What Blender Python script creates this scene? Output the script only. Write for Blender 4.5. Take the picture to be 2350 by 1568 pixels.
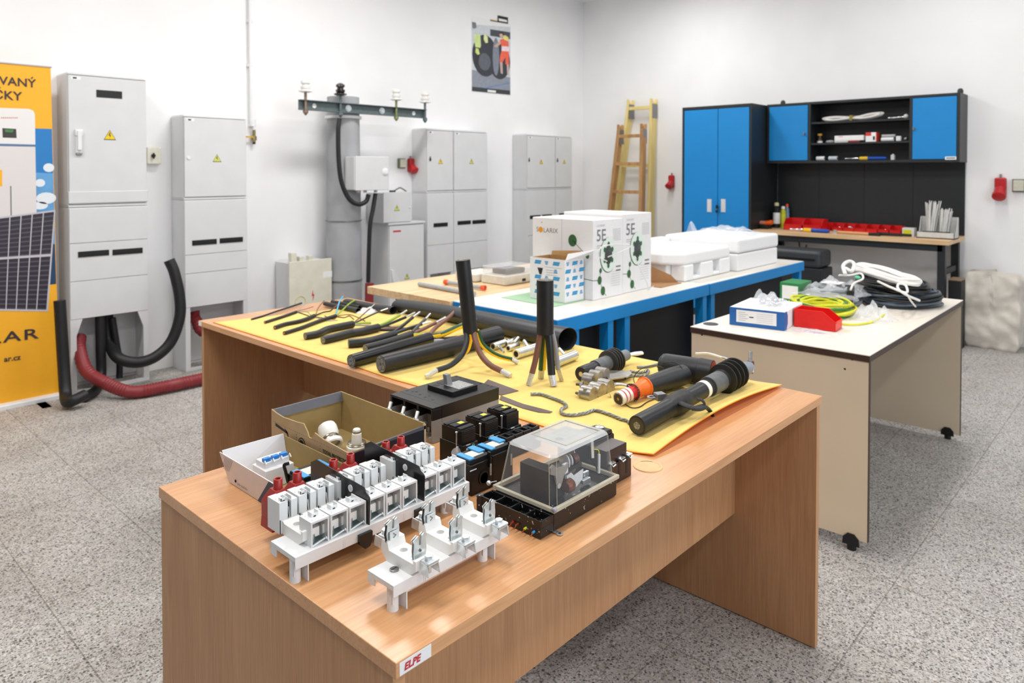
import bpy, math, random
from mathutils import Vector, Matrix
random.seed(7)
S = bpy.context.scene
for o in list(bpy.data.objects): bpy.data.objects.remove(o)
# ---------------------------------------------------------------- camera
FPX, YAW, PITCH, CYP, CAMH = 1652.84, .7478565, .0195628, 424.67, 1.4143
cd = bpy.data.cameras.new('camera'); cam = bpy.data.objects.new('camera', cd); S.collection.objects.link(cam)
cam.location = (0, 0, CAMH); cam.rotation_euler = (math.pi/2 - PITCH, 0, YAW - math.pi/2)
cd.sensor_width = 36; cd.lens = FPX/2350*36; cd.shift_y = (CYP - 784)/2350
cd.dof.use_dof = True; cd.dof.focus_distance = 1.4; cd.dof.aperture_fstop = 6.3
cd.clip_start = .02
S.camera = cam
S.view_settings.view_transform = 'Standard'; S.view_settings.look = 'None'
S.view_settings.gamma = 1; S.view_settings.use_curve_mapping = False
S.view_settings.exposure = 0.38
# ---------------------------------------------------------------- world + lamps
w = bpy.data.worlds.new('world'); S.world = w; w.use_nodes = True
w.node_tree.nodes['Background'].inputs[0].default_value = (.75, .85, 1, 1)
w.node_tree.nodes['Background'].inputs[1].default_value = .6
LAMPS = [(x, y) for x in (.2, 2.9, 5.6) for y in (-1.2, 1.2, 3.7)]
for i, (lx, ly) in enumerate(LAMPS):
    ld = bpy.data.lights.new('ceiling_lamp_light', 'AREA'); ld.shape = 'RECTANGLE'; ld.size = 1.2; ld.size_y = .3
    ld.energy = {-1.2: 13, 1.2: 20, 3.7: 30}[ly]*(.62 if lx > 5 else 1); ld.color = (1, .985, .96)
    lo = bpy.data.objects.new('ceiling_lamp_light', ld); S.collection.objects.link(lo); lo.location = (lx, ly, 3.36)
ld = bpy.data.lights.new('window_daylight', 'AREA'); ld.shape = 'RECTANGLE'; ld.size = 4.6; ld.size_y = 1.6
ld.energy = 62; ld.color = (.86, .93, 1)
lo = bpy.data.objects.new('window_daylight', ld); S.collection.objects.link(lo)
lo.location = (1.6, -3.35, 1.9); lo.rotation_euler = (math.pi/2, 0, 0)
# ---------------------------------------------------------------- pixel -> place helpers
_F = Vector((math.cos(YAW), math.sin(YAW), 0)); _R = Vector((math.sin(YAW), -math.cos(YAW), 0)); _U = Vector((0, 0, 1))
_F2 = _F*math.cos(PITCH) - _U*math.sin(PITCH); _U2 = _U*math.cos(PITCH) + _F*math.sin(PITCH)
def at(u, v, x=None, y=None, z=None):
    r = _F2 + _R*((u-1175)/FPX) + _U2*((CYP-v)/FPX)
    if z is not None: t = (z-CAMH)/r.z
    elif x is not None: t = x/r.x
    else: t = y/r.y
    return Vector((0, 0, CAMH)) + r*t
# ---------------------------------------------------------------- materials
def lin(c): return tuple(((x/255)/12.92 if x/255 <= .04045 else ((x/255+.055)/1.055)**2.4) for x in c[:3]) + (1,)
_M = {}
def mat(name, col, rough=.5, metal=0, var=.04, scale=40, bump=0, bscale=200, coat=0, spec=None, trans=0, alpha=1, ior=None, sheen=0, sss=0):
    if name in _M: return _M[name]
    m = bpy.data.materials.new(name); m.use_nodes = True; nt = m.node_tree; N = nt.nodes; L = nt.links
    b = N['Principled BSDF']; b.inputs['Roughness'].default_value = rough; b.inputs['Metallic'].default_value = metal
    c = lin(col)
    if var:
        tc = N.new('ShaderNodeTexCoord'); nz = N.new('ShaderNodeTexNoise'); nz.inputs['Scale'].default_value = scale
        L.new(tc.outputs['Object'], nz.inputs['Vector'])
        mr = N.new('ShaderNodeMapRange'); mr.inputs[1].default_value = .3; mr.inputs[2].default_value = .7
        mr.inputs[3].default_value = 1-var*2; mr.inputs[4].default_value = 1+var
        L.new(nz.outputs[0], mr.inputs[0])
        mx = N.new('ShaderNodeVectorMath'); mx.operation = 'SCALE'; mx.inputs[0].default_value = c[:3]
        L.new(mr.outputs[0], mx.inputs['Scale']); L.new(mx.outputs[0], b.inputs['Base Color'])
    else: b.inputs['Base Color'].default_value = c
    if bump:
        tc2 = N.new('ShaderNodeTexCoord'); n2 = N.new('ShaderNodeTexNoise'); n2.inputs['Scale'].default_value = bscale
        bp = N.new('ShaderNodeBump'); bp.inputs['Strength'].default_value = bump; bp.inputs['Distance'].default_value = .002
        L.new(tc2.outputs['Object'], n2.inputs['Vector']); L.new(n2.outputs[0], bp.inputs['Height']); L.new(bp.outputs[0], b.inputs['Normal'])
    if coat: b.inputs['Coat Weight'].default_value = coat; b.inputs['Coat Roughness'].default_value = .15
    if spec is not None: b.inputs['Specular IOR Level'].default_value = spec
    if trans: b.inputs['Transmission Weight'].default_value = trans
    if ior: b.inputs['IOR'].default_value = ior
    if alpha < 1: b.inputs['Alpha'].default_value = alpha
    if sheen: b.inputs['Sheen Weight'].default_value = sheen
    if sss: b.inputs['Subsurface Weight'].default_value = sss; b.inputs['Subsurface Radius'].default_value = (.02, .02, .02)
    _M[name] = m; return m
def wood(name, c1, c2, axis, rough=.35, fine=90, coat=.0, contrast=1.0):
    if name in _M: return _M[name]
    m = bpy.data.materials.new(name); m.use_nodes = True; N = m.node_tree.nodes; L = m.node_tree.links
    b = N['Principled BSDF']; g = N.new('ShaderNodeNewGeometry')
    mp = N.new('ShaderNodeMapping'); sc = [fine]*3; sc[axis] = fine*.035; mp.inputs['Scale'].default_value = sc
    L.new(g.outputs['Position'], mp.inputs['Vector'])
    n1 = N.new('ShaderNodeTexNoise'); n1.inputs['Scale'].default_value = 1; n1.inputs['Detail'].default_value = 5; n1.inputs['Distortion'].default_value = .6
    L.new(mp.outputs[0], n1.inputs['Vector'])
    mp2 = N.new('ShaderNodeMapping'); sc = [9.]*3; sc[axis] = .9; mp2.inputs['Scale'].default_value = sc
    L.new(g.outputs['Position'], mp2.inputs['Vector'])
    n2 = N.new('ShaderNodeTexNoise'); n2.inputs['Scale'].default_value = 1; n2.inputs['Detail'].default_value = 3; n2.inputs['Distortion'].default_value = 1.2
    L.new(mp2.outputs[0], n2.inputs['Vector'])
    ma = N.new('ShaderNodeMath'); ma.operation = 'MULTIPLY_ADD'; ma.inputs[1].default_value = .55; L.new(n1.outputs[0], ma.inputs[0])
    mb = N.new('ShaderNodeMath'); mb.operation = 'MULTIPLY'; mb.inputs[1].default_value = .45; L.new(n2.outputs[0], mb.inputs[0]); L.new(mb.outputs[0], ma.inputs[2])
    r = N.new('ShaderNodeValToRGB'); r.color_ramp.elements[0].position = .5-.13/contrast; r.color_ramp.elements[1].position = .5+.13/contrast
    r.color_ramp.elements[0].color = lin(c1); r.color_ramp.elements[1].color = lin(c2)
    L.new(ma.outputs[0], r.inputs[0]); L.new(r.outputs[0], b.inputs['Base Color'])
    b.inputs['Roughness'].default_value = rough
    bp = N.new('ShaderNodeBump'); bp.inputs['Strength'].default_value = .12; bp.inputs['Distance'].default_value = .0006
    L.new(n1.outputs[0], bp.inputs['Height']); L.new(bp.outputs[0], b.inputs['Normal'])
    if coat: b.inputs['Coat Weight'].default_value = coat; b.inputs['Coat Roughness'].default_value = .2
    _M[name] = m; return m
# ---------------------------------------------------------------- mesh builder
class MB:
    def __init__(s): s.v = []; s.f = []; s.mi = []; s.mats = []; s.cur = 0; s.X = Matrix.Identity(4)
    def use(s, m):
        if m not in s.mats: s.mats.append(m)
        s.cur = s.mats.index(m); return s
    def add(s, vs, fs):
        k = len(s.v); s.v += [s.X @ Vector(p) for p in vs]; s.f += [tuple(i+k for i in f) for f in fs]; s.mi += [s.cur]*len(fs); return s
    def box(s, x0, x1, y0, y1, z0, z1):
        if x0 > x1: x0, x1 = x1, x0
        if y0 > y1: y0, y1 = y1, y0
        if z0 > z1: z0, z1 = z1, z0
        return s.add([(x0,y0,z0),(x1,y0,z0),(x1,y1,z0),(x0,y1,z0),(x0,y0,z1),(x1,y0,z1),(x1,y1,z1),(x0,y1,z1)],
            [(3,2,1,0),(4,5,6,7),(0,1,5,4),(1,2,6,5),(2,3,7,6),(3,0,4,7)])
    def hexa(s, bot, top):       # 4 bottom pts (ccw from above), 4 top pts
        return s.add(list(bot)+list(top), [(3,2,1,0),(4,5,6,7),(0,1,5,4),(1,2,6,5),(2,3,7,6),(3,0,4,7)])
    def quad(s, *p): return s.add(p, [tuple(range(len(p)))])
    def prism(s, poly, axis, c0, c1):
        def P(a, b, c): return {'x': (c, a, b), 'y': (a, c, b), 'z': (a, b, c)}[axis]
        n = len(poly); vs = [P(a, b, c0) for a, b in poly] + [P(a, b, c1) for a, b in poly]
        ar = sum(poly[i][0]*poly[(i+1) % n][1]-poly[(i+1) % n][0]*poly[i][1] for i in range(n))
        flip = (ar < 0) ^ (axis == 'y') ^ (c1 < c0)
        fs = [tuple(range(n-1, -1, -1)), tuple(range(n, 2*n))] + [(i, (i+1) % n, (i+1) % n+n, i+n) for i in range(n)]
        if flip: fs = [f[::-1] for f in fs]
        return s.add(vs, fs)
    def tube(s, pts, r, n=10, cap=True, closed=False, sq=None):
        pts = [Vector(p) for p in pts]; m = len(pts); rs = r if isinstance(r, (list, tuple)) else [r]*m
        T = []
        for i in range(m):
            if closed: t = pts[(i+1) % m]-pts[i-1]
            else: t = pts[min(i+1, m-1)]-pts[max(i-1, 0)]
            T.append(t.normalized() if t.length > 1e-9 else Vector((0, 0, 1)))
        up = Vector((0, 0, 1)) if abs(T[0].z) < .9 else Vector((1, 0, 0))
        a = T[0].cross(up).normalized(); vs = []
        for i in range(m):
            a = (a - T[i]*a.dot(T[i])).normalized(); b = T[i].cross(a)
            for j in range(n):
                q = 2*math.pi*j/n; ca, sa = math.cos(q), math.sin(q)
                k = (1, 1) if sq is None else sq
                vs.append(pts[i]+(a*ca*k[0]+b*sa*k[1])*rs[i])
        fs = []
        for i in range(m if closed else m-1):
            for j in range(n):
                A = i*n+j; B = i*n+(j+1) % n; i2 = (i+1) % m; fs.append((A, B, i2*n+(j+1) % n, i2*n+j))
        if cap and not closed: fs += [tuple(range(n-1, -1, -1)), tuple((m-1)*n+j for j in range(n))]
        return s.add(vs, fs)
    def cyl(s, p0, p1, r0, r1=None, n=20, cap=True): return s.tube([p0, p1], [r0, r0 if r1 is None else r1], n, cap)
    def lathe(s, p0, d, prof, n=24):   # prof: (t along d, radius)
        p0 = Vector(p0); d = Vector(d).normalized(); up = Vector((0, 0, 1)) if abs(d.z) < .9 else Vector((1, 0, 0))
        a = d.cross(up).normalized(); b = d.cross(a); vs = []; fs = []
        for t, r in prof:
            for j in range(n):
                q = 2*math.pi*j/n; vs.append(p0+d*t+(a*math.cos(q)+b*math.sin(q))*max(r, 1e-5))
        for i in range(len(prof)-1):
            for j in range(n): fs.append((i*n+j, i*n+(j+1) % n, (i+1)*n+(j+1) % n, (i+1)*n+j))
        if prof[0][1] > 1e-4: fs.append(tuple(range(n-1, -1, -1)))
        if prof[-1][1] > 1e-4: fs.append(tuple((len(prof)-1)*n+j for j in range(n)))
        return s.add(vs, fs)
    def ball(s, c, r, nx=14, ny=8, sc=(1, 1, 1)):
        vs = []; fs = []
        for i in range(ny+1):
            p = math.pi*i/ny
            for j in range(nx):
                q = 2*math.pi*j/nx; vs.append((c[0]+r*sc[0]*math.sin(p)*math.cos(q), c[1]+r*sc[1]*math.sin(p)*math.sin(q), c[2]+r*sc[2]*math.cos(p)))
        for i in range(ny):
            for j in range(nx): fs.append((i*nx+j, (i+1)*nx+j, (i+1)*nx+(j+1) % nx, i*nx+(j+1) % nx))
        return s.add(vs, fs)
    def ring(s, c, d, r0, r1, n=28, h=0):   # flat washer, with height h along d
        d = Vector(d).normalized()
        return s.lathe(c, d, [(0, r0), (0, r1), (h, r1), (h, r0), (0, r0)], n) if h else s.lathe(c, d, [(0, r0), (1e-5, r1)], n)
    def text(s, body, size, o, xd, yd, align='LEFT', depth=0, off=.0004, bold=0, shear=0, space=1, sx=1):
        cu = bpy.data.curves.new('t', 'FONT'); cu.body = body; cu.size = size; cu.align_x = align; cu.extrude = 0; cu.offset = bold; cu.shear = shear
        cu.space_character = space; cu.resolution_u = 3
        ob = bpy.data.objects.new('t', cu); S.collection.objects.link(ob)
        me = bpy.data.meshes.new_from_object(ob.evaluated_get(bpy.context.evaluated_depsgraph_get())) if False else None
        dg = bpy.context.evaluated_depsgraph_get(); dg.update(); me = bpy.data.meshes.new_from_object(ob.evaluated_get(dg))
        xd = Vector(xd).normalized(); yd = Vector(yd).normalized(); nd = xd.cross(yd); o = Vector(o)
        s.add([o+xd*(v.co.x*sx)+yd*v.co.y+nd*off for v in me.vertices], [tuple(p.vertices) for p in me.polygons])
        bpy.data.objects.remove(ob); bpy.data.curves.remove(cu); bpy.data.meshes.remove(me); return s
    def build(s, name, m=None, parent=None, bevel=0, seg=2, smooth=True, kind=None, label=None, sub=0, origin=None, solid=0):
        if m and not s.mats: s.mats = [m]
        if parent is not None:
            O = Vector((0, 0, 0)); p = parent
            while p: O = O + p.location; p = p.parent
        elif origin is not None: O = Vector(origin)
        else:
            xs = [v.x for v in s.v]; ys = [v.y for v in s.v]; zs = [v.z for v in s.v]
            O = Vector(((min(xs)+max(xs))/2, (min(ys)+max(ys))/2, min(zs)))
        me = bpy.data.meshes.new(name); me.from_pydata([tuple(v-O) for v in s.v], [], s.f)
        for q in s.mats: me.materials.append(q)
        for p_, i in zip(me.polygons, s.mi): p_.material_index = i; p_.use_smooth = smooth
        me.update()
        if smooth and not bevel and not sub: me.set_sharp_from_angle(angle=math.radians(38))
        o = bpy.data.objects.new(name, me); S.collection.objects.link(o)
        if parent is not None: o.parent = parent
        else: o.location = O
        if solid: md = o.modifiers.new('s', 'SOLIDIFY'); md.thickness = solid; md.offset = 0
        if bevel:
            md = o.modifiers.new('b', 'BEVEL'); md.width = bevel; md.segments = seg; md.limit_method = 'ANGLE'; md.angle_limit = math.radians(40); md.harden_normals = True
        if sub: md = o.modifiers.new('u', 'SUBSURF'); md.levels = sub; md.render_levels = sub
        if kind: o['kind'] = kind
        if label: o['label'] = label
        return o
def tag(o, label=None, cat=None, group=None, kind=None):
    for k, v in (('label', label), ('category', cat), ('group', group), ('kind', kind)):
        if v: o[k] = v
    return o
def thing(name, loc, label, cat, group=None):
    o = bpy.data.objects.new(name, None); S.collection.objects.link(o); o.location = loc; o.empty_display_size = .05
    return tag(o, label, cat, group)
def copy_tree(o, parent=None):
    c = o.copy(); S.collection.objects.link(c)
    if parent is not None: c.parent = parent
    for ch in list(o.children): copy_tree(ch, c)
    return c
def spline(pts, n=8):
    P = [Vector(p) for p in pts]; P = [P[0]*2-P[1]] + P + [P[-1]*2-P[-2]]; out = []
    for i in range(1, len(P)-2):
        a, b, c, d = P[i-1:i+3]
        for k in range(n):
            t = k/n; out.append(.5*((2*b)+(c-a)*t+(2*a-5*b+4*c-d)*t*t+(-a+3*b-3*c+d)*t**3))
    out.append(P[-2]); return out
def along(d, up=(0, 0, 1)):
    """rotation matrix sending local x to d"""
    d = Vector(d).normalized(); u = Vector(up); y = u.cross(d).normalized(); z = d.cross(y)
    return Matrix((d, y, z)).transposed().to_4x4()
def speckled(name, col, spk, rough, amt=.62, scale=140):
    m = mat(name, col, rough, var=.1); nt = m.node_tree; N = nt.nodes; L = nt.links; b = N['Principled BSDF']
    src = b.inputs['Base Color'].links[0].from_socket; tc = N.new('ShaderNodeTexCoord'); nz = N.new('ShaderNodeTexNoise'); nz.inputs['Scale'].default_value = scale; nz.inputs['Detail'].default_value = 4
    r = N.new('ShaderNodeMapRange'); r.inputs[1].default_value = amt; r.inputs[2].default_value = amt+.03; mx = N.new('ShaderNodeMix'); mx.data_type = 'RGBA'
    L.new(tc.outputs['Object'], nz.inputs['Vector']); L.new(nz.outputs[0], r.inputs[0]); L.new(r.outputs[0], mx.inputs[0]); L.new(src, mx.inputs[6]); mx.inputs[7].default_value = lin(spk); L.new(mx.outputs[2], b.inputs['Base Color']); return m
# common materials
white_wall = mat('white wall paint', (243, 243, 244), .85, var=.012, scale=3, bump=.05, bscale=60)
gpl = mat('light grey polyester', (214, 215, 216), .55, var=.015, scale=8)
gpl2 = mat('white plastic', (232, 233, 234), .4, var=.01)
blk = mat('black plastic', (11, 12, 14), .4, var=.12, scale=60)
blkm = mat('matt black plastic', (17, 18, 20), .6, var=.15, scale=80)
rub = mat('black rubber', (22, 23, 25), .5, var=.15, scale=60, bump=.1, bscale=90)
zinc = mat('zinc steel', (226, 232, 234), .34, .9, var=.08, scale=120)
steel = mat('dull steel', (150, 150, 150), .4, 1, var=.1, scale=90)
alu = mat('aluminium', (225, 226, 228), .3, 1, var=.05, scale=150)
tin = mat('tinned connector', (216, 217, 214), .3, .92, var=.04, scale=100)
ceram = mat('white ceramic', (240, 239, 236), .35, var=.01, coat=.2)
ink = mat('black print', (28, 28, 30), .6, var=0)
gink = mat('grey print', (120, 122, 124), .6, var=0)
rink = mat('red print', (200, 40, 52), .6, var=0)
paper = mat('white paper', (238, 238, 238), .7, var=.01)
yel = mat('yellow warning print', (240, 205, 20), .5, var=.02)
copper = mat('copper wire', (196, 112, 70), .35, .9, var=.08)
clear = mat('clear plastic bag', (240, 243, 246), .12, trans=0, alpha=.34, var=0, bump=.5, bscale=60, spec=.8)
# ================================================================ room
def terrazzo():
    m = bpy.data.materials.new('terrazzo tile floor'); m.use_nodes = True; N = m.node_tree.nodes; L = m.node_tree.links
    b = N['Principled BSDF']; g = N.new('ShaderNodeNewGeometry')
    def vor(sc, rnd=1):
        v = N.new('ShaderNodeTexVoronoi'); v.inputs['Scale'].default_value = sc; v.inputs['Randomness'].default_value = rnd
        L.new(g.outputs['Position'], v.inputs['Vector']); return v
    v = vor(105); sep = N.new('ShaderNodeSeparateColor'); L.new(v.outputs['Color'], sep.inputs[0])
    r = N.new('ShaderNodeValToRGB'); r.color_ramp.interpolation = 'CONSTANT'
    e = r.color_ramp.elements; e[0].position = 0; e[0].color = lin((92, 90, 88)); e[1].position = .13; e[1].color = lin((138, 134, 130))
    for p, c in ((.3, (176, 172, 167)), (.6, (196, 192, 187)), (.8, (214, 211, 207)), (.93, (150, 134, 118))):
        q = e.new(p); q.color = lin(c)
    L.new(sep.outputs[0], r.inputs[0])
    v2 = vor(260); sep2 = N.new('ShaderNodeSeparateColor'); L.new(v2.outputs['Color'], sep2.inputs[0])
    r2 = N.new('ShaderNodeValToRGB'); r2.color_ramp.interpolation = 'CONSTANT'; e = r2.color_ramp.elements
    e[0].position = 0; e[0].color = lin((120, 117, 113)); e[1].position = .2; e[1].color = lin((184, 180, 175)); q = e.new(.75); q.color = lin((204, 201, 197))
    L.new(sep2.outputs[0], r2.inputs[0])
    # chips only inside each cell, cement between
    mr = N.new('ShaderNodeMapRange'); mr.inputs[1].default_value = .36; mr.inputs[2].default_value = .5; L.new(v.outputs['Distance'], mr.inputs[0])
    mx = N.new('ShaderNodeMix'); mx.data_type = 'RGBA'; L.new(mr.outputs[0], mx.inputs[0]); L.new(r.outputs[0], mx.inputs[6]); L.new(r2.outputs[0], mx.inputs[7])
    # tile joints and big stains
    mp = N.new('ShaderNodeMapping'); mp.inputs['Location'].default_value = (.13, .1, 0); L.new(g.outputs['Position'], mp.inputs['Vector'])
    bt = N.new('ShaderNodeTexBrick'); bt.offset = 0; bt.inputs['Scale'].default_value = 1; bt.inputs['Brick Width'].default_value = .4; bt.inputs['Row Height'].default_value = .4
    bt.inputs['Mortar Size'].default_value = .0022; bt.inputs['Color1'].default_value = (1, 1, 1, 1); bt.inputs['Color2'].default_value = (.95, .95, .95, 1); bt.inputs['Mortar'].default_value = (.62, .6, .58, 1)
    L.new(mp.outputs[0], bt.inputs['Vector'])
    m2 = N.new('ShaderNodeMix'); m2.data_type = 'RGBA'; m2.blend_type = 'MULTIPLY'; m2.inputs[0].default_value = 1; L.new(mx.outputs[2], m2.inputs[6]); L.new(bt.outputs[0], m2.inputs[7])
    ns = N.new('ShaderNodeTexNoise'); ns.inputs['Scale'].default_value = 2.2; ns.inputs['Detail'].default_value = 6; L.new(g.outputs['Position'], ns.inputs['Vector'])
    r3 = N.new('ShaderNodeValToRGB'); r3.color_ramp.elements[0].position = .3; r3.color_ramp.elements[0].color = (.8, .78, .76, 1); r3.color_ramp.elements[1].position = .6; r3.color_ramp.elements[1].color = (1, 1, 1, 1)
    L.new(ns.outputs[0], r3.inputs[0])
    m3 = N.new('ShaderNodeMix'); m3.data_type = 'RGBA'; m3.blend_type = 'MULTIPLY'; m3.inputs[0].default_value = 1; L.new(m2.outputs[2], m3.inputs[6]); L.new(r3.outputs[0], m3.inputs[7])
    L.new(m3.outputs[2], b.inputs['Base Color']); b.inputs['Roughness'].default_value = .62; return m
X0, X1, Y0, Y1, ZC = -3.2, 7.0, -3.6, 5.32, 3.44
MB().box(X0-.1, X1+.1, Y0-.1, Y1+.1, -.1, 0).build('floor', terrazzo(), smooth=False, kind='structure')
MB().box(X0-.1, X1+.1, Y0-.1, Y1+.1, ZC, ZC+.1).build('ceiling', white_wall, smooth=False, kind='structure')
MB().box(X0-.1, X1+.1, Y1, Y1+.1, 0, ZC).build('wall_left', white_wall, smooth=False, kind='structure')
MB().box(X1, X1+.1, Y0-.1, Y1, 0, ZC).build('wall_right', white_wall, smooth=False, kind='structure')
MB().box(X0-.1, X0, Y0-.1, Y1, 0, ZC).build('wall_back', mat('grey wall paint', (150, 150, 150), .8, var=.02), smooth=False, kind='structure')
b = MB()
b.box(X0, X1, Y0-.1, Y0, 0, 1.0).box(X0, X1, Y0-.1, Y0, 2.8, ZC).box(X0, -.9, Y0-.1, Y0, 1.0, 2.8).box(4.1, X1, Y0-.1, Y0, 1.0, 2.8)
b.build('wall_near', mat('grey wall paint', (150, 150, 150), .8, var=.02), smooth=False, kind='structure')
b = MB().box(-.9, 4.1, Y0-.08, Y0-.02, 1.0, 1.06).box(-.9, 4.1, Y0-.08, Y0-.02, 2.74, 2.8)
for x in (-.9, .74, 2.4, 4.04): b.box(x, x+.06, Y0-.08, Y0-.02, 1.06, 2.74)
b.build('window_1', gpl2, smooth=False, kind='structure')
em = bpy.data.materials.new('lamp diffuser'); em.use_nodes = True; n = em.node_tree.nodes['Principled BSDF']
n.inputs['Emission Color'].default_value = (1, .985, .96, 1); n.inputs['Emission Strength'].default_value = 3
for i, (lx, ly) in enumerate(LAMPS):
    t = thing('ceiling_lamp', (lx, ly, 3.40), 'long white ceiling lamp with frosted diffuser', 'ceiling lamp', 'ceiling lamps')
    MB().box(lx-.62, lx+.62, ly-.16, ly+.16, 3.40, 3.44).build('housing', gpl2, t)
    MB().box(lx-.6, lx+.6, ly-.15, ly+.15, 3.385, 3.40).build('diffuser', em, t)
# ================================================================ wooden desks
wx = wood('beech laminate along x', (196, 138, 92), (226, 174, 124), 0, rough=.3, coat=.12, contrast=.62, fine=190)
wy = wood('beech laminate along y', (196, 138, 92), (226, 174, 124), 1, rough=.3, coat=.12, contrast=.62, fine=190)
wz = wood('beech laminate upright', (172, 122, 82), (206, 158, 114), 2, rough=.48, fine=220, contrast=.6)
AX0, AX1, AY0, AY1 = .5956, 2.1739, .766, 1.5667
BX0, BY1 = 1.3876, 3.185
TH = .023; ZT = .75
def desk_near():
    t = thing('desk', ((AX0+AX1)/2, (AY0+AY1)/2, 0), 'front beech desk covered with fuse holders and an electricity meter', 'desk')
    MB().box(AX0, AX1, AY0, AY1, ZT-TH, ZT).build('desk_top', wx, t, bevel=.0015)
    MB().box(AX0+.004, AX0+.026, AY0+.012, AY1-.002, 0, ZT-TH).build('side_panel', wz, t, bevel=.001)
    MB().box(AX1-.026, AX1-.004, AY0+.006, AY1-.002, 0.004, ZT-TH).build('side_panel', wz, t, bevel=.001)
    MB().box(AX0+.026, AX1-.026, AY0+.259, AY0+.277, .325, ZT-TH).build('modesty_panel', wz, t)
    m = MB().use(paper)
    x0, x1, z0, z1 = AX0+.006, AX0+.062, ZT-.0205, ZT-.0025
    m.box(x0, x1, AY0-.0006, AY0, z0, z1).use(rink).text('ELPE', .0135, (x0+.0075, AY0-.0006, z0+.0045), (1, 0, 0), (0, 0, 1), bold=.0006, shear=.2, space=1.05)
    m.build('sticker', None, t, label='white sticker with red ELPE lettering')
    # cable grommet set in the top
    tan = mat('tan grommet plastic', (222, 184, 132), .45)
    g = MB().use(tan).lathe((1.385, .868, ZT), (0, 0, 1), [(0, .033), (.0018, .0325), (.0022, .027), (.0014, .0262), (.0014, 0)], 40)
    g.use(mat('grommet slot shadow gap', (90, 52, 26), .8, var=0))
    arc = [(1.385+.0262*math.cos(q), .868+.0262*math.sin(q), ZT+.0012) for q in [math.radians(a) for a in range(10, 75, 6)]]
    g.tube(arc, .0008, 5)
    arc = [(1.385+.0265*math.cos(q), .868+.0265*math.sin(q), ZT+.0016) for q in [math.radians(a) for a in range(150, 260, 8)]]
    g.tube(arc, .0005, 5)
    g.build('cable_grommet', None, t, label='round tan cable grommet')
def desk_far():
    t = thing('desk', ((BX0+AX1)/2, (AY1+BY1)/2, 0), 'rear beech desk under the yellow felt mat of cable samples', 'desk')
    MB().box(BX0, AX1, AY1+.001, BY1, ZT-TH, ZT).build('desk_top', wy, t, bevel=.0015)
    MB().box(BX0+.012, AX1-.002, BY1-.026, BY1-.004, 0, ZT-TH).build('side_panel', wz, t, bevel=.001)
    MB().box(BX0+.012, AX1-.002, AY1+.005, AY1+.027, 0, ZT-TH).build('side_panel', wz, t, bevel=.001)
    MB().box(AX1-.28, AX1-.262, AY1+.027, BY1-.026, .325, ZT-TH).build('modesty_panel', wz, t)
    m = MB().use(paper); m.box(BX0-.0006, BX0, BY1-.03, BY1-.004, ZT-.0205, ZT-.0025); m.build('sticker', None, t, label='small white sticker on the desk edge')
desk_near(); desk_far()
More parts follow.
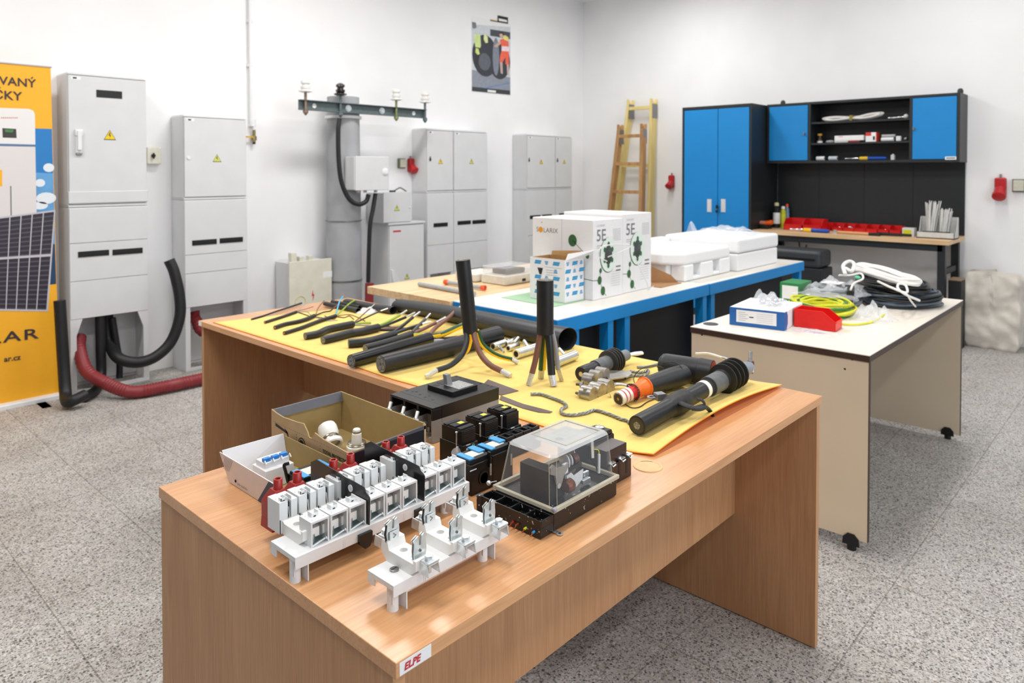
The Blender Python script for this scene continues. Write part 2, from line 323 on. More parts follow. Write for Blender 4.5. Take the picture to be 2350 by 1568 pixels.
# ================================================================ yellow felt mat
felt = mat('yellow felt', (255, 222, 122), .9, var=.03, scale=25, bump=.5, bscale=900, sheen=.2)
def make_translucent(m, col, f):
    N = m.node_tree.nodes; L = m.node_tree.links; o = N['Material Output']; b = N['Principled BSDF']; t_ = N.new('ShaderNodeBsdfTranslucent'); t_.inputs[0].default_value = lin(col)
    mx = N.new('ShaderNodeMixShader'); mx.inputs[0].default_value = f; L.new(b.outputs[0], mx.inputs[1]); L.new(t_.outputs[0], mx.inputs[2]); L.new(mx.outputs[0], o.inputs[0])
make_translucent(felt, (255, 170, 60), .05)
felt_o = mat('orange felt underside', (255, 150, 20), .9, var=.03)
def build_mat():
    def P(u, v): p = at(u, v, z=ZT+.004); return (p.x, p.y)
    # outline, counter-clockwise seen from above
    left = [P(489, 739), P(650, 789), P(812, 839), P(900, 869), P(954, 884)]
    near = [P(1060, 917), P(1186, 958), P(1237, 974), P(1340, 1008), P(1452, 1038), P(1500, 1046)]
    right = [P(1560, 1012), P(1640, 968), P(1720, 925), P(1795, 886)]
    far = [(2.165, 1.2), (2.162, 1.8), (2.155, 2.5), (2.15, 2.9)]
    out = left + near + right + far
    import bmesh
    bm = bmesh.new(); vs = []
    # dense outline
    pts = []
    for i in range(len(out)):
        a = Vector(out[i]).to_2d() if len(out[i]) > 2 else Vector(out[i]); c = Vector(out[(i+1) % len(out)]); n = max(1, int((c-a).length/.04))
        for k in range(n): pts.append(a.lerp(c, k/n))
    vs = [bm.verts.new((p.x, p.y, ZT+.0005)) for p in pts]; f = bm.faces.new(vs)
    for q in range(-4, 90):
        x = .6+q*.035
        bmesh.ops.bisect_plane(bm, geom=bm.verts[:]+bm.edges[:]+bm.faces[:], plane_co=(x, 0, 0), plane_no=(1, 0, 0))
        bmesh.ops.bisect_plane(bm, geom=bm.verts[:]+bm.edges[:]+bm.faces[:], plane_co=(0, x, 0), plane_no=(0, 1, 0))
    # lifted wavy border on the right-hand edge
    for v in bm.verts:
        x, y = v.co.x, v.co.y
        e0 = Vector(P(1500, 1046)); e1 = Vector(P(1795, 886)); d = e1-e0; L_ = d.length; d = d/L_
        rel = Vector((x, y))-e0; s_ = rel.dot(d); dist = abs(rel.x*d.y-rel.y*d.x)
        if -.05 < s_ < L_+.05 and dist < .09:
            k = max(0, 1-dist/.09)**1.4; w_ = math.sin(max(0, min(1, s_/L_))*math.pi)
            v.co.z += k*(.005+.024*w_)
    bmesh.ops.recalc_face_normals(bm, faces=bm.faces)
    if sum(f.normal.z for f in bm.faces) < 0: bmesh.ops.reverse_faces(bm, faces=bm.faces)
    me = bpy.data.meshes.new('felt_mat'); bm.to_mesh(me); bm.free()
    me.materials.append(felt); me.materials.append(felt_o)
    for p in me.polygons: p.use_smooth = True
    o = bpy.data.objects.new('felt_mat', me); S.collection.objects.link(o)
    md = o.modifiers.new('s', 'SOLIDIFY'); md.thickness = .0028; md.offset = 1; md.material_offset_rim = 1; md.material_offset = 1
    tag(o, 'large yellow felt mat with orange edge spread over both beech desks', 'mat')
build_mat()
# ================================================================ cabinets on the left wall
YW = Y1
def warn(b, cx, cz, s, y, pale=False):
    """warning triangle lying in the plane y, facing -y"""
    def tri(k, yy): return [(cx-s*k/2, yy, cz-s*k*.433), (cx+s*k/2, yy, cz-s*k*.433), (cx, yy, cz+s*k*.433)]
    b.use(mat('sign outline', (70, 72, 40) if pale else (30, 30, 28), .5, var=0)) if False else b.use(ink)
    b.quad(*tri(1, y)); b.use(mat('pale yellow warning print', (214, 214, 92), .5, var=.02) if pale else yel); b.quad(*tri(.84, y-.0004))
    b.use(ink); q = s*.14
    b.quad((cx-.1*q, y-.0008, cz+1.5*q), (cx-.8*q, y-.0008, cz-.5*q), (cx+.1*q, y-.0008, cz-.35*q), (cx-.2*q, y-.0008, cz-2.2*q), (cx+.75*q, y-.0008, cz+.05*q), (cx-.05*q, y-.0008, cz-.05*q), (cx+.5*q, y-.0008, cz+1.5*q))
def grip(x0, x1, z, t, yf, h=.036):
    b = MB().use(blk).box(x0, x1, yf-.004, yf, z-h/2, z+h/2).use(blkm).box(x0+.006, x1-.006, yf-.006, yf-.004, z-h*.1, z+h*.34)
    b.build('recessed_grip', None, t)
def cabinet(label, x0, x1, yf=5.10, ztop=1.812, zmid=1.214, zlo=.45, seams=(), grips=(), sign=None, lock=None, group=None, pale=False, depth=None, name='meter_cabinet'):
    yb = YW-.004; t = thing(name, ((x0+x1)/2, (yf+yb)/2, 0), label, 'electrical cabinet', group)
    g = .004
    MB().box(x0, x1, yf+.018, yb, zmid+g, ztop-.012).build('upper_body', gpl, t, bevel=.003)
    MB().hexa([(x0-.001, yf+.004, ztop-.016), (x1+.001, yf+.004, ztop-.016), (x1+.001, yb, ztop-.016), (x0-.001, yb, ztop-.016)],
              [(x0+.01, yf+.03, ztop), (x1-.01, yf+.03, ztop), (x1-.01, yb, ztop), (x0+.01, yb, ztop)]).build('roof', gpl, t, bevel=.003)
    d = MB().use(gpl).box(x0+g, x1-g, yf, yf+.017, zmid+.016, ztop-.022)
    d.build('door', None, t, bevel=.004)
    d = MB().use(gpl)
    d.box(x0, x1, yf+.006, yb, zmid-.004, zmid+.012)
    d.build('ledge', None, t, bevel=.003)
    MB().box(x0, x1, yf+.01, yb, zlo, zmid-.006).build('lower_body', gpl, t, bevel=.002)
    zs = [zmid-.01]+list(seams)+[zlo]
    for a, c in zip(zs[:-1], zs[1:]):
        MB().box(x0+.002, x1-.002, yf, yf+.012, c+.0018, a-.0018).build('front_panel', gpl, t, bevel=.0015)
    b = MB(); b.box(x0, x0+.035, yf, yf+.02, 0, zlo).box(x1-.035, x1, yf, yf+.02, 0, zlo).box(x0, x0+.012, yf+.02, yb, 0, zlo).box(x1-.012, x1, yf+.02, yb, 0, zlo).box(x0+.035, x1-.035, yf, yf+.02, 0, .02)
    b.box(x0+.012, x1-.012, yb-.01, yb, .02, zlo)
    b.build('pedestal', gpl, t, bevel=.001)
    for gx0, gx1, gz in grips: grip(gx0, gx1, gz, t, yf)
    if sign: b = MB(); warn(b, sign[0], sign[1], sign[2], yf-.0006, pale); b.build('warning_sign', None, t)
    if lock:
        MB().use(blk).ball((lock[0], yf-.004, lock[1]), .016, 12, 8, (.7, .35, 1)).ball((lock[0], yf-.004, lock[1]+.02), .009, 10, 6, (.6, .4, 1.2)).build('lock', None, t)
    MB().use(paper).box(x0+.02, x0+.075, yf-.0006, yf, ztop-.048, ztop-.03).use(ink).box(x0+.03, x0+.052, yf-.001, yf-.0006, ztop-.044, ztop-.034).build('label_plate', None, t)
    return t
def zf(u, v, y=5.10): return at(u, v, y=y).z
def xf(u, v, y=5.10): return at(u, v, y=y).x
def GR(y=5.10, *r): return [(xf(a, v, y), xf(c, v, y), zf((a+c)/2, v, y)) for a, c, v in r]
# tall one, left
x0, x1 = 1.417, 1.887
c1 = cabinet('tallest pale grey cabinet with white lever handle, beside the orange banner', x0, x1, ztop=2.038, zmid=1.188, zlo=.474,
    seams=(zf(160, 560), zf(160, 648)), grips=GR(5.10, (179, 250, 582), (258, 327, 577)), sign=(xf(252, 309), zf(252, 310), .075), name='distribution_cabinet')
yf = 5.10
MB().box(xf(221, 216), xf(280, 216), yf-.002, yf, zf(250, 225), zf(250, 208)).build('vent_slot', blk, c1)
hb = MB().use(gpl2); hx = xf(180, 325)
hb.box(hx-.022, hx+.022, yf-.02, yf, zf(180, 312), zf(180, 297)).box(hx-.012, hx+.012, yf-.03, yf-.012, zf(180, 345), zf(180, 300)).box(hx-.018, hx+.018, yf-.012, yf, zf(180, 356), zf(180, 297))
hb.use(steel).box(hx-.018, hx+.018, yf-.014, yf-.002, zf(180, 356), zf(180, 350)); hb.build('lever_handle', None, c1, bevel=.004)
# horizontal double rib under the door
MB().box(x0-.002, x1+.002, yf-.004, yf+.02, zf(160, 468), zf(160, 440)).build('rib', gpl, c1, bevel=.005)
# chamfered feet brackets
for sx, xx in ((1, x0+.035), (-1, x1-.035)):
    MB().prism([(xx, .474), (xx+sx*.035, .474), (xx, .37)], 'y', yf, yf+.02).build('corner_bracket', gpl, c1)
c2 = cabinet('pale grey meter cabinet with red hose below it, second from the left', 2.131, 2.593, seams=(zf(430, 586), zf(430, 629)), grips=GR(5.10, (441, 497, 556), (504, 557, 551)),
    sign=(xf(498, 362), zf(498, 363), .065), pale=True)
MB().use(gpl2).cyl((xf(433, 362), 5.1, zf(433, 362)), (xf(433, 362), 5.094, zf(433, 362)), .012).build('lock', None, c2)
c3 = cabinet('narrow pale grey cabinet beside the concrete pole, one black grip', 4.345, 4.675, seams=(.72,), grips=GR(5.10, (995, 1027, 516)), sign=(xf(1011, 369), zf(1011, 370), .06), lock=(xf(987, 366), zf(987, 366)))
c4 = cabinet('wide pale grey cabinet right of the narrow one, two black grips', 4.679, 5.138, seams=(.72,), grips=GR(5.10, (1050, 1080, 511), (1084, 1114, 509)), sign=(xf(1082, 369), zf(1082, 370), .06), pale=True)
c5 = cabinet('wide pale grey cabinet partly behind the white cable cartons', 5.744, 6.210, seams=(.72,), grips=GR(5.10, (1216, 1240, 498), (1244, 1266, 496)), sign=(xf(1242, 371), zf(1242, 371), .06), lock=(xf(1214, 368), zf(1214, 368)))
c6 = cabinet('narrow pale grey cabinet closest to the room corner', 6.214, 6.510, seams=(.72,), grips=GR(5.10, (1283, 1306, 493),), sign=(xf(1295, 371), zf(1295, 371), .055), lock=(xf(1279, 369), zf(1279, 369)))
# low white cabinet
yf = 5.05; x0, x1 = 3.866, 4.268
t = thing('low_cabinet', ((x0+x1)/2, 5.18, 0), 'low pale grey floor cabinet with a smaller box on its top', 'electrical cabinet')
MB().box(x0, x1, yf+.012, YW-.004, 0, .94).build('body', gpl, t, bevel=.003)
MB().box(x0-.008, x1+.008, yf-.008, YW-.004, .94, .958).build('roof', gpl, t, bevel=.003)
MB().box(x0+.006, x1-.006, yf, yf+.012, .08, .932).build('door', gpl, t, bevel=.002)
MB().use(rink).text('ENERGO', .026, (xf(902, 534, yf), yf, zf(902, 534, yf)), (1, 0, 0), (0, 0, 1), bold=.001, shear=.2).build('logo_print', None, t) if False else MB().use(rink).box(xf(902, 532, yf), xf(920, 532, yf), yf-.0006, yf, zf(910, 533, yf), zf(910, 529, yf)).build('logo_print', None, t)
b = MB(); warn(b, xf(934, 634, yf), zf(934, 634, yf), .06, yf-.0006, True); b.build('warning_sign', None, t)
hx, hz = xf(903, 632, yf), zf(903, 632, yf)
MB().use(gpl2).hexa([(hx-.015, yf-.02, hz-.06), (hx+.03, yf-.06, hz-.06), (hx+.03, yf, hz-.06), (hx-.015, yf, hz-.06)], [(hx-.03, yf-.01, hz+.05), (hx-.01, yf-.02, hz+.05), (hx-.01, yf, hz+.05), (hx-.03, yf, hz+.05)]).build('swing_handle', None, t)
x0, x1 = 3.81, 4.117
yf2 = 5.05
t = thing('junction_box', ((x0+x1)/2, 5.15, .958), 'small grey box with yellow warning triangle standing on the low cabinet', 'electrical box')
MB().box(x0+.0, x1-.0, yf2+.012, YW-.03, .9585, 1.222).build('body', gpl, t, bevel=.003)
MB().box(x0, x1, yf2, yf2+.012, .964, 1.228).build('lid', gpl, t, bevel=.002)
b = MB(); warn(b, xf(911, 476, yf2), zf(911, 477, yf2), .062, yf2-.0006, True); b.build('warning_sign', None, t)
MB().use(gpl2).cyl((x1-.02, yf2, 1.09), (x1-.02, yf2-.006, 1.09), .008).build('lock', None, t)
hx = xf(902, 438, 5.2)
MB().use(mat('grey wire', (90, 92, 95), .5)).tube(spline([(hx-.02, 5.18, 1.226), (hx+.03, 5.18, 1.25), (hx+.07, 5.18, 1.26), (hx+.12, 5.16, 1.228)]), .006, 8).use(blk).box(hx-.05, hx-.01, 5.15, 5.19, 1.222, 1.24).build('cable_stub', None, t)
# beige old cabinet
yf = 5.05; x0, x1 = 2.93, 3.275
t = thing('old_meter_cabinet', ((x0+x1)/2, 5.15, 0), 'old beige metal cabinet with drawn marks leaning by the grey pole', 'electrical cabinet')
beige = mat('aged beige enamel', (222, 219, 203), .5, var=.04, scale=10)
MB().box(x0-.0, x1, yf+.03, YW-.02, 0, .69).build('body', gpl, t, bevel=.003)
MB().box(xf(664, 650, yf), 3.288, yf, yf+.018, .02, .705).build('front_plate', beige, t, bevel=.002)
for u, w_, h_ in ((672, .05, .07), (690, .04, .035), (711, .04, .035)):
    xx = xf(u, 590, 5.12); MB().box(xx-w_/2, xx+w_/2, 5.10, 5.15, .69, .70+h_).build('top_fitting', beige, t, bevel=.006)
MB().use(paper).box(xf(741, 633, yf), xf(762, 633, yf), yf-.001, yf, zf(750, 637, yf), zf(750, 623, yf)).build('paper_label', None, t)
b = MB().use(mat('yellow marker', (214, 205, 120), .7, var=0)); cx, cz = xf(689, 693, yf), zf(689, 693, yf)
b.tube([(cx+.045*math.cos(a/10), yf-.001, cz+.045*math.sin(a/10)) for a in range(-5, 45, 3)], .003, 5)
b.use(rink); cx, cz = xf(718, 676, yf), zf(718, 678, yf)
b.quad((cx, yf-.001, cz+.045), (cx-.012, yf-.001, cz-.005), (cx, yf-.001, cz-.002), (cx-.003, yf-.001, cz-.05), (cx+.014, yf-.001, cz+.008), (cx+.003, yf-.001, cz+.006))
b.build('drawn_marks', None, t)
# ================================================================ concrete pole with cross-arm
conc = mat('concrete grey', (164, 166, 169), .7, var=.07, scale=6, bump=.2, bscale=60)
PX, PY = 3.445, 5.11; PR = .138
ztop_ = at(814, 226, y=PY).z
t = thing('utility_pole', (PX, PY, 0), 'short grey concrete pole with steel cross-arm standing against left wall', 'pole')
MB().lathe((PX, PY, 0), (0, 0, 1), [(0, PR+.012), (ztop_*.5, PR+.004), (ztop_, PR-.008), (ztop_, PR-.03), (ztop_-.02, PR-.03), (ztop_-.02, 0)], 40).build('shaft', conc, t)
for zz, m_, h_ in ((zf(814, 275, PY), gpl2, .022), (zf(814, 505, PY), steel, .006), (zf(814, 640, PY), steel, .012)):
    MB().use(m_).lathe((PX, PY, zz), (0, 0, 1), [(0, PR+.004), (0, PR+.012), (h_, PR+.012), (h_, PR+.004)], 40).build('steel_band', None, t)
AYm = 4.955; az0, az1 = zf(830, 262, AYm), zf(830, 240, AYm)
ax0, ax1 = xf(686, 240, AYm), xf(975, 258, AYm)
galv = mat('painted steel arm', (104, 116, 118), .5, .4, var=.08)
b = MB().use(galv).box(ax0, ax1, AYm+.006, AYm+.012, az0, az1).box(ax0, ax1, AYm-.03, AYm+.012, az1-.006, az1).box(ax0, ax1, AYm-.03, AYm+.012, az0, az0+.006)
b.build('cross_arm', None, t, bevel=.001)
b = MB().use(zinc)
for u in (800, 877):
    x = xf(u, 247, AYm); z = (az0+az1)/2; b.cyl((x, AYm+.006, z), (x, AYm-.008, z), .02, n=6).cyl((x, AYm+.006, z), (x, AYm, z), .028)
b.use(paper)
for u in (722, 950):
    x = xf(u, 243, AYm); b.cyl((x, AYm+.006, z), (x, AYm+.003, z), .018)
b.build('arm_bolts', None, t)
rustm = mat('rusty pin', (150, 128, 112), .6, .6, var=.1)
for u, dark, pm in ((699, 0, rustm), (779, 1, galv), (907, 0, mat('olive zinc pin', (140, 152, 100), .5, .6)), (973, 0, galv)):
    x = xf(u, 240, AYm); y = AYm-.014
    m_ = mat('dark brown glaze', (34, 24, 24), .2, coat=.5) if dark else mat('white glaze', (232, 230, 226), .25, coat=.4)
    ins = MB().use(m_).lathe((x, y, az1+.055), (0, 0, 1), [(0, .012), (0, .03), (.008, .052), (.016, .05), (.026, .028), (.03, .036), (.046, .038), (.052, .026), (.066, .026), (.072, .036), (.088, .034), (.1, .016), (.103, 0)], 20)
    ins.build('insulator', None, t, label='dark brown insulator' if dark else 'white porcelain insulator')
    MB().use(pm).cyl((x, y, az0-.02), (x, y, az1+.07), .011, n=10).cyl((x, y, az0-.02), (x, y, az0-.04), .018, .006, n=6).cyl((x, y, az0-.0), (x, y, az0-.02), .02, n=6).build('insulator_pin', None, t)
# meter box on pole
yb_ = PY-PR-.012; yf = yb_-.13; x0, x1 = xf(816, 400, yf), xf(893, 400, yf); z0, z1 = zf(855, 437, yf), zf(855, 359, yf)
t2 = thing('pole_mounted_box', ((x0+x1)/2, yb_-.06, z0), 'light grey box with round lock mounted on the concrete pole', 'electrical box')
MB().box(x0-.005, x1, yf+.012, yb_+.01, z0+.004, z1-.004).build('body', gpl, t2, bevel=.006)
MB().box(x0, x1, yf, yf+.012, z0, z1).build('lid', gpl, t2, bevel=.005)
cx = xf(884, 395, yf); cz = zf(884, 394, yf)
MB().use(gpl2).lathe((cx, yf, cz), (0, -1, 0), [(0, .03), (.006, .03), (.008, .02), (.012, .018), (.012, 0)], 24).build('lock', None, t2)
b = MB().use(gpl)
for u in (822, 838, 862): x = xf(u, 440, yf+.07); MB().use(gpl).cyl((x, yf+.07, z0+.004), (x, yf+.07, z0-.02), .014, n=12).build('cable_gland', None, t2)
# cables of the pole
def PP(u, v, y): p = at(u, v, y=y); return (p.x, p.y, p.z)
o = MB().tube(spline([PP(779, 272, 4.935), PP(776, 300, 4.93), PP(777, 360, 4.93), PP(783, 415, 4.92), PP(800, 455, 4.9), PP(822, 469, 4.88), PP(840, 462, 4.87), PP(846, 446, 4.86)], 10), .0185, 12).build('pole_cable', rub)
tag(o, 'thick black cable looping from cross-arm to the pole box', 'cable')
o = MB().tube(spline([PP(862, 444, 4.88), PP(856, 480, 4.88), PP(849, 520, 4.88), PP(846, 600, 4.88), PP(845, 648, 4.88)], 8), .0175, 12).build('pole_cable', rub)
tag(o, 'thick black cable running straight down beside the concrete pole', 'cable')
dred = mat('dark red hose', (138, 44, 50), .45, var=.05)
o = MB().tube([PP(848, 650, 4.87), PP(847, 700, 4.87), (PP(847, 700, 4.87)[0], 4.87, .0)], .036, 14).build('conduit', dred)
tag(o, 'short dark red conduit standing on the floor beside pole', 'conduit')
# wall sockets, switch, pipe, valve
def red_socket(cx, cy, cz, nrm, label, s=1.0):
    """angled red industrial socket; nrm is the wall normal (x,y)"""
    t = thing('power_socket', (cx, cy, cz), label, 'power socket'); nx, ny = nrm; tx, ty = -ny, nx
    red = mat('red socket plastic', (190, 32, 36), .35, var=.05); X = Matrix(((tx, nx, 0, cx), (ty, ny, 0, cy), (0, 0, 1, cz), (0, 0, 0, 1)))
    b = MB(); b.X = X; b.use(red).box(-.035*s, .035*s, 0, .04, -.07*s, .075*s); b.build('housing', None, t, bevel=.012)
    b = MB(); b.X = X; b.use(red).lathe((0, .03, -.01*s), (0, .75, -.65), [(0, .036*s), (.05*s, .036*s), (.055*s, .042*s), (.075*s, .042*s), (.08*s, .034*s), (.08*s, 0)], 20); b.build('plug_collar', None, t)
    b = MB(); b.X = X; b.use(steel).cyl((0, .015, .07*s), (0, .015, .1*s), .008); b.build('cable_entry', None, t)
yw = YW
p = at(940, 380, y=YW); red_socket(p.x, YW, p.z, (0, -1), 'red industrial socket on left wall beside narrow cabinet', .9)
p = at(1543, 417, x=X1); red_socket(X1, p.y, p.z, (-1, 0), 'red industrial socket on wall between ladder and blue cabinet', .95)
p = at(2297, 432, x=X1); red_socket(X1, p.y, p.z, (-1, 0), 'red industrial socket on wall right of the workbench', 1.15)
oldb = mat('aged socket plastic', (205, 203, 186), .5)
def small_box(p, nrm, label, s=.04):
    nx, ny = nrm; tx, ty = -ny, nx; b = MB(); b.X = Matrix(((tx, nx, 0, p.x), (ty, ny, 0, p.y), (0, 0, 1, p.z), (0, 0, 0, 1)))
    t = thing('wall_socket', p, label, 'wall socket')
    b.use(mat('olive socket rim', (120, 118, 96), .5)).box(-s, s, 0, .02, -s*1.15, s*1.15); b.build('back_box', None, t, bevel=.003)
    b = MB(); b.X = Matrix(((tx, nx, 0, p.x), (ty, ny, 0, p.y), (0, 0, 1, p.z), (0, 0, 0, 1))); b.use(oldb).box(-s*.8, s*.8, .02, .045, -s*.95, s*.95); b.build('cover', None, t, bevel=.005)
small_box(at(920, 375, y=YW), (0, -1), 'small beige socket left of the red one on left wall')
small_box(at(2339, 426, x=X1), (-1, 0), 'small beige socket at far right edge of the wall', .045)
p = at(348, 358, y=YW)
t = thing('wall_switch', p, 'beige rotary switch box on wall right of tallest cabinet', 'switch')
MB().box(p.x-.05, p.x+.05, YW-.05, YW, p.z-.06, p.z+.06).build('housing', mat('beige switch', (226, 223, 206), .45), t, bevel=.01)
MB().use(blk).cyl((p.x-.01, YW-.05, p.z), (p.x-.01, YW-.065, p.z), .013).box(p.x-.014, p.x-.006, YW-.07, YW-.06, p.z-.02, p.z+.02).build('knob', None, t)
p = at(577, 290, y=5.285)
t = thing('gas_pipe', (p.x, 5.285, p.z), 'thin white pipe running down the left wall to a brass valve', 'pipe')
MB().tube([(p.x-.008, 5.285, ZC-.001), (p.x-.006, 5.285, 2.4), (p.x, 5.285, p.z)], .011, 12).build('pipe', gpl2, t)
b = MB().use(gpl2)
for v in (48, 150): q = at(576, v, y=5.285); MB().use(gpl2).box(p.x-.02, p.x+.02, 5.285, YW, q.z-.01, q.z+.01).build('pipe_bracket', None, t)
b.cyl((p.x+.012, 5.285, p.z), (p.x+.012, 5.285, p.z+.05), .022).box(p.x-.01, p.x+.03, 5.285, YW, p.z+.0, p.z+.02); b.build('pipe_bracket', None, t)
q = at(583, 316, y=5.285)
brass = mat('brass', (150, 132, 88), .35, .8)
MB().use(brass).cyl((q.x, 5.285, q.z+.06), (q.x, 5.285, q.z-.035), .012).cyl((q.x, 5.285, q.z+.012), (q.x, 5.285, q.z-.02), .02, n=8).use(blkm).cyl((q.x, 5.285, q.z-.035), (q.x, 5.285, q.z-.05), .011).build('valve', None, t)
MB().use(mat('yellow valve lever', (216, 170, 30), .4)).box(q.x-.07, q.x, 5.27, 5.278, q.z-.002, q.z+.01).build('lever', None, t)
# ================================================================ poster
def Q(b, m_, y, *px): b.use(m_).quad(*[tuple(at(u, v, y=y)) for u, v in px])
yp = YW-.003
t = thing('poster', at(1128, 218, y=yp), 'tall poster of workers in safety vests beside a large tyre on left wall', 'poster')
pc = lambda n, c: mat('poster '+n, c, .6, var=.06, scale=30)
b = MB(); b.use(paper); A, B_, C_, D_ = at(1082, 210, y=YW), at(1172, 219, y=YW), at(1172, 56, y=YW), at(1082, 38, y=YW)
b.box(A.x, B_.x, YW-.0025, YW-.0005, A.z, C_.z); b.build('sheet', None, t)
b = MB(); y = yp
def zc(px, dy=.0): return y-dy
Q(b, pc('haze', (206, 212, 216)), y-.0002, (1083, 56), (1171, 62), (1171, 200), (1083, 192))
Q(b, pc('road', (140, 146, 158)), y-.0006, (1083, 160), (1171, 178), (1171, 208), (1083, 199))
Q(b, pc('dark band', (56, 60, 64)), y-.001, (1083, 199), (1171, 208), (1171, 218), (1083, 209))
Q(b, paper, y-.0014, (1119, 206), (1138, 208), (1138, 213), (1119, 211))
Q(b, pc('tree blur', (120, 124, 126)), y-.0008, (1083, 50), (1092, 52), (1094, 62), (1090, 66), (1084, 64))
Q(b, pc('van', (70, 74, 82)), y-.0008, (1125, 67), (1171, 74), (1171, 90), (1125, 82))
b.use(pc('tyre', (52, 56, 64)))
for u, v, r, k in ((1113, 128, .30, .0012), (1146, 140, .27, .001)):
    c = at(u, v, y=y); b.quad(*[(c.x+r*.62*math.cos(q*math.pi/14), y-k, c.z+r*.72*math.sin(q*math.pi/14)) for q in range(0, 28)][::-1])
b.use(pc('tyre rim', (128, 134, 148)))
c = at(1138, 130, y=y); b.quad(*[(c.x+.05*math.cos(q*math.pi/10), y-.0014, c.z+.2*math.sin(q*math.pi/10)) for q in range(20)][::-1])
b.use(pc('hub', (94, 98, 108))); c = at(1112, 142, y=y); b.quad(*[(c.x+.09*math.cos(q*math.pi/10), y-.0016, c.z+.09*math.sin(q*math.pi/10)) for q in range(20)][::-1])
Q(b, pc('lime vest', (208, 226, 150)), y-.002, (1090, 78), (1102, 80), (1104, 104), (1102, 110), (1091, 108), (1088, 92))
Q(b, pc('trouser', (44, 46, 52)), y-.0018, (1090, 108), (1102, 110), (1100, 130), (1097, 150), (1090, 148))
Q(b, pc('lime glove', (226, 234, 170)), y-.002, (1111, 78), (1119, 84), (1120, 98), (1114, 99), (1110, 90))
Q(b, pc('glove low', (214, 226, 130)), y-.002, (1092, 110), (1098, 112), (1101, 124), (1096, 126), (1091, 120))
Q(b, pc('skin', (214, 180, 164)), y-.0022, (1146, 78), (1152, 77), (1155, 83), (1151, 87), (1147, 84))
Q(b, pc('hair', (48, 44, 48)), y-.0021, (1146, 74), (1153, 73), (1156, 79), (1154, 84), (1151, 78), (1146, 79))
Q(b, pc('orange vest', (240, 104, 80)), y-.002, (1147, 92), (1154, 89), (1166, 91), (1168, 107), (1151, 107))
Q(b, pc('helmet', (232, 222, 132)), y-.0024, (1155, 82), (1160, 81), (1167, 86), (1166, 95), (1157, 91), (1154, 86))
Q(b, pc('vest band', (238, 220, 226)), y-.0022, (1151, 106), (1168, 107), (1168, 118), (1151, 117))
Q(b, pc('orange short', (240, 104, 80)), y-.002, (1151, 117), (1168, 118), (1168, 149), (1160, 147), (1160, 132), (1153, 143), (1146, 141), (1148, 128))
Q(b, pc('arm', (206, 172, 156)), y-.0022, (1147, 94), (1150, 100), (1139, 109), (1134, 106))
Q(b, pc('leg', (198, 172, 164)), y-.0022, (1147, 142), (1153, 143), (1154, 170), (1149, 168))
Q(b, pc('leg', (198, 172, 164)), y-.0022, (1163, 148), (1168, 149), (1168, 174), (1164, 172))
Q(b, pc('blue line', (92, 130, 190)), y-.0016, (1110, 202), (1171, 189), (1171, 191), (1116, 203))
Q(b, pc('logo black', (28, 30, 28)), y-.0018, (1142, 35), (1166, 40), (1166, 55), (1125, 48), (1125, 46), (1142, 49))
Q(b, pc('logo gold', (206, 182, 92)), y-.002, (1125, 44), (1141, 47), (1141, 49), (1125, 46))
Q(b, paper, y-.0024, (1144, 42), (1163, 46), (1164, 51), (1145, 48))
b.build('print', None, t)
# ================================================================ roll-up banner
yb = 5.13
def BP(u, v): return tuple(at(u, v, y=yb))
org = mat('banner orange', (248, 178, 32), .5, var=.01)
t = thing('rollup_banner', (at(60, 930, y=yb).x, yb, 0), 'orange solar advertising roll-up banner at the left edge', 'banner')
pr_, pl_ = BP(115, 152), BP(-60, 140)
def BQ(b, m_, k, *px): b.use(m_).quad(*[(at(u, v, y=yb).x, yb-k, at(u, v, y=yb).z) for u, v in px])
b = MB()
r0, r1 = at(116, 152, y=yb), at(137, 900, y=yb); l0x = r0.x-.85
b.use(org).hexa([(l0x, yb, r1.z), (r1.x, yb, r1.z), (r1.x, yb+.001, r1.z), (l0x, yb+.001, r1.z)], [(l0x, yb, r0.z), (r0.x, yb, r0.z), (r0.x, yb+.001, r0.z), (l0x, yb+.001, r0.z)])
b.build('banner_sheet', None, t, smooth=False)
b = MB()
BQ(b, mat('banner sky blue', (30, 122, 192), .5, var=0), .0004, (-70, 290), (119, 296), (122, 400), (-70, 392))
BQ(b, mat('banner sky mid', (96, 160, 212), .5, var=.12, scale=6), .0005, (-70, 390), (122, 398), (128, 640), (-70, 640))
cl = mat('banner cloud', (226, 232, 238), .5, var=0)
for u, v, w_, h_ in ((112, 385, 10, 9), (92, 420, 9, 8), (106, 455, 18, 12), (92, 472, 14, 8)):
    b.use(cl); c = at(u, v, y=yb); b.quad(*[(c.x+w_*.003*math.cos(q*math.pi/8), yb-.0008, c.z+h_*.003*math.sin(q*math.pi/8)) for q in range(16)][::-1])
BQ(b, mat('banner navy', (22, 62, 96), .5, var=0), .0007, (100, 560), (126, 560), (129, 652), (100, 655))
wht = mat('banner white', (232, 229, 228), .5, var=0)
BQ(b, wht, .0012, (-70, 245), (66, 250), (76, 254), (80, 262), (81, 332), (-70, 328))
BQ(b, mat('banner light grey', (222, 216, 215), .5, var=0), .0012, (-70, 334), (81, 337), (84, 500), (-70, 500))
BQ(b, gink, .0016, (-70, 330), (81, 334), (81, 336), (-70, 332))
BQ(b, gink, .0016, (23, 427), (26, 427), (27, 500), (24, 500))
BQ(b, org, .0016, (-70, 388), (5, 390), (5, 428), (-70, 428))
BQ(b, mat('display black', (52, 46, 46), .4, var=0), .0016, (5, 294), (37, 296), (38, 317), (6, 316))
BQ(b, mat('display green', (60, 130, 50), .4, var=0), .002, (11, 297), (31, 298), (29, 304), (12, 303))
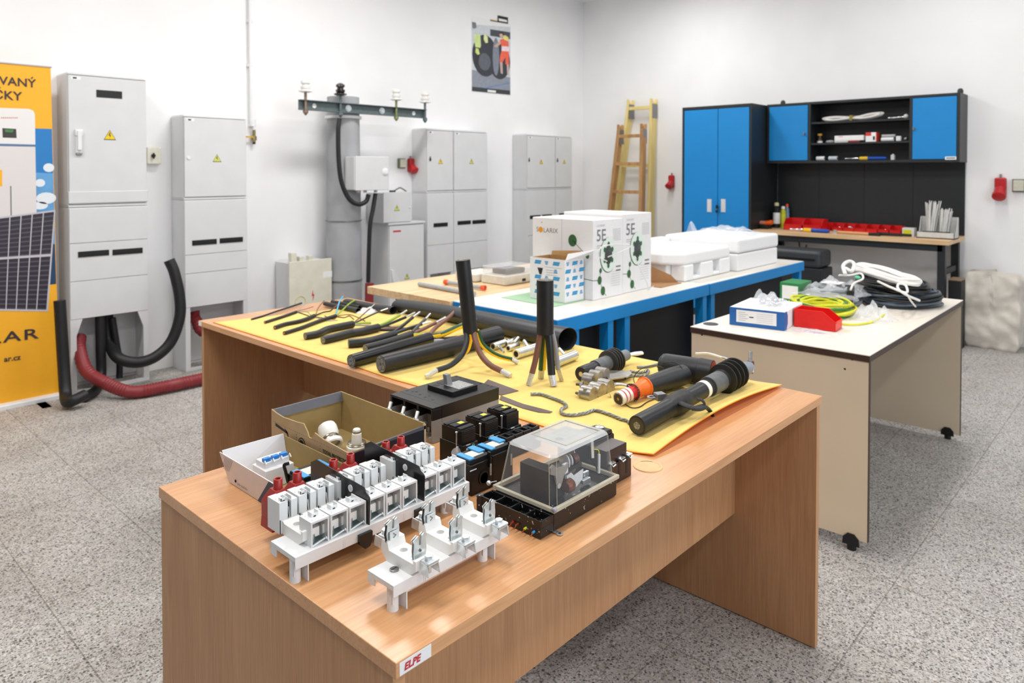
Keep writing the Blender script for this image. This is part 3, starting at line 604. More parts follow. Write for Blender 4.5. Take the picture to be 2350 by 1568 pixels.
for k in range(9): BQ(b, mat('banner red print', (214, 140, 130), .5, var=0), .0018, (2+4.4*k, 269), (5+4.4*k, 269), (5+4.4*k, 272), (2+4.4*k, 272))
# solar panel picture
fr = mat('panel frame print', (196, 192, 198), .5, var=0); ce = mat('panel cell print', (44, 38, 50), .4, var=0)
BQ(b, fr, .002, (-80, 508), (127, 482), (110, 715), (-80, 712))
def SP(s_, r_):   # picture coordinates in panel, s 0..1 left-right, r 0..1 top-bottom
    a = Vector((-80, 512)).lerp(Vector((125, 486)), s_); c = Vector((-80, 708)).lerp(Vector((107, 711)), s_); return a.lerp(c, r_)
for (ra, rb) in ((.0, .43), (.455, 1.0)):
    for k in range(8):
        nr = 9 if rb < .9 else 11
        for j in range(nr):
            a, c = ra+(rb-ra)*j/nr, ra+(rb-ra)*(j+.72)/nr
            BQ(b, ce, .0024, SP(k/8+.006, a), SP((k+1)/8-.006, a), SP((k+1)/8-.006, c), SP(k/8+.006, c))
            BQ(b, mat('panel bus print', (84, 80, 92), .5, var=0), .0022, SP(k/8+.006, c), SP((k+1)/8-.006, c), SP((k+1)/8-.006, ra+(rb-ra)*(j+1)/nr), SP(k/8+.006, ra+(rb-ra)*(j+1)/nr))
bi = mat('banner dark print', (54, 44, 48), .5, var=0)
def btext(s_, u, v, hpx, **k):
    p = at(u, v, y=yb); h_ = at(u, v-hpx, y=yb).z-p.z; b.use(bi).text(s_, h_/.72, (p.x, yb-.003, p.z), (1, 0, -.02), (0, 0, 1), align='RIGHT', bold=.001, **k)
btext('OVANÝ', 82, 201, 19); btext('ČKY', 50, 231, 20); btext('LAR', 88, 776, 24, space=1.15, sx=1.5); btext('ar.cz', 47, 825, 12)
b.build('banner_print', None, t, smooth=False)
MB().use(gpl2).cyl((l0x, yb, r0.z), (r0.x+.005, yb, r0.z), .011, n=12).build('top_rail', None, t)
zb = r1.z
MB().use(gpl2).box(l0x, r1.x+.012, yb-.05, yb+.05, zb-.055, zb+.0).build('base_cassette', None, t, bevel=.012)
MB().use(blkm).box(l0x, r1.x, yb-.03, yb+.03, 0, .012).use(steel).box(r1.x-.14, r1.x-.09, yb-.19, yb+.1, 0, zb-.05).build('foot', None, t)
# ================================================================ hoses and tubes around the two left cabinets
def hose(name, pts, r, m_, label, cat, rib=0, n=14):
    P = spline(pts, 12)
    if rib:
        P2 = []; L_ = 0; out = []; 
        for i in range(len(P)-1):
            d = (P[i+1]-P[i]).length; k = max(1, int(d/(rib/2)))
            for j in range(k): out.append(P[i].lerp(P[i+1], j/k))
        out.append(P[-1]); rs = [r*(1 if i % 2 else .9) for i in range(len(out))]; b = MB().tube(out, rs, n)
    else: b = MB().tube(P, r, n)
    return tag(b.build(name, m_), label, cat)
hose('corrugated_hose', [PP(183, 772, 5.2), PP(182, 800, 5.14), PP(198, 850, 5.02), PP(235, 876, 4.9), (xf(300, 885, 4.75), 4.75, .045), (xf(380, 876, 4.7), 4.7, .046), (xf(460, 860, 4.7), 4.7, .046), (2.6, 4.68, .05), (2.66, 4.8, .3), PP(482, 765, 5.12), PP(450, 735, 5.2), PP(445, 715, 5.22)], .04, dred, 'long dark red corrugated hose curving between the two left cabinets', 'hose', rib=.016)
hose('rubber_tube', [PP(388, 597, 5.0), PP(400, 625, 4.98), PP(412, 680, 4.96), PP(412, 730, 4.95), PP(392, 785, 4.95), PP(355, 820, 4.96), PP(312, 832, 4.99), PP(272, 822, 5.04), PP(252, 790, 5.19), PP(247, 760, 5.225), PP(246, 720, 5.23)], .036, rub, 'thick black tube hooking up from under the tallest cabinet', 'tube')
hose('rubber_tube', [PP(230, 725, 5.14), PP(231, 800, 5.14), (xf(232, 866, 5.12), 5.12, .09), (xf(222, 880, 5.0), 5.0, .035), (xf(190, 905, 4.9), 4.88, .03)], .03, rub, 'short black tube dropping straight down inside the tallest cabinet base', 'tube')
hose('rubber_tube', [PP(137, 690, 4.98), PP(141, 760, 4.97), PP(146, 840, 4.95), PP(150, 900, 4.9), PP(154, 922, 4.82), PP(172, 918, 4.78), PP(196, 906, 4.8)], .033, rub, 'black tube with bent elbow on floor between banner and cabinet', 'tube')
hose('rubber_tube', [PP(258, 730, 5.16), PP(266, 780, 5.16), PP(274, 830, 5.16), PP(274, 868, 5.15)], .02, rub, 'slim black tube end hanging behind the red hose', 'tube')
# ================================================================ right wall: tall blue cabinet, wall cabinet, bench
blue = mat('blue powder coat', (0, 133, 205), .5, var=.02, scale=5)
dkm = mat('anthracite powder coat', (30, 34, 37), .45, var=.05, scale=20)
def yx(u, v, x): return at(u, v, x=x).y
def zx(u, v, x): return at(u, v, x=x).z
xf_ = 6.40; y0, y1 = 2.914, 3.632; zt = 2.042
t = thing('tool_cabinet', (6.7, (y0+y1)/2, 0), 'tall blue two-door metal cabinet with black frame beside ladders', 'cabinet')
b = MB().use(dkm).box(xf_+.002, X1-.004, y0, y0+.02, 0, zt).box(xf_+.002, X1-.004, y1-.02, y1, 0, zt).box(xf_+.002, X1-.004, y0+.02, y1-.02, zt-.03, zt).box(xf_+.002, X1-.004, y0+.02, y1-.02, .0, .06).box(X1-.02, X1-.004, y0+.02, y1-.02, .06, zt-.03)
b.build('body', None, t, bevel=.002)
ym = yx(1647, 400, xf_)
for a, c in ((y0+.024, ym-.0025), (ym+.0025, y1-.024)): MB().box(xf_, xf_+.02, a, c, .065, zt-.034).build('door', blue, t, bevel=.003)
for u in (1628, 1660):
    yy = yx(u, 472, xf_); z = zx(u, 472, xf_)
    MB().use(mat('satin handle plate', (216, 216, 218), .4)).box(xf_-.004, xf_, yy-.023, yy+.023, z-.062, z+.062).use(gpl).box(xf_-.006, xf_-.004, yy-.015, yy+.015, z-.05, z+.05).build('handle', None, t, bevel=.001)
yy = yx(1648, 480, xf_); z = zx(1648, 474, xf_)
MB().use(steel).cyl((xf_, yy, z), (xf_-.02, yy, z), .008).use(blk).box(xf_-.03, xf_-.02, yy-.01, yy+.01, z-.02, z+.015).ball((xf_-.024, yy+.002, z-.045), .014).build('lock_with_keys', None, t)
# wall cabinet
xf_ = 6.72; y0, y1 = yx(2203, 300, xf_), 2.905; z0, z1 = zx(2200, 372, xf_), zx(2203, 212, xf_)
ya, yb2 = yx(1857, 300, xf_), yx(2090, 300, xf_)    # dividers
t = thing('wall_cabinet', (6.86, (y0+y1)/2, z0), 'long black wall cabinet with blue end doors and open shelves above bench', 'cabinet')
b = MB().use(dkm).box(xf_, X1-.004, y0, y1, z1-.022, z1).box(xf_, X1-.004, y0, y1, z0, z0+.022)
for a in (y0, yb2-.012, ya-.012, y1-.022): b.box(xf_, X1-.004, a, a+.022, z0+.022, z1-.022)
b.box(X1-.016, X1-.004, y0+.022, y1-.022, z0+.022, z1-.022); b.build('carcass', None, t, bevel=.001)
za, zb_ = zx(1970, 278, xf_), zx(1970, 328, xf_)
for zz in (za, zb_): MB().box(xf_+.01, X1-.016, yb2+.01, ya-.012, zz-.008, zz+.008).build('shelf', dkm, t)
MB().box(xf_-.004, xf_+.012, ya+.014, y1-.024, z0+.026, z1-.026).build('door', blue, t, bevel=.002)
MB().box(xf_-.004, xf_+.012, y0+.024, yb2-.014, z0+.026, z1-.026).build('door', blue, t, bevel=.002)
for u, v in ((1847, 307), (2098, 296)):
    p = at(u, v, x=xf_); MB().use(steel).cyl((xf_-.004, p.y, p.z), (xf_-.016, p.y, p.z), .011).box(xf_-.03, xf_-.016, p.y-.004, p.y+.004, p.z-.01, p.z+.01).build('lock', None, t)
p = at(2182, 363, x=xf_); MB().use(paper).box(xf_-.0048, xf_-.004, p.y-.04, p.y+.04, p.z-.013, p.z+.013).use(gink).box(xf_-.0052, xf_-.0048, p.y-.032, p.y+.032, p.z-.005, p.z+.005).build('label_plate', None, t)
for u, v in ((1797, 232), (2204, 205)):
    p = at(u, v, x=xf_+.06); MB().use(dkm).lathe((p.x, p.y, z1), (0, 0, 1), [(0, .022), (.02, .022), (.035, .014), (.04, 0)], 14).build('mounting_lug', None, t)
# back panel under the wall cabinet
MB().box(X1-.02, X1-.004, y0+.01, y1, .87, z0-.002)
o = MB().use(dkm).box(X1-.02, X1-.003, y0+.01, y1-.0, .872, z0-.002); bp_ = o
for k in range(1, 4):
    yk = y0+(y1-y0)*k/4; o.use(blkm).box(X1-.022, X1-.02, yk-.002, yk+.002, .872, z0-.004)
tag(o.build('back_panel', None), 'black metal back panel on the wall between bench and cabinet', 'panel')
# bench
ben = wood('bench top beech', (206, 166, 120), (232, 200, 158), 1, rough=.45)
xb0 = 6.41; by0, by1 = 1.312, 2.905; zb = .868
t = thing('workbench', (6.7, (by0+by1)/2, 0), 'workbench with wooden top on black legs below the wall cabinet', 'workbench')
MB().box(xb0, X1-.03, by0, by1, zb-.035, zb).build('bench_top', ben, t, bevel=.002)
b = MB().use(dkm).box(xb0+.03, xb0+.06, by0+.05, by1-.02, zb-.09, zb-.036); b.build('apron', None, t)
for yy in (by0+.03, by1-.08):
    for xx in (xb0+.03, X1-.1): MB().box(xx, xx+.055, yy, yy+.055, 0, zb-.036).build('leg', dkm, t)
    MB().box(xb0+.085, X1-.1, yy+.012, yy+.04, zb-.28, zb-.235).build('cross_bar', dkm, t)
# ---- things on the cabinet shelves
cordw = mat('white cord', (226, 222, 218), .8, var=.04, scale=80)
def on_shelf(u, z, x=6.80): return yx(u, 300, x)
sz = z0+.022
za_, zb2 = za+.008, zb_+.008
yl, yr = on_shelf(1888, 0), on_shelf(2027, 0)
b = MB().use(cordw)
for k in range(7):
    ph = k*.9; pts = []
    for i in range(40):
        q = 2*math.pi*i/40; s_ = math.cos(q); yy = (yl+yr)/2+(yl-yr)/2*s_*(1-.02*k); side = math.sin(q)
        wdt = .022*(1-math.exp(-((abs(s_))*2.2)**2)*.8)+.004*math.sin(k)
        pts.append((6.8+.02*math.sin(ph)+.01*side, yy, za_+.026+(.028 if s_ < -.3 else 0)*(abs(s_)-.3)*1.3+side*wdt+.006*math.cos(ph)))
    b.tube(pts, .0075, 7, closed=True)
b.use(mat('olive tie', (140, 128, 40), .6)).box(6.76, 6.84, (yl+yr)/2-.012, (yl+yr)/2+.012, za_+.004, za_+.05)
tag(b.build('cord_hank', None), 'hank of white cord on the upper shelf of the wall cabinet', 'cord')
def tagged(b, name, label, cat, group=None, **k): return tag(b.build(name, None, **k), label, cat, group)
chrome = mat('chrome', (220, 222, 224), .2, 1, var=0)
y = on_shelf(2040, 0); b = MB().use(chrome)
b.lathe((6.8, y+.012, za_+.012), (0, -1, 0), [(0, .006), (.01, .012), (.02, .01), (.03, .008), (.05, .012), (.09, .01), (.1, 0)], 12)
tagged(b, 'socket_bit', 'small chrome socket bit right of the cord hank', 'tool')
y = on_shelf(2060, 0); tagged(MB().use(chrome).lathe((6.8, y, za_+.014), (0, -1, 0), [(0, .008), (.012, .013), (.04, .013), (.05, .009), (.06, 0)], 12), 'socket_bit', 'middle chrome socket bit on the top shelf', 'tool')
y = on_shelf(2079, 0); tagged(MB().use(gpl2).ball((6.8, y, za_+.02), .02).use(chrome).cyl((6.8, y+.045, za_+.014), (6.8, y+.01, za_+.014), .009), 'knob_tool', 'white ball ended tool at right end of top shelf', 'tool')
# middle shelf
y = on_shelf(1880, 0)
tagged(MB().use(mat('dark glass', (50, 40, 32), .15)).lathe((6.82, y, zb2), (0, 0, 1), [(0, .022), (.045, .022), (.06, .012), (.07, .012)], 16).use(mat('yellow cap', (206, 160, 60), .4)).lathe((6.82, y, zb2+.07), (0, 0, 1), [(0, .02), (.018, .022), (.02, 0)], 16).use(gpl2).lathe((6.82, y, zb2+.004), (0, 0, 1), [(0, .024), (.018, .024)], 16), 'small_bottle', 'small brown bottle with yellow cap on the middle shelf', 'bottle')
y = on_shelf(1906, 0)
tagged(MB().use(clear).ball((6.79, y, zb2+.0135), .03, 12, 7, (.8, 1.3, .45)).use(chrome).ball((6.79, y, zb2+.012), .012), 'parts_bag', 'tiny bag of metal parts on the middle shelf', 'bag')
ya1, ya2 = on_shelf(1919, 0), on_shelf(1985, 0)
tagged(MB().use(mat('white foam tray', (206, 204, 202), .6)).box(6.76, 6.83, on_shelf(1950, 0), ya1, zb2, zb2+.016), 'flat_box', 'flat grey packet under the long white box', 'box')
tagged(MB().use(paper).box(6.76, 6.83, ya2, ya1, zb2+.017, zb2+.062).use(mat('pink print', (220, 170, 180), .6, var=0)).box(6.7595, 6.76, ya1-.07, ya1-.035, zb2+.048, zb2+.058), 'long_box', 'long white box on the middle shelf', 'box', bevel=.002)
tagged(MB().use(mat('red tool grip', (150, 30, 26), .4)).box(6.74, 6.757, on_shelf(1977, 0), on_shelf(1951, 0), zb2, zb2+.015), 'pliers', 'red handled pliers in front of long white box', 'tool', bevel=.003)
yb3 = on_shelf(1991, 0), on_shelf(2016, 0)
tagged(MB().use(paper).box(6.75, 6.84, yb3[1], yb3[0], zb2, zb2+.082).use(mat('red box print', (206, 60, 44), .5, var=0)).box(6.749, 6.8505, yb3[0]-.045, yb3[0]+.0005, zb2+.052, zb2+.0825).box(6.7495, 6.8405, yb3[1]-.0005, yb3[1]+.006, zb2, zb2+.0825).use(ink).box(6.7492, 6.75, yb3[1]+.014, yb3[1]+.03, zb2+.015, zb2+.048), 'small_carton', 'red and white product carton on the middle shelf', 'box')
y1_, y2_ = on_shelf(2024, 0), on_shelf(2052, 0)
tagged(MB().use(gpl2).cyl((6.79, y1_, zb2+.018), (6.79, y2_, zb2+.018), .018), 'white_tube', 'white tube lying right of the red and white carton', 'tube')
tagged(MB().use(mat('grey tube', (186, 184, 182), .5)).cyl((6.80, y1_, zb2+.05), (6.80, y2_-.01, zb2+.05), .012), 'grey_tube', 'thin grey tube resting on top of the white tube', 'tube')
y = on_shelf(2063, 0); tagged(MB().use(gpl2).box(6.78, 6.82, y-.02, y+.02, zb2, zb2+.045), 'plug', 'white plug block at right of middle shelf', 'plug', bevel=.008)
y = on_shelf(2079, 0); tagged(MB().use(steel).ball((6.8, y, zb2+.018), .018), 'steel_ball', 'round grey knob at right end of middle shelf', 'knob')
# bottom shelf
for u, s_, m_, lb in ((1884, 1, paper, 'left white roll on the bottom shelf of the wall cabinet'), (1913, 1.05, mat('pale blue roll', (200, 212, 220), .5), 'pale blue roll on the bottom shelf of the wall cabinet')):
    y = on_shelf(u, 0); tagged(MB().use(m_).lathe((6.8, y+.036*s_, sz+.021), (0, -1, 0), [(0, .012), (0, .02), (.07*s_, .02), (.07*s_, .012)], 16).use(blkm).cyl((6.8, y-.036, sz+.021), (6.8, y-.055, sz+.021), .008), 'tape_roll', lb, 'roll')
def torch(yc, z, x, L_, r, label, name='gas_torch'):
    d = (0, -1, 0)
    b = MB().use(chrome).lathe((x, yc+L_/2, z), d, [(0, .3*r), (.1*L_, .5*r), (.12*L_, .3*r), (.2*L_, .55*r), (.24*L_, .4*r), (.28*L_, .8*r), (.34*L_, .8*r), (.34*L_, 0)], 14)
    b.use(mat('tool yellow', (240, 196, 40), .4)).lathe((x, yc+L_/2-.36*L_, z), d, [(0, .8*r), (.02*L_, r), (.2*L_, r), (.2*L_, 0)], 16)
    b.use(mat('tool blue', (10, 72, 168), .4)).lathe((x, yc+L_/2-.56*L_, z), d, [(0, r*.9), (.02*L_, r), (.38*L_, r*.95), (.44*L_, .7*r), (.44*L_, 0)], 16)
    return tagged(b, name, label, 'tool')
torch((on_shelf(1940, 0)+on_shelf(2035, 0))/2, sz+.017, 6.8, abs(on_shelf(1940, 0)-on_shelf(2035, 0)), .017, 'blue and yellow gauge tool on bottom shelf of wall cabinet')
y = on_shelf(2050, 0); tagged(MB().use(gpl).box(6.78, 6.82, y-.014, y+.014, sz, sz+.045).use(chrome).cyl((6.8, y, sz+.045), (6.8, y, sz+.055), .012), 'clamp_block', 'small grey clamp right of the blue and yellow tool', 'tool', bevel=.004)
# ---- things on the bench
zt_ = zb
def yb_at(u, x, v=515): return at(u, v, x=x).y
def can(u, x, r, h, m1, m2, label, cap):
    y = yb_at(u, x)
    tagged(MB().use(m1).lathe((x, y, zt_), (0, 0, 1), [(0, r), (h*.8, r), (h*.86, r*.6), (h*.9, r*.6)], 18).use(m2).lathe((x, y, zt_+.04), (0, 0, 1), [(0, r+.001), (h*.45, r+.001)], 18).use(cap).lathe((x, y, zt_+h*.9), (0, 0, 1), [(0, r*.7), (h*.12, r*.65), (h*.14, 0)], 14), 'spray_can', label, 'spray can')
can(1782, 6.80, .032, .235, blkm, paper, 'dark spray can with white label on the workbench', mat('pale green cap', (206, 206, 160), .4))
can(1797, 6.86, .027, .20, mat('lime can', (196, 200, 40), .35), mat('lime can label', (206, 210, 60), .35), 'lime green spray can on workbench', gpl2)
can(1806, 6.92, .02, .22, mat('blue can', (110, 140, 176), .35), mat('blue can label', (130, 160, 190), .35), 'thin blue grey can with orange cap on workbench', mat('orange cap', (226, 98, 30), .4))
# drills at left
y = yb_at(1763, 6.62)
tagged(MB().use(blk).box(6.56, 6.66, y-.02, y+.07, zt_, zt_+.035).use(mat('salmon tool', (206, 130, 110), .45)).cyl((6.6, y+.07, zt_+.055), (6.6, y+.0, zt_+.055), .02, n=12).use(mat('orange tool', (226, 92, 26), .4)).cyl((6.6, y+.02, zt_+.052), (6.6, y-.05, zt_+.066), .022, n=12), 'power_tool', 'orange and black hand tool at left end of the workbench', 'tool', bevel=.004)
redp = mat('red bin plastic', (206, 16, 18), .4, var=.04)
def bin_(b, x, yc, w_, d_, h_, z):
    """open-front storage bin, front facing -x"""
    t_ = .003
    b.box(x, x+d_, yc-w_/2, yc+w_/2, z, z+t_)
    b.box(x+d_-t_, x+d_, yc-w_/2, yc+w_/2, z, z+h_)
    for s_ in (-1, 1):
        y_ = yc+s_*w_/2; b.prism([(x, z), (x+d_, z), (x+d_, z+h_), (x+d_*.3, z+h_), (x, z+h_*.5)], 'y', y_-(t_ if s_ > 0 else 0), y_+(0 if s_ > 0 else t_))
    b.box(x, x+t_, yc-w_/2, yc+w_/2, z, z+h_*.5).box(x-.004, x+.002, yc-w_/2, yc+w_/2, z+h_*.46, z+h_*.52)
    b.box(x+d_*.3, x+d_, yc-w_/2-.003, yc-w_/2+.001, z+h_-.004, z+h_)
    return b
ybl = [yb_at(1819, 6.62, 510), yb_at(1863, 6.62, 510)]; wl = (ybl[0]-ybl[1])*.97
for k, (yy, lb) in enumerate(zip(ybl, ('large red storage bin at left on the workbench', 'second large red storage bin on the workbench'))):
    tag(bin_(MB().use(redp), 6.62, yy, wl, .17, .105, zt_).build('storage_bin', None), lb, 'storage bin', 'red storage bins on the workbench')
us = [1915, 1943, 1968, 1994, 2021, 2048, 2073]
src = None
for k in range(1, 8):
    u = 1894+27.1*(k-1)*.98; yy = yb_at(u, 6.80, 522)
    if src is None:
        w_ = abs(yb_at(1894, 6.80, 522)-yb_at(1894+26.5, 6.80, 522))*.985
        src = bin_(MB().use(redp), 6.80, yy, w_, .12, .068, zt_).build('small_storage_bin', None); o = src; ys = yy
    else: o = src.copy(); S.collection.objects.link(o); o.location.y += yy-ys
    tag(o, 'small red storage bin, number %s from the left in the row on the workbench' % ('first second third fourth fifth sixth seventh'.split()[k-1]), 'storage bin', 'red storage bins on the workbench')
    o['label'] = 'small red storage bin on the workbench, %s of the row from the left' % ('first second third fourth fifth sixth last'.split()[k-1])
    if k in (2, 3, 6):
        c = MB().use(chrome)
        for q in range(5): c.ball((6.84+random.uniform(-.02, .02), yy+random.uniform(-.02, .02), zt_+.015+random.uniform(0, .025)), .01, 8, 5)
        tagged(c, 'metal_parts', 'heap of small metal parts in the %s small red bin' % {2: 'second', 3: 'third', 6: 'sixth'}[k], 'metal parts')
        S.collection.objects[-1]['kind'] = 'stuff'
torch((yb_at(1812, 6.5, 528)+yb_at(1903, 6.5, 528))/2, zt_+.018, 6.5, abs(yb_at(1812, 6.5)-yb_at(1903, 6.5)), .018, 'blue and yellow gauge tool lying on the workbench front')
xh = 6.50
ha, hb_ = yb_at(1916, xh, 533), yb_at(2020, xh, 536)
b = MB().use(chrome).box(xh-.012, xh+.012, ha-.02, ha+.01, zt_, zt_+.035).use(mat('hammer handle wood', (212, 160, 110), .5)).cyl((xh, ha-.02, zt_+.017), (xh, ha-.02+(hb_-ha)*.7, zt_+.014), .01, .012, 10).use(blkm).cyl((xh, ha-.02+(hb_-ha)*.7, zt_+.014), (xh, hb_, zt_+.014), .0135, n=10)
tagged(b, 'hammer', 'small hammer with wooden handle on the workbench edge', 'tool')
ha, hb_ = yb_at(2016, 6.56, 528), yb_at(2092, 6.56, 532)
tagged(MB().use(blk).cyl((6.56, ha, zt_+.016), (6.56, hb_, zt_+.016), .014, .011, 10).use(mat('orange red grip', (214, 62, 36), .4)).cyl((6.59, yb_at(1962, 6.59), zt_+.012), (6.59, ha+.03, zt_+.012), .011, n=10), 'cutting_tool', 'black and red cable stripping tool near front of workbench', 'tool')
ya1, ya2 = yb_at(2072, 6.66, 530), yb_at(2099, 6.66, 530)
tagged(MB().use(gpl).box(6.64, 6.72, ya2, ya1, zt_, zt_+.07).use(mat('lime label', (206, 206, 20), .5, var=0)).box(6.6392, 6.64, ya2+.02, ya1-.008, zt_+.02, zt_+.055), 'small_case', 'small grey case with lime label beside cable tie stand', 'box', bevel=.003)
# cable tie stand
x = 6.56; y1_, y2_ = yb_at(2103, x, 545), yb_at(2190, x, 550)
pgrey = mat('pale grey stand', (206, 206, 204), .5)
t = thing('cable_tie_stand', (x+.08, (y1_+y2_)/2, zt_), 'grey stand holding cable ties at right end of workbench', 'stand')
MB().use(pgrey).box(x, x+.16, y2_, y1_, zt_, zt_+.008).prism([(x, zt_), (x+.006, zt_), (x+.006, zt_+.05), (x, zt_+.05)], 'y', y2_, y1_).prism([(x+.15, zt_), (x+.16, zt_), (x+.16, zt_+.17), (x+.15, zt_+.17)], 'y', y2_, y1_).prism([(x, zt_), (x+.16, zt_), (x+.16, zt_+.17), (x+.13, zt_+.17), (x+.08, zt_+.05), (x, zt_+.05)], 'y', y1_-.004, y1_).prism([(x, zt_), (x+.16, zt_), (x+.16, zt_+.17), (x+.13, zt_+.17), (x+.08, zt_+.05), (x, zt_+.05)], 'y', y2_, y2_+.004).build('stand', None, t)
ym_ = (y1_+y2_)/2; tie = mat('natural nylon', (222, 222, 218), .4, var=.03)
for k, (yc, hh, lb) in enumerate(((y1_-.085, .30, 'bundle of tall white cable ties standing in the grey stand'), (y2_+.09, .24, 'shorter bundle of white cable ties at right in the stand'))):
    b = MB().use(tie)
    for q in range(34):
        a, c = random.uniform(-.045, .045), random.uniform(0, .06); le = random.uniform(-.02, .05)
        b.tube([(x+.05+c, yc+a*.6, zt_+.012), (x+.06+c, yc+a*.8-le*.2, zt_+hh*.5), (x+.075+c, yc+a*1.0-le*.5, zt_+hh*random.uniform(.9, 1.02))], .0035, 4)
    b.use(blkm).box(x+.03, x+.05, yc-.05, yc+.05, zt_+.05-.02, zt_+.075-.02)
    tagged(b, 'cable_tie_bundle', lb, 'cable ties')
# under the bench: black case, dark box; things by the wall right
dg = mat('dark grey tool case', (52, 56, 60), .45)
t = thing('tool_case', (6.35, 2.30, 0), 'dark grey rounded tool case on black box under the workbench end', 'case')
z_a, z_b = zx(1884, 618, 6.1), zx(1884, 577, 6.1); yR = yx(1883, 600, 6.1)
MB().box(6.1, 6.37, yR, yR+.5, z_a, z_b).build('case_body', dg, t, bevel=.035, seg=4)
MB().box(6.09, 6.1, yR+.05, yR+.45, (z_a+z_b)/2-.01, (z_a+z_b)/2+.005).build('seam_ridge', blk, t)
MB().box(6.12, 6.36, yR-.01, yR+.46, 0.0, z_a-.002).build('case_base', mat('black storage box', (36, 38, 41), .5), t, bevel=.01)
t['label'] = 'dark grey rounded tool case standing on its black base under the workbench'
b = MB().tube(spline([(6.6, 2.55, zt_-.05), (6.55, 2.5, .6), (6.45, 2.42, z_b+.01)]), .008, 8)
tag(b.build('thin_cable', mat('dull red wire', (96, 60, 62), .5)), 'thin dull red wire hanging under the workbench', 'cable')
y_ = yx(2204, 660, 6.72)
tagged(MB().use(blkm).box(6.54, 6.69, y_-.04, y_+.05, 0, zx(2204, 642, 6.65)).use(mat('tan lid edge', (150, 124, 100), .6)).box(6.54, 6.69, y_-.04, y_+.05, zx(2204, 642, 6.65), zx(2204, 638, 6.65)), 'waste_bin', 'black narrow bin between workbench and the large sack', 'bin', bevel=.004)
# big woven sack
def sack():
    import bmesh
    xa, xb = 6.72, 6.97; ya_, yb_ = .90, 1.262; zt2 = .56
    nx, ny, nz = 10, 22, 20; bm = bmesh.new(); rnd = random.Random(3)
    me = bpy.data.meshes.new('woven_sack')
    bmesh.ops.create_grid(bm, x_segments=2, y_segments=2, size=1); bm.clear()
    def P(s_, h_):  # perimeter parameter
        per = [(xa, ya_), (xa, yb_), (xb, yb_), (xb, ya_)]; k = s_*4; i = int(k) % 4; f_ = k-int(k); a = per[i]; c = per[(i+1) % 4]
        return a[0]+(c[0]-a[0])*f_, a[1]+(c[1]-a[1])*f_
    rows = []; N_ = 96
    for j in range(nz+1):
        h_ = j/nz; row = []
        for i in range(N_):
            x, y = P(i/N_, h_); cx, cy = (xa+xb)/2, (ya_+yb_)/2
            bulge = 1+.05*math.sin(math.pi*h_)-.10*(h_ > .9)*(h_-.9)*10
            if h_ < .1: bulge -= (.1-h_)*1.2
            w1 = math.sin(h_*14+y*5+2*math.sin(y*7)); w2 = math.sin(h_*37-y*16+3*math.sin(y*9+h_*4)); nz_ = .016*w1+.008*w2*abs(w2)+.006*math.sin(y*60+6*math.sin(h_*9))
            row.append(bm.verts.new((min(6.985, cx+(x-cx)*bulge+(nz_ if x < cx else 0)), cy+(y-cy)*bulge+nz_*.4, h_*(zt2+.03*math.sin(y*9)+(.07 if y > 1.08 else .0)))))
        rows.append(row)
    for j in range(nz):
        for i in range(N_): bm.faces.new((rows[j][i], rows[j][(i+1) % N_], rows[j+1][(i+1) % N_], rows[j+1][i]))
    bm.faces.new(rows[0][::-1]); c = bm.verts.new(((xa+xb)/2, (ya_+yb_)/2+.05, zt2+.05))
    for i in range(N_): bm.faces.new((rows[-1][i], rows[-1][(i+1) % N_], c))
    bmesh.ops.recalc_face_normals(bm, faces=bm.faces); bm.to_mesh(me); bm.free()
    for p in me.polygons: p.use_smooth = True
    me.materials.append(mat('woven sack cloth', (222, 215, 204), .85, var=.1, scale=7, bump=.4, bscale=35))
    o = bpy.data.objects.new('woven_sack', me); S.collection.objects.link(o); tag(o, 'large dirty white woven sack full of material by right wall', 'sack')
sack()
# ================================================================ ladders
def ladder(name, label, rails, rungs, m_, dep, wid, xt, lean, plate):
    """rails: ((top px),(low px)) x2"""
    t = thing('ladder', (xt, 4.4, 0), label, 'ladder')
    def pt(u, v):
        x = xt
        for _ in range(12): p = at(u, v, x=x); x = xt-lean*(2.3-p.z)
        return at(u, v, x=x)
    R_ = []
    for (a, c) in rails:
        pa, pb = pt(*a), pt(*c); d = (pb-pa)/(pa.z-pb.z); p0 = pa+d*pa.z; R_.append((pa, p0))
        b = MB(); hw = wid/2
        b.hexa([(p0.x, p0.y-hw, 0), (p0.x+dep, p0.y-hw, 0), (p0.x+dep, p0.y+hw, 0), (p0.x, p0.y+hw, 0)], [(pa.x, pa.y-hw, pa.z), (pa.x+dep, pa.y-hw, pa.z), (pa.x+dep, pa.y+hw, pa.z), (pa.x, pa.y+hw, pa.z)])
        for ox in (0, dep-.025):   # forked tip
            b.prism([(pa.x+ox, pa.z), (pa.x+ox+.03, pa.z), (pa.x+ox+(.0 if ox == 0 else .03), pa.z+.05)], 'y', pa.y-hw, pa.y+hw)
        b.build('rail', m_, t, bevel=.003)
        if plate: MB().box(pa.x-.004, pa.x+dep+.004, pa.y-hw-.002, pa.y-hw, pa.z-.17, pa.z-.01).build('hinge_plate', steel, t)
    for v in rungs:
        ul = 1440; p = pt(1450, v); z = p.z
        def L(r, z): a, c = r; return c.lerp(a, z/a.z)
        q0, q1 = L(R_[0], z), L(R_[1], z); b = MB(); b.hexa([(q0.x, q1.y, z-.018), (q0.x+dep*.4, q1.y, z-.018), (q0.x+dep*.4, q0.y, z-.018), (q0.x, q0.y, z-.018)][:4], [(q0.x, q1.y, z+.018), (q0.x+dep*.4, q1.y, z+.018), (q0.x+dep*.4, q0.y, z+.018), (q0.x, q0.y, z+.018)])
        b.build('rung', m_, t, bevel=.002)
    return t
yw_ = wood('yellow varnished pine', (222, 198, 120), (236, 216, 146), 2, rough=.4)
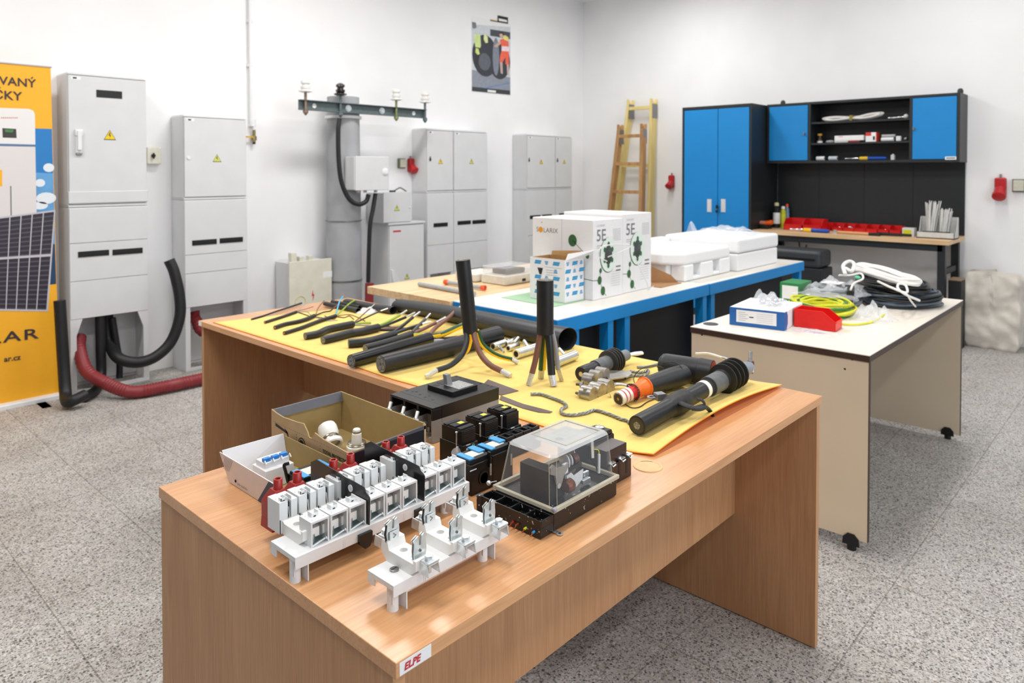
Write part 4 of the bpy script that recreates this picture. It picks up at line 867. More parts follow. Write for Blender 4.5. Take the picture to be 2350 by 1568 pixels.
bw_ = wood('brown varnished pine', (150, 108, 62), (196, 150, 98), 2, rough=.45)
ladder('ladder', 'tall yellow wooden ladder leaning on wall behind the brown one', (((1441, 238), (1411, 490)), ((1494, 236), (1487, 500))), (249, 380, 510), yw_, .10, .035, 6.88, .05, True)
ladder('ladder', 'shorter brown wooden ladder leaning in front of the yellow one', (((1419, 296), (1397, 490)), ((1472, 294), (1468, 500))), (312, 376, 441, 506), bw_, .075, .04, 6.70, .06, True)
# ================================================================ blue steel tables and wooden table
tab = mat('off white laminate', (238, 233, 224), .4, var=.015)
def steel_table(label, x0, x1, y0, y1, back):
    t = thing('blue_table', ((x0+x1)/2, (y0+y1)/2, 0), label, 'table')
    MB().box(x0+.004, x1-.004, y0+.004, y1-.002, ZT-.022, ZT).build('table_top', tab, t, bevel=.001)
    b = MB().use(blue).box(x0, x1, y0, y0+.03, ZT-.068, ZT-.003).box(x0, x1, y1-.03, y1, ZT-.068, ZT-.003).box(x0, x0+.03, y0+.03, y1-.03, ZT-.068, ZT-.003).box(x1-.03, x1, y0+.03, y1-.03, ZT-.068, ZT-.003)
    b.build('frame', None, t, bevel=.002)
    return t
t1 = steel_table('blue framed table carrying white cable cartons', 2.480, 3.890, 2.024, 2.712, 0)
t2 = steel_table('second blue framed table carrying foam packing', 3.894, 5.342, 2.020, 2.712, 0)
def leg(t, x, w_=.045, y=2.03, d=.05): MB().box(x, x+w_, y, y+d, 0, ZT-.068).build('leg', blue, t)
for x in (2.60, 2.875, 3.02, 3.825): leg(t1, x)
leg(t1, 2.50, y=2.64); leg(t1, 3.83, y=2.64)
for x in (3.925, 5.27): leg(t2, x)
leg(t2, 5.19, .03, 2.2, .03); leg(t2, 3.93, y=2.64); leg(t2, 5.27, y=2.64)
dk = mat('black panel darkened for shade', (13, 15, 17), .65)  # black board, colour lowered further to hold the deep shade under the tables
tagged(MB().use(dk).box(2.66, 3.88, 2.12, 2.16, .005, ZT-.075), 'cabinet_panel', 'black panel closing the space under the carton table', 'panel')
tagged(MB().use(dk).box(3.98, 5.18, 2.12, 2.16, .005, ZT-.075), 'cabinet_panel', 'black panel closing the space under the foam table', 'panel')
blk_w = wood('butcher block pine', (214, 174, 122), (240, 214, 174), 0, rough=.4)
t = thing('wooden_table', (3.3, 3.07, 0), 'wooden topped table with black drawers behind the blue table', 'table')
b = MB(); xs = [2.462, 3.0, 3.7, 4.35]
MB().box(2.462, 4.35, 2.716, 3.42, ZT-.042, ZT).build('table_top', blk_w, t, bevel=.002)
MB().box(2.62, 3.2, 2.80, 3.36, .02, ZT-.043).build('drawer_unit', dk, t)
MB().use(gink).text('CABINET', .03, (2.6195, 3.1, .60), (0, -1, 0), (0, 0, 1)).build('maker_print', None, t) if False else None
MB().box(4.22, 4.28, 2.80, 3.36, 0, ZT-.043).build('leg', dk, t)
# ---- cartons
cart = mat('white carton board', (232, 231, 232), .7, var=.01)
grn = mat('green print', (44, 96, 52), .6, var=0)
def carton(label, x0, x1, y0, y1, h, logo):
    t = thing('cable_carton', ((x0+x1)/2, (y0+y1)/2, ZT), label, 'carton', 'white cable cartons')
    MB().box(x0, x1, y0, y1, ZT+.001, ZT+h).build('box', cart, t, bevel=.003)
    w_ = x1-x0; f = MB(); Y = y0-.0006
    def fx(a): return x0+a*w_
    def fz(c): return ZT+c*h
    f.use(gink).text('5E', .085*h/.41, (fx(.10), Y, fz(.735)), (1, 0, 0), (0, 0, 1), bold=.0008)
    f.use(mat('pale grey print', (178, 178, 180), .6, var=0)).text('CATEGORY', .014, (fx(.12), Y, fz(.915)), (1, 0, 0), (0, 0, 1)); f.box(fx(.12), fx(.42), Y, y0-.0001, fz(.67), fz(.68)).box(fx(.12), fx(.38), Y, y0-.0001, fz(.645), fz(.653))
    f.use(mat('pale grey print', (178, 178, 180), .6, var=0))
    for k in range(8): f.box(fx(.66), fx(.92), Y, y0-.0001, fz(.86-.02*k), fz(.866-.02*k))
    for k in range(7): f.box(fx(.6), fx(.9), Y, y0-.0001, fz(.32-.03*k), fz(.324-.03*k))
    f.use(gink).box(fx(.76), fx(.92), Y, y0-.0001, fz(.37), fz(.39)).box(fx(.76), fx(.92), Y, y0-.0001, fz(.32), fz(.34))
    cx, cz, r = fx(.5), fz(.545), .075
    f.use(grn); f.quad(*[(cx+r*1.02*math.cos(q*math.pi/18), Y, cz+r*1.25*math.sin(q*math.pi/18)) for q in range(36)])
    f.use(mat('pale green print', (222, 232, 226), .6, var=0)); f.quad(*[(cx+.004+r*.99*math.cos(q*math.pi/18), Y-.0004, cz+.002+r*1.22*math.sin(q*math.pi/18)) for q in range(36)])
    # die-cut opening
    f.use(mat('carton opening', (74, 78, 80), .8, var=.3, scale=12)); f.quad(*[(cx+r*.45*math.cos(q*math.pi/10), Y-.0008, cz+r*.68*math.sin(q*math.pi/10)) for q in range(20)])
    f.use(grn)
    for q in range(6):
        a = q*math.pi/3+.5; px, pz = cx+r*.52*math.cos(a), cz+r*.75*math.sin(a); f.quad(*[(px+.011*math.cos(k*math.pi/5), Y-.0012, pz+.014*math.sin(k*math.pi/5)) for k in range(10)])
    def dot(px, pz, r_): f.quad(*[(px+r_*math.cos(k*math.pi/8), Y-.0008, pz+r_*1.25*math.sin(k*math.pi/8)) for k in range(16)])
    def ln(a, c): d = Vector((c[0]-a[0], 0, c[1]-a[1])); n_ = Vector((d.z, 0, -d.x)).normalized()*.0014; A_ = Vector((a[0], Y-.0004, a[1])); C_ = Vector((c[0], Y-.0004, c[1])); f.quad(A_-n_, C_-n_, C_+n_, A_+n_)
    for a, r_ in (((.24, .36), .011), ((.21, .24), .018), ((.32, .10), .019)): dot(fx(a[0]), fz(a[1]), r_)
    ln((fx(.3), fz(.43)), (fx(.24), fz(.36))); ln((fx(.24), fz(.36)), (fx(.21), fz(.24))); ln((fx(.21), fz(.24)), (fx(.32), fz(.10))); ln((fx(.32), fz(.1)), (fx(.43), fz(.03))); ln((fx(.0), fz(.25)), (fx(.21), fz(.24)))
    f.build('front_print', None, t)
    if logo:
        g = MB(); X = x0-.0006; g.use(mat('orange print', (228, 152, 20), .6, var=0))
        def yy(u): return at(u, 500, x=x0).y
        c = at(1241, 527, x=x0); g.quad(*[(X, c.y-.016*math.cos(k*math.pi/8), c.z+.016*math.sin(k*math.pi/8)) for k in range(16)])
        g.quad(*[(X, c.y-.008-.004*math.cos(k*math.pi/4), c.z+.04+.004*math.sin(k*math.pi/4)) for k in range(8)])
        g.use(mat('logo grey print', (128, 118, 104), .6, var=0)); p = at(1231, 531, x=x0)
        g.text('S', .036, (X, p.y, p.z), (0, -1, 0), (0, 0, 1)); p = at(1247, 533, x=x0); g.text('LARIX', .036, (X, p.y, p.z), (0, -1, 0), (0, 0, 1), space=1.05)
        g.use(grn); c = at(1314, 552, x=x0); g.quad(*[(X, c.y-.028*math.cos(k*math.pi/10), c.z+.032*math.sin(k*math.pi/10)) for k in range(20)])
        c2 = at(1348, 588, x=x0); g.quad(*[(X, c2.y-.012*math.cos(k*math.pi/8), c2.z+.014*math.sin(k*math.pi/8)) for k in range(16)])
        d = (c2-c).normalized(); n_ = Vector((0, d.z, -d.y))*.0015; g.quad(Vector((X, c.y, c.z))-n_, Vector((X, c2.y, c2.z))-n_, Vector((X, c2.y, c2.z))+n_, Vector((X, c.y, c.z))+n_)
        c3 = at(1340, 640, x=x0); c4 = Vector((X, y0, fz(.25))); d = (c4-c3).normalized(); n_ = Vector((0, d.z, -d.y))*.0018; g.quad(Vector((X, c3.y, c3.z))-n_, c4-n_, c4+n_, Vector((X, c3.y, c3.z))+n_)
        ys_ = (y0+y1)/2; g.use(mat('carton seam', (176, 174, 174), .7, var=0)).quad((X, ys_+.0008, ZT+.002), (X, ys_-.0008, ZT+.002), (X, ys_-.0008, ZT+h-.002), (X, ys_+.0008, ZT+h-.002))
        g.build('side_print', None, t)
    return t
carton('front white cable carton marked 5E with sun logo on its side', 2.969, 3.236, 2.190, 2.600, .412, True)
carton('rear white cable carton marked 5E, right of the first', 3.244, 3.530, 2.196, 2.602, .430, False)
# thin white wire in front of the cartons
def PPz(u, v, **k): p = at(u, v, **k); return (p.x, p.y, p.z)
o = MB().tube(spline([PPz(1393, 600, y=2.12), PPz(1376, 590, y=2.14), PPz(1378, 570, y=2.13), PPz(1400, 562, y=2.12), PPz(1440, 562, y=2.12), PPz(1445, 568, y=2.12), PPz(1420, 580, y=2.13), PPz(1395, 590, y=2.15)], 8), .003, 6).build('thin_wire', gpl2)
tag(o, 'thin white wire looping out of the front cable carton', 'wire')
o = MB().tube(spline([PPz(1455, 588, y=2.17), PPz(1470, 618, y=2.15), PPz(1485, 650, y=2.13), PPz(1489, 664, z=ZT+.004), PPz(1500, 657, z=ZT+.003)], 8), .003, 6).build('thin_wire', gpl2)
tag(o, 'thin white wire trailing from the rear carton to the table', 'wire')
# green sheet
o = MB().use(mat('green paper', (160, 198, 162), .6, var=.02)); P_ = [at(*q, z=ZT+.001) for q in ((1150, 683), (1230, 669), (1343, 689), (1271, 705))]
o.hexa([P_[3], P_[2], P_[1], P_[0]][::1], [p+Vector((0, 0, .0015)) for p in (P_[3], P_[2], P_[1], P_[0])]); tagged(o, 'green_sheet', 'pale green sheet lying flat under the patterned box', 'sheet')
# patterned open box
t = thing('patterned_box', (2.887, 2.36, ZT+.004), 'open white box with blue trapezoid pattern in front of cartons', 'box')
x0, x1, y0, y1, z0, z1 = 2.806, 2.960, 2.243, 2.475, ZT+.004, .968
cb = mat('carton brown inside', (178, 138, 84), .8, var=.03); th = .003
b = MB().use(cart).box(x0, x0+th, y0, y1, z0, z1).box(x1-th, x1, y0, y1, z0, z1).box(x0+th, x1-th, y0, y0+th, z0, z1).box(x0+th, x1-th, y1-th, y1, z0, z1).box(x0+th, x1-th, y0+th, y1-th, z0, z0+th)
b.use(cb).box(x0+th, x0+th+.0006, y0+th, y1-th, z0+th, z1-.001).box(x1-th-.0006, x1-th, y0+th, y1-th, z0+th, z1-.001).box(x0+th, x1-th, y1-th-.0006, y1-th, z0+th, z1-.001).box(x0+th, x1-th, y0+th, y0+th+.0006, z0+th, z1-.001)
b.build('box', None, t)
b = MB().use(cart); b.hexa([(x0+.01, y0, z1-.001), (x1, y0, z1-.001), (x1, y0+.004, z1-.001), (x0+.01, y0+.004, z1-.001)], [(x0+.03, y0+.0, z1+.03), (x1+.006, y0-.075, z1+.045), (x1+.006, y0-.071, z1+.045), (x0+.03, y0+.004, z1+.03)]); b.build('flap', None, t)
b = MB().use(cb); b.hexa([(x1-.004, y0+.02, z1-.001), (x1, y0+.02, z1-.001), (x1, y1-.02, z1-.001), (x1-.004, y1-.02, z1-.001)], [(x1+.002, y0+.02, z1+.035), (x1+.005, y0+.02, z1+.035), (x1+.005, y1-.02, z1+.02), (x1+.002, y1-.02, z1+.02)]); b.build('flap', None, t)
bp2 = mat('bright blue print', (34, 146, 200), .5, var=0); b = MB().use(bp2)
def stripe(P0, du, dv, flip, kk, wide):
    for s_ in range(3 if not wide else 2):
        a = s_*(.33 if not wide else .5); c = a+(.24 if not wide else .46)
        wA = .5+.5*(a if flip else 1-a); wB = .5+.5*(c if flip else 1-c)
        if wide: wA = wB = 1
        sh = (.18 if wide else 0)
        b.quad(P0+du*(-wA/2+sh*a)+dv*a, P0+du*(wA/2+sh*a)+dv*a, P0+du*(wB/2+sh*c)+dv*c, P0+du*(-wB/2+sh*c)+dv*c)
for r in range(5):
    for c in range(3):
        wide = (r+c) % 2 == 0; s_ = Vector((x0-.0005, y1-.03-(y1-y0-.05)*(c+.35)/3.0, z1-.032-.038*r))
        if not (r == 1 and c in (0, 1)): stripe(s_, Vector((0, -(.042 if wide else .026), 0)), Vector((0, 0, .020)), (r+c) % 4 == 1, 0, wide)
        s_ = Vector((x0+.022+(x1-x0)*.36*c, y0-.0005, z1-.03-.038*r)); wide = (r+c) % 2 == 1
        if s_.x < x1-.015: stripe(s_, Vector(((.042 if wide else .026), 0, 0)), Vector((0, 0, .020)), (r+c) % 4 == 0, 0, wide)
b.use(ink); s_ = Vector((x0-.0006, y1-.055, z1-.085)); b.quad(s_+Vector((0, -.01, 0)), s_+Vector((0, -.024, 0)), s_+Vector((0, -.034, .034)), s_+Vector((0, .004, .034)))
b.use(mat('label print', (150, 150, 152), .6, var=0)); b.box(x0-.0006, x0, y0+.02, y1-.10, z1-.045, z1-.0435)
for k in range(3): b.box(x0-.0006, x0, y0+.05, y1-.11, z1-.06-k*.012, z1-.058-k*.012)
b.build('print', None, t)
# brown cardboard and foam
brn = mat('brown cardboard', (176, 134, 92), .8, var=.03)
t = thing('cardboard_wrap', (3.70, 2.35, ZT), 'open brown cardboard behind the white foam piece', 'cardboard')
MB().use(brn).box(3.56, 3.79, 2.15, 2.62, ZT+.001, ZT+.005).build('base', None, t)
MB().use(brn).box(3.738, 3.742, 2.40, 2.62, ZT+.005, .965).build('upright_flap', None, t)
MB().use(brn).hexa([(3.66, 2.30, ZT+.005), (3.785, 2.17, ZT+.005), (3.785, 2.174, ZT+.005), (3.66, 2.304, ZT+.005)], [(3.66, 2.30, .86), (3.74, 2.19, .80), (3.74, 2.194, .80), (3.66, 2.304, .86)]).build('side_flap', None, t)
foam = mat('white foam', (244, 244, 245), .7, var=.008, bump=.08, bscale=250, sss=.0)
t = thing('foam_packing', (4.15, 2.35, ZT), 'low white foam packing block with two square notches', 'foam packing')
f = MB().use(foam); xa, xb, ya_, yb_ = 3.80, 4.43, 2.155, 2.62
for (a, c) in ((xa+.04, xa+.15), (xa+.24, xa+.40), (xa+.49, xb)): f.box(a, c, ya_, ya_+.10, ZT+.001, ZT+.10)
f.box(xa+.15, xa+.24, ya_+.05, ya_+.10, ZT+.001, ZT+.10).box(xa+.40, xa+.49, ya_+.05, ya_+.10, ZT+.001, ZT+.10)
f.box(xa+.15, xa+.24, ya_, ya_+.05, ZT+.001, ZT+.025).box(xa+.40, xa+.49, ya_, ya_+.05, ZT+.001, ZT+.025)
f.box(xa, xb, ya_+.10, yb_, ZT+.001, ZT+.10)
f.build('lower_block', None, t, bevel=.012, seg=3)
MB().use(foam).prism([(xa+.05, ya_), (xb, ya_), (xb, yb_), (xa-.02, yb_), (xa-.05, ya_+.12)], 'z', ZT+.098, ZT+.175).build('upper_block', None, t, bevel=.02, seg=3)
t = thing('foam_packing', (4.75, 2.4, ZT), 'large stepped white foam packing block under the plastic bag', 'foam packing')
xa, xb, ya_, yb_ = 4.475, 5.12, 2.12, 2.68
MB().use(foam).box(xa, xb-.01, ya_+.005, yb_, ZT+.001, ZT+.115).build('lower_block', None, t, bevel=.01, seg=3)
MB().use(foam).prism([(xa-.0, ya_), (xb, ya_), (xb, yb_), (xa-.0, yb_)], 'z', ZT+.118, ZT+.215).build('upper_block', None, t, bevel=.02, seg=3)
t = thing('foam_packing', (4.2, 2.66, ZT), 'long pale foam slab behind the low foam block', 'foam packing')
MB().use(foam).box(3.83, 4.47, 2.625, 2.705, ZT+.001, ZT+.2).build('slab', None, t, bevel=.012, seg=3)
def crumple(name, label, c, sx, sy, sz_, m_, seed=1, n=36, kind=None, cat='plastic bag', peaks=2.5, spikes=()):
    rnd = random.Random(seed); vs = []; fs = []; ph = [rnd.uniform(0, 6.3) for _ in range(12)]
    for i in range(n+1):
        for j in range(n+1):
            u, v = i/n*2-1, j/n*2-1; r = min(1, (abs(u)**3+abs(v)**3)**(1/3)); h = max(0, 1-r**2.2)
            w_ = .5+.22*math.sin(u*7+ph[0]+v*3)+.18*math.sin(v*9+ph[1]-u*4)+.14*math.sin(u*15+v*13+ph[2])+.12*abs(math.sin(u*11-v*8+ph[3]))
            z = c[2]+.001+sz_*h*w_
            for (su, sv, sh, sw) in spikes: z += sh*math.exp(-((u-su)**2+(v-sv)**2)/sw)
            vs.append((c[0]+sx*u*(1+.08*math.sin(v*5+ph[4])), c[1]+sy*v*(1+.1*math.sin(u*6+ph[5])), z))
    for i in range(n):
        for j in range(n): a = i*(n+1)+j; fs.append((a, a+n+1, a+n+2, a+1))
    b = MB().use(m_).add(vs, fs); o = b.build(name, None); return tag(o, label, cat, kind=kind)
crumple('plastic_bag', 'crumpled clear plastic bag lying on the large foam block', (4.80, 2.36, ZT+.216), .32, .2, .06, clear, 4, spikes=((-.95, .6, .10, .02), (-.5, .2, .05, .05)))
crumple('plastic_bag', 'clear plastic film on top of the low foam block', (4.1, 2.4, ZT+.176), .2, .16, .03, clear, 9)
# clear lidded box, conduits on wooden table
t = thing('clear_lid_box', (3.14, 2.93, ZT), 'pale enclosure with clear lid beside the grey conduits', 'electrical box')
MB().use(mat('pale enclosure', (222, 220, 210), .45)).box(3.005, 3.275, 2.84, 3.04, ZT+.001, ZT+.055).build('base', None, t, bevel=.008)
MB().use(mat('clear lid', (240, 242, 244), .08, alpha=.3, var=0)).box(3.01, 3.27, 2.845, 3.035, ZT+.0565, ZT+.105).build('clear_lid', None, t, bevel=.008)
MB().use(mat('dark device', (70, 72, 76), .4)).box(3.06, 3.22, 2.88, 3.0, ZT+.03+.028, ZT+.085).build('device', None, t, bevel=.004)
MB().use(blk).box(3.15, 3.18, 2.838, 2.84, ZT+.012, ZT+.028).build('latch', None, t)
t = thing('clear_lid_box', (3.08, 3.15, ZT), 'smaller pale box behind the enclosure with clear lid', 'electrical box')
MB().use(mat('pale enclosure', (222, 220, 210), .45)).box(2.98, 3.2, 3.06, 3.24, ZT+.001, ZT+.05).build('base', None, t, bevel=.01)
tagged(MB().use(mat('grey pale case', (218, 218, 218), .4)).box(3.42, 3.7, 2.85, 3.1, ZT+.001, ZT+.05), 'flat_case', 'flat pale case partly hidden behind the front carton', 'box', bevel=.01)
a, c = at(962, 652, z=ZT+.014), at(1062, 670, z=ZT+.014); d = (c-a)*1.25
tagged(MB().use(mat('grey conduit plastic', (168, 172, 176), .45)).lathe(a, d, [(0, .008), (0, .0125), (d.length, .0125), (d.length, .008)], 16), 'plastic_conduit', 'plain grey plastic conduit on the wooden table', 'conduit')
a, c = at(1021, 647, z=ZT+.016), at(1113, 661, z=ZT+.016); d = c-a; L_ = d.length; oo = mat('orange plastic end', (240, 92, 40), .4)
t = thing('capped_conduit', (a+c)/2, 'grey conduit with orange funnel ends on the wooden table', 'conduit')
MB().use(mat('grey conduit plastic', (168, 172, 176), .45)).lathe(a, d, [(.01, .011), (L_-.01, .011)], 16).build('tube', None, t)
MB().use(oo).lathe(a, d, [(0, .010), (0, .015), (.02, .015), (.03, .0115)], 16).build('end_cap', None, t, label='orange end cap')
MB().use(oo).lathe(a, d, [(L_-.03, .0115), (L_, .0155), (L_, .010), (L_-.02, .008)], 16).build('end_cap', None, t, label='orange end cap')
# ================================================================ beige desk
bt = mat('cream laminate', (240, 231, 218), .35, var=.02, scale=4); bs = mat('beige laminate', (218, 200, 174), .5, var=.03, scale=3); be = mat('dark brown edging', (62, 44, 36), .5)
x0, x1, y0, y1, zc_ = 2.806, 4.350, .822, 1.548, .74
t = thing('beige_desk', ((x0+x1)/2, (y0+y1)/2, 0), 'old beige desk with dark brown edge holding coils and boxes', 'desk')
MB().use(bt).box(x0, x1, y0, y1, zc_-.003, zc_).use(be).box(x0, x1, y0, y1, zc_-.026, zc_-.003).build('desk_top', None, t)
MB().use(bs).box(x0+.004, x0+.022, y0+.004, y1-.004, .045, zc_-.027).use(be).box(x0+.004, x0+.022, y0+.002, y0+.004, .045, zc_-.027).build('side_panel', None, t)
MB().use(bs).box(x1-.022, x1-.004, y0+.004, y1-.004, .03, zc_-.027).use(be).box(x1-.022, x1-.004, y0+.002, y0+.004, .03, zc_-.027).build('side_panel', None, t)
MB().use(bs).box(x0+.022, x1-.022, y1-.04, y1-.02, .3, zc_-.027).build('modesty_panel', None, t)
for xx in (x0+.004, x1-.004-.018):
    for yy in (y0+.06, y1-.06):
        b = MB().use(blk); b.cyl((xx+.009, yy, 0), (xx+.009, yy, .035), .016); b.prism([(yy-.03, .02), (yy+.03, .02), (yy+.028, .045), (yy+.012, .062), (yy-.012, .062), (yy-.028, .045)], 'x', xx-.006, xx)
        b.build('glide', None, t)
b = MB().use(ink)
for u, v in ((1939, 847), (1956, 825), (1611, 769)): p = at(u, v, x=x0+.004); b.quad(*[(x0+.0032, p.y-.004*math.cos(k*math.pi/4), p.z+.004*math.sin(k*math.pi/4)) for k in range(8)])
b.build('screw_holes', None, t)
p = at(1631, 744, z=zc_)
MB().use(mat('dark grommet', (62, 58, 60), .5)).lathe((p.x, p.y, zc_), (0, 0, 1), [(0, .033), (.002, .032), (.0025, 0)], 28).build('cable_grommet', None, t)
# ================================================================ things on the beige desk
zd = .74
def PD(u, v, z): p = at(u, v, z=z); return p
def slab_box(t, name, base, h, m, bevel=0, z=zd):
    """upright prism over a four-point base"""
    b = MB().use(m).hexa([(p[0], p[1], z) for p in base], [(p[0], p[1], z+h) for p in base]); return b.build(name, None, t, bevel=bevel)
# blue and white carton
A_, B_, C_ = Vector((2.957, 1.441)), Vector((2.993, 1.212)), Vector((3.27, 1.243)); D_ = A_+C_-B_
t = thing('product_carton', (3.1, 1.33, zd), 'flat white carton with blue front on the beige desk', 'carton')
h = .078; bl2 = mat('carton blue', (28, 98, 170), .5, var=.03)
slab_box(t, 'box', [A_, B_, C_, D_], h, cart, .002, z=zd+.001)
d = (B_-A_); n_ = Vector((-d.y, d.x)).normalized()*-.0012
if n_.x > 0: n_ = -n_
F_ = lambda s_, r_, k=1: (A_.x+d.x*s_+n_.x*k, A_.y+d.y*s_+n_.y*k, zd+.001+h*r_)
b = MB().use(bl2).quad(F_(0, 0), F_(1, 0), F_(1, 1), F_(0, 1))
e = (C_-B_); E_ = lambda s_, r_: (B_.x+e.x*s_+.0002, B_.y+e.y*s_-.001, zd+.001+h*r_)
b2_ = MB().use(bl2); b2_.quad(E_(0, 0), E_(.1, .0), E_(.16, .3), E_(.16, .75), E_(.1, 1), E_(0, 1))
b.use(paper).quad(F_(.13, .2, 1.5), F_(.86, .2, 1.5), F_(.86, .88, 1.5), F_(.13, .88, 1.5))
b.use(mat('label print', (150, 150, 152), .6, var=0))
for k in range(5): b.quad(F_(.17, .75-.11*k, 2), F_(.3+.05*(k % 2), .75-.11*k, 2), F_(.3+.05*(k % 2), .77-.11*k, 2), F_(.17, .77-.11*k, 2)); b.quad(F_(.5, .75-.11*k, 2), F_(.8, .75-.11*k, 2), F_(.8, .76-.11*k, 2), F_(.5, .76-.11*k, 2))
b.use(ink).quad(F_(.37, .5, 2), F_(.45, .5, 2), F_(.45, .56, 2), F_(.37, .56, 2))
b2_.use(ink).quad(E_(.6, .28), E_(.68, .28), E_(.68, .5), E_(.6, .5)); b2_.build('side_print', None, t, smooth=False)
b.build('print', None, t, smooth=False)
crumple('parts_bag', 'clear bag of metal fittings on top of the blue and white carton', (3.12, 1.34, zd+h+.002), .10, .085, .06, clear, 12, spikes=((-.5, .3, .02, .05),))
b = MB().use(chrome)
for q in range(26): b.ball((3.12+random.uniform(-.05, .05), 1.33+random.uniform(-.045, .045), zd+h+.012+random.uniform(0, .014)), random.uniform(.006, .011), 7, 5, (1, 1.4, .7))
tagged(b, 'fittings', 'small metal fittings inside the bag on the carton', 'fittings'); S.collection.objects[-1]['kind'] = 'stuff'
# red bin
b = MB().use(mat('red bin plastic bright', (226, 22, 18), .4, var=.03))
X_ = Matrix.Translation((3.16, 1.135, zd+.001)) @ Matrix.Rotation(math.radians(94), 4, 'Z'); b.X = X_
bin_(b, -.085, 0, .10, .17, .078, 0)
tag(b.build('storage_bin', None, bevel=.001), 'bright red plastic storage bin on the beige desk', 'storage bin')
crumple('flat_bag', 'flat clear bag with paper slip before the red bin', (3.05, 1.12, zd), .06, .10, .012, clear, 21)
tagged(MB().use(mat('lilac paper slip', (178, 160, 190), .6)).hexa([(3.04, 1.07, zd+.0), (3.07, 1.07, zd+.0), (3.07, 1.15, zd+.0), (3.04, 1.15, zd+.0)], [(3.04, 1.07, zd+.0012), (3.07, 1.07, zd+.0012), (3.07, 1.15, zd+.0012), (3.04, 1.15, zd+.0012)]), 'paper_slip', 'lilac paper slip inside the flat clear bag', 'paper')
# green carton
t = thing('green_carton', (3.78, 1.48, zd), 'small green carton with white label by the grey cable coil', 'carton')
gb = mat('carton green', (40, 130, 72), .5)
MB().use(gb).box(3.70, 3.86, 1.42, 1.525, zd+.001, zd+.095).build('box', None, t, bevel=.002)
MB().use(paper).box(3.6988, 3.6998, 1.43, 1.512, zd+.012, zd+.08).build('label', None, t)
def coil(name, label, c, Rx, Ry, w_, h_, rw, nw, m_, seed=1, rot=0, extra=None, n=44, cat='cable coil', wob=.008, tilt=(0, 0)):
    rnd = random.Random(seed); b = MB(); ms = m_ if isinstance(m_, (list, tuple)) else [m_]
    for k in range(nw):
        q0 = 2*math.pi*k/nw; rr = math.sqrt(rnd.random()); ox, oz = math.cos(q0)*rr*w_/2, h_/2+math.sin(q0)*rr*h_/2
        p1, p2 = rnd.uniform(0, 6), rnd.uniform(0, 6); pts = []
        for i in range(n):
            a = 2*math.pi*i/n; e_ = 1+wob/Rx*math.sin(2*a+p1)
            x = (Rx+ox)*math.cos(a)*e_; y = (Ry+ox)*math.sin(a)*e_; z = max(rw, oz+wob*.6*math.sin(3*a+p2)*(h_ > .02))
            xr, yr = x*math.cos(rot)-y*math.sin(rot), x*math.sin(rot)+y*math.cos(rot)
            pts.append((c[0]+xr, c[1]+yr, c[2]+z+tilt[0]*xr+tilt[1]*yr))
        b.use(ms[k % len(ms)]).tube(pts, rw, 7, closed=True)
    if extra: extra(b)
    return tag(b.build(name, None), label, cat)
yg_y = mat('yellow wire', (214, 214, 40), .4); yg_g = mat('green wire', (40, 120, 50), .4)
def yg(b):
    b.use(yg_y).tube(spline([PD(1915, 741, zd+.006), PD(1945, 745, zd+.006), PD(1975, 744, zd+.006), PD(2005, 738, zd+.006), PD(2030, 722, zd+.03)], 8), .0045, 7)
coil('cable_coil', 'yellow and green striped cable coil behind the red bin', (3.50, 1.245, zd), .145, .115, .07, .06, .0062, 26, [yg_y, yg_y, yg_g, yg_y], 2, rot=.3, extra=yg)
gw = mat('grey cable sheath', (124, 130, 136), .35, var=.08)
coil('cable_coil', 'grey cable coil wrapped in plastic film with white label', (3.76, 1.27, zd), .10, .085, .09, .095, .0085, 30, gw, 3, rot=.3,
    extra=lambda b: b.use(paper).box(3.74, 3.83, 1.24, 1.33, zd+.105, zd+.108).use(blkm).tube([(3.65, 1.17, zd+.01), (3.66, 1.16, zd+.09), (3.72, 1.18, zd+.108), (3.78, 1.21, zd+.1)], .012, 8, sq=(1.4, .4)))
crumple('plastic_film', 'clear wrapping film around the grey cable coil', (3.76, 1.27, zd+.06), .17, .15, .075, clear, 31)
bs_ = mat('slate blue wire', (72, 84, 96), .35, var=.1)
coil('cable_coil', 'wide coil of slate grey and black wires at desk end', (4.01, 1.03, zd), .155, .125, .09, .075, .0062, 52, [bs_, bs_, rub], 4, rot=-.6, n=48)
coil('cable_coil', 'black cable coil lying on the slate grey wires', (4.00, 1.07, zd+.078), .175, .10, .085, .05, .006, 34, [rub, mat('black wire gloss', (22, 22, 24), .35)], 5, rot=.85, n=48)
cw = mat('white cord bright', (236, 234, 230), .6)
def wk(b):
    b.use(cw)
    b.tube(spline([PD(1940, 630, .9), PD(1935, 610, .93), PD(1948, 600, .94), PD(1960, 606, .93), PD(1955, 622, .91), PD(1940, 616, .92)], 8), .009, 8)
coil('cord_coil', 'white cord coil on top of the black cable coil', (3.99, 1.10, zd+.131), .23, .055, .05, .03, .0078, 14, cw, 6, rot=.87, extra=wk, cat='cord coil', tilt=(.03, .03))
o = MB().use(cw).tube(spline([PD(2015, 646, .87), PD(2045, 660, .87), PD(2080, 672, .86), PD(2078, 655, .87), PD(2062, 652, .875), PD(2062, 664, .87), PD(2082, 678, .85), PD(2110, 690, .82)], 8), .0055, 7).tube(spline([PD(2082, 676, .85), PD(2090, 690, .81), PD(2101, 704, .76)], 6), .004, 7).build('cord_knot', None)
tag(o, 'loose white cord bow tied around the slate wire coil', 'cord')
o = MB().use(cw).tube(spline([PD(1925, 632, .89), PD(1950, 632, .89), PD(1975, 628, .9), PD(1980, 640, .88), PD(1960, 650, .86), PD(1952, 665, .84)], 8), .005, 7).use(mat('mint tag', (90, 200, 150), .5)).ball(tuple(PD(1968, 637, .885)), .014, 10, 6, (1, 1, .6)).build('cord_tie', None)
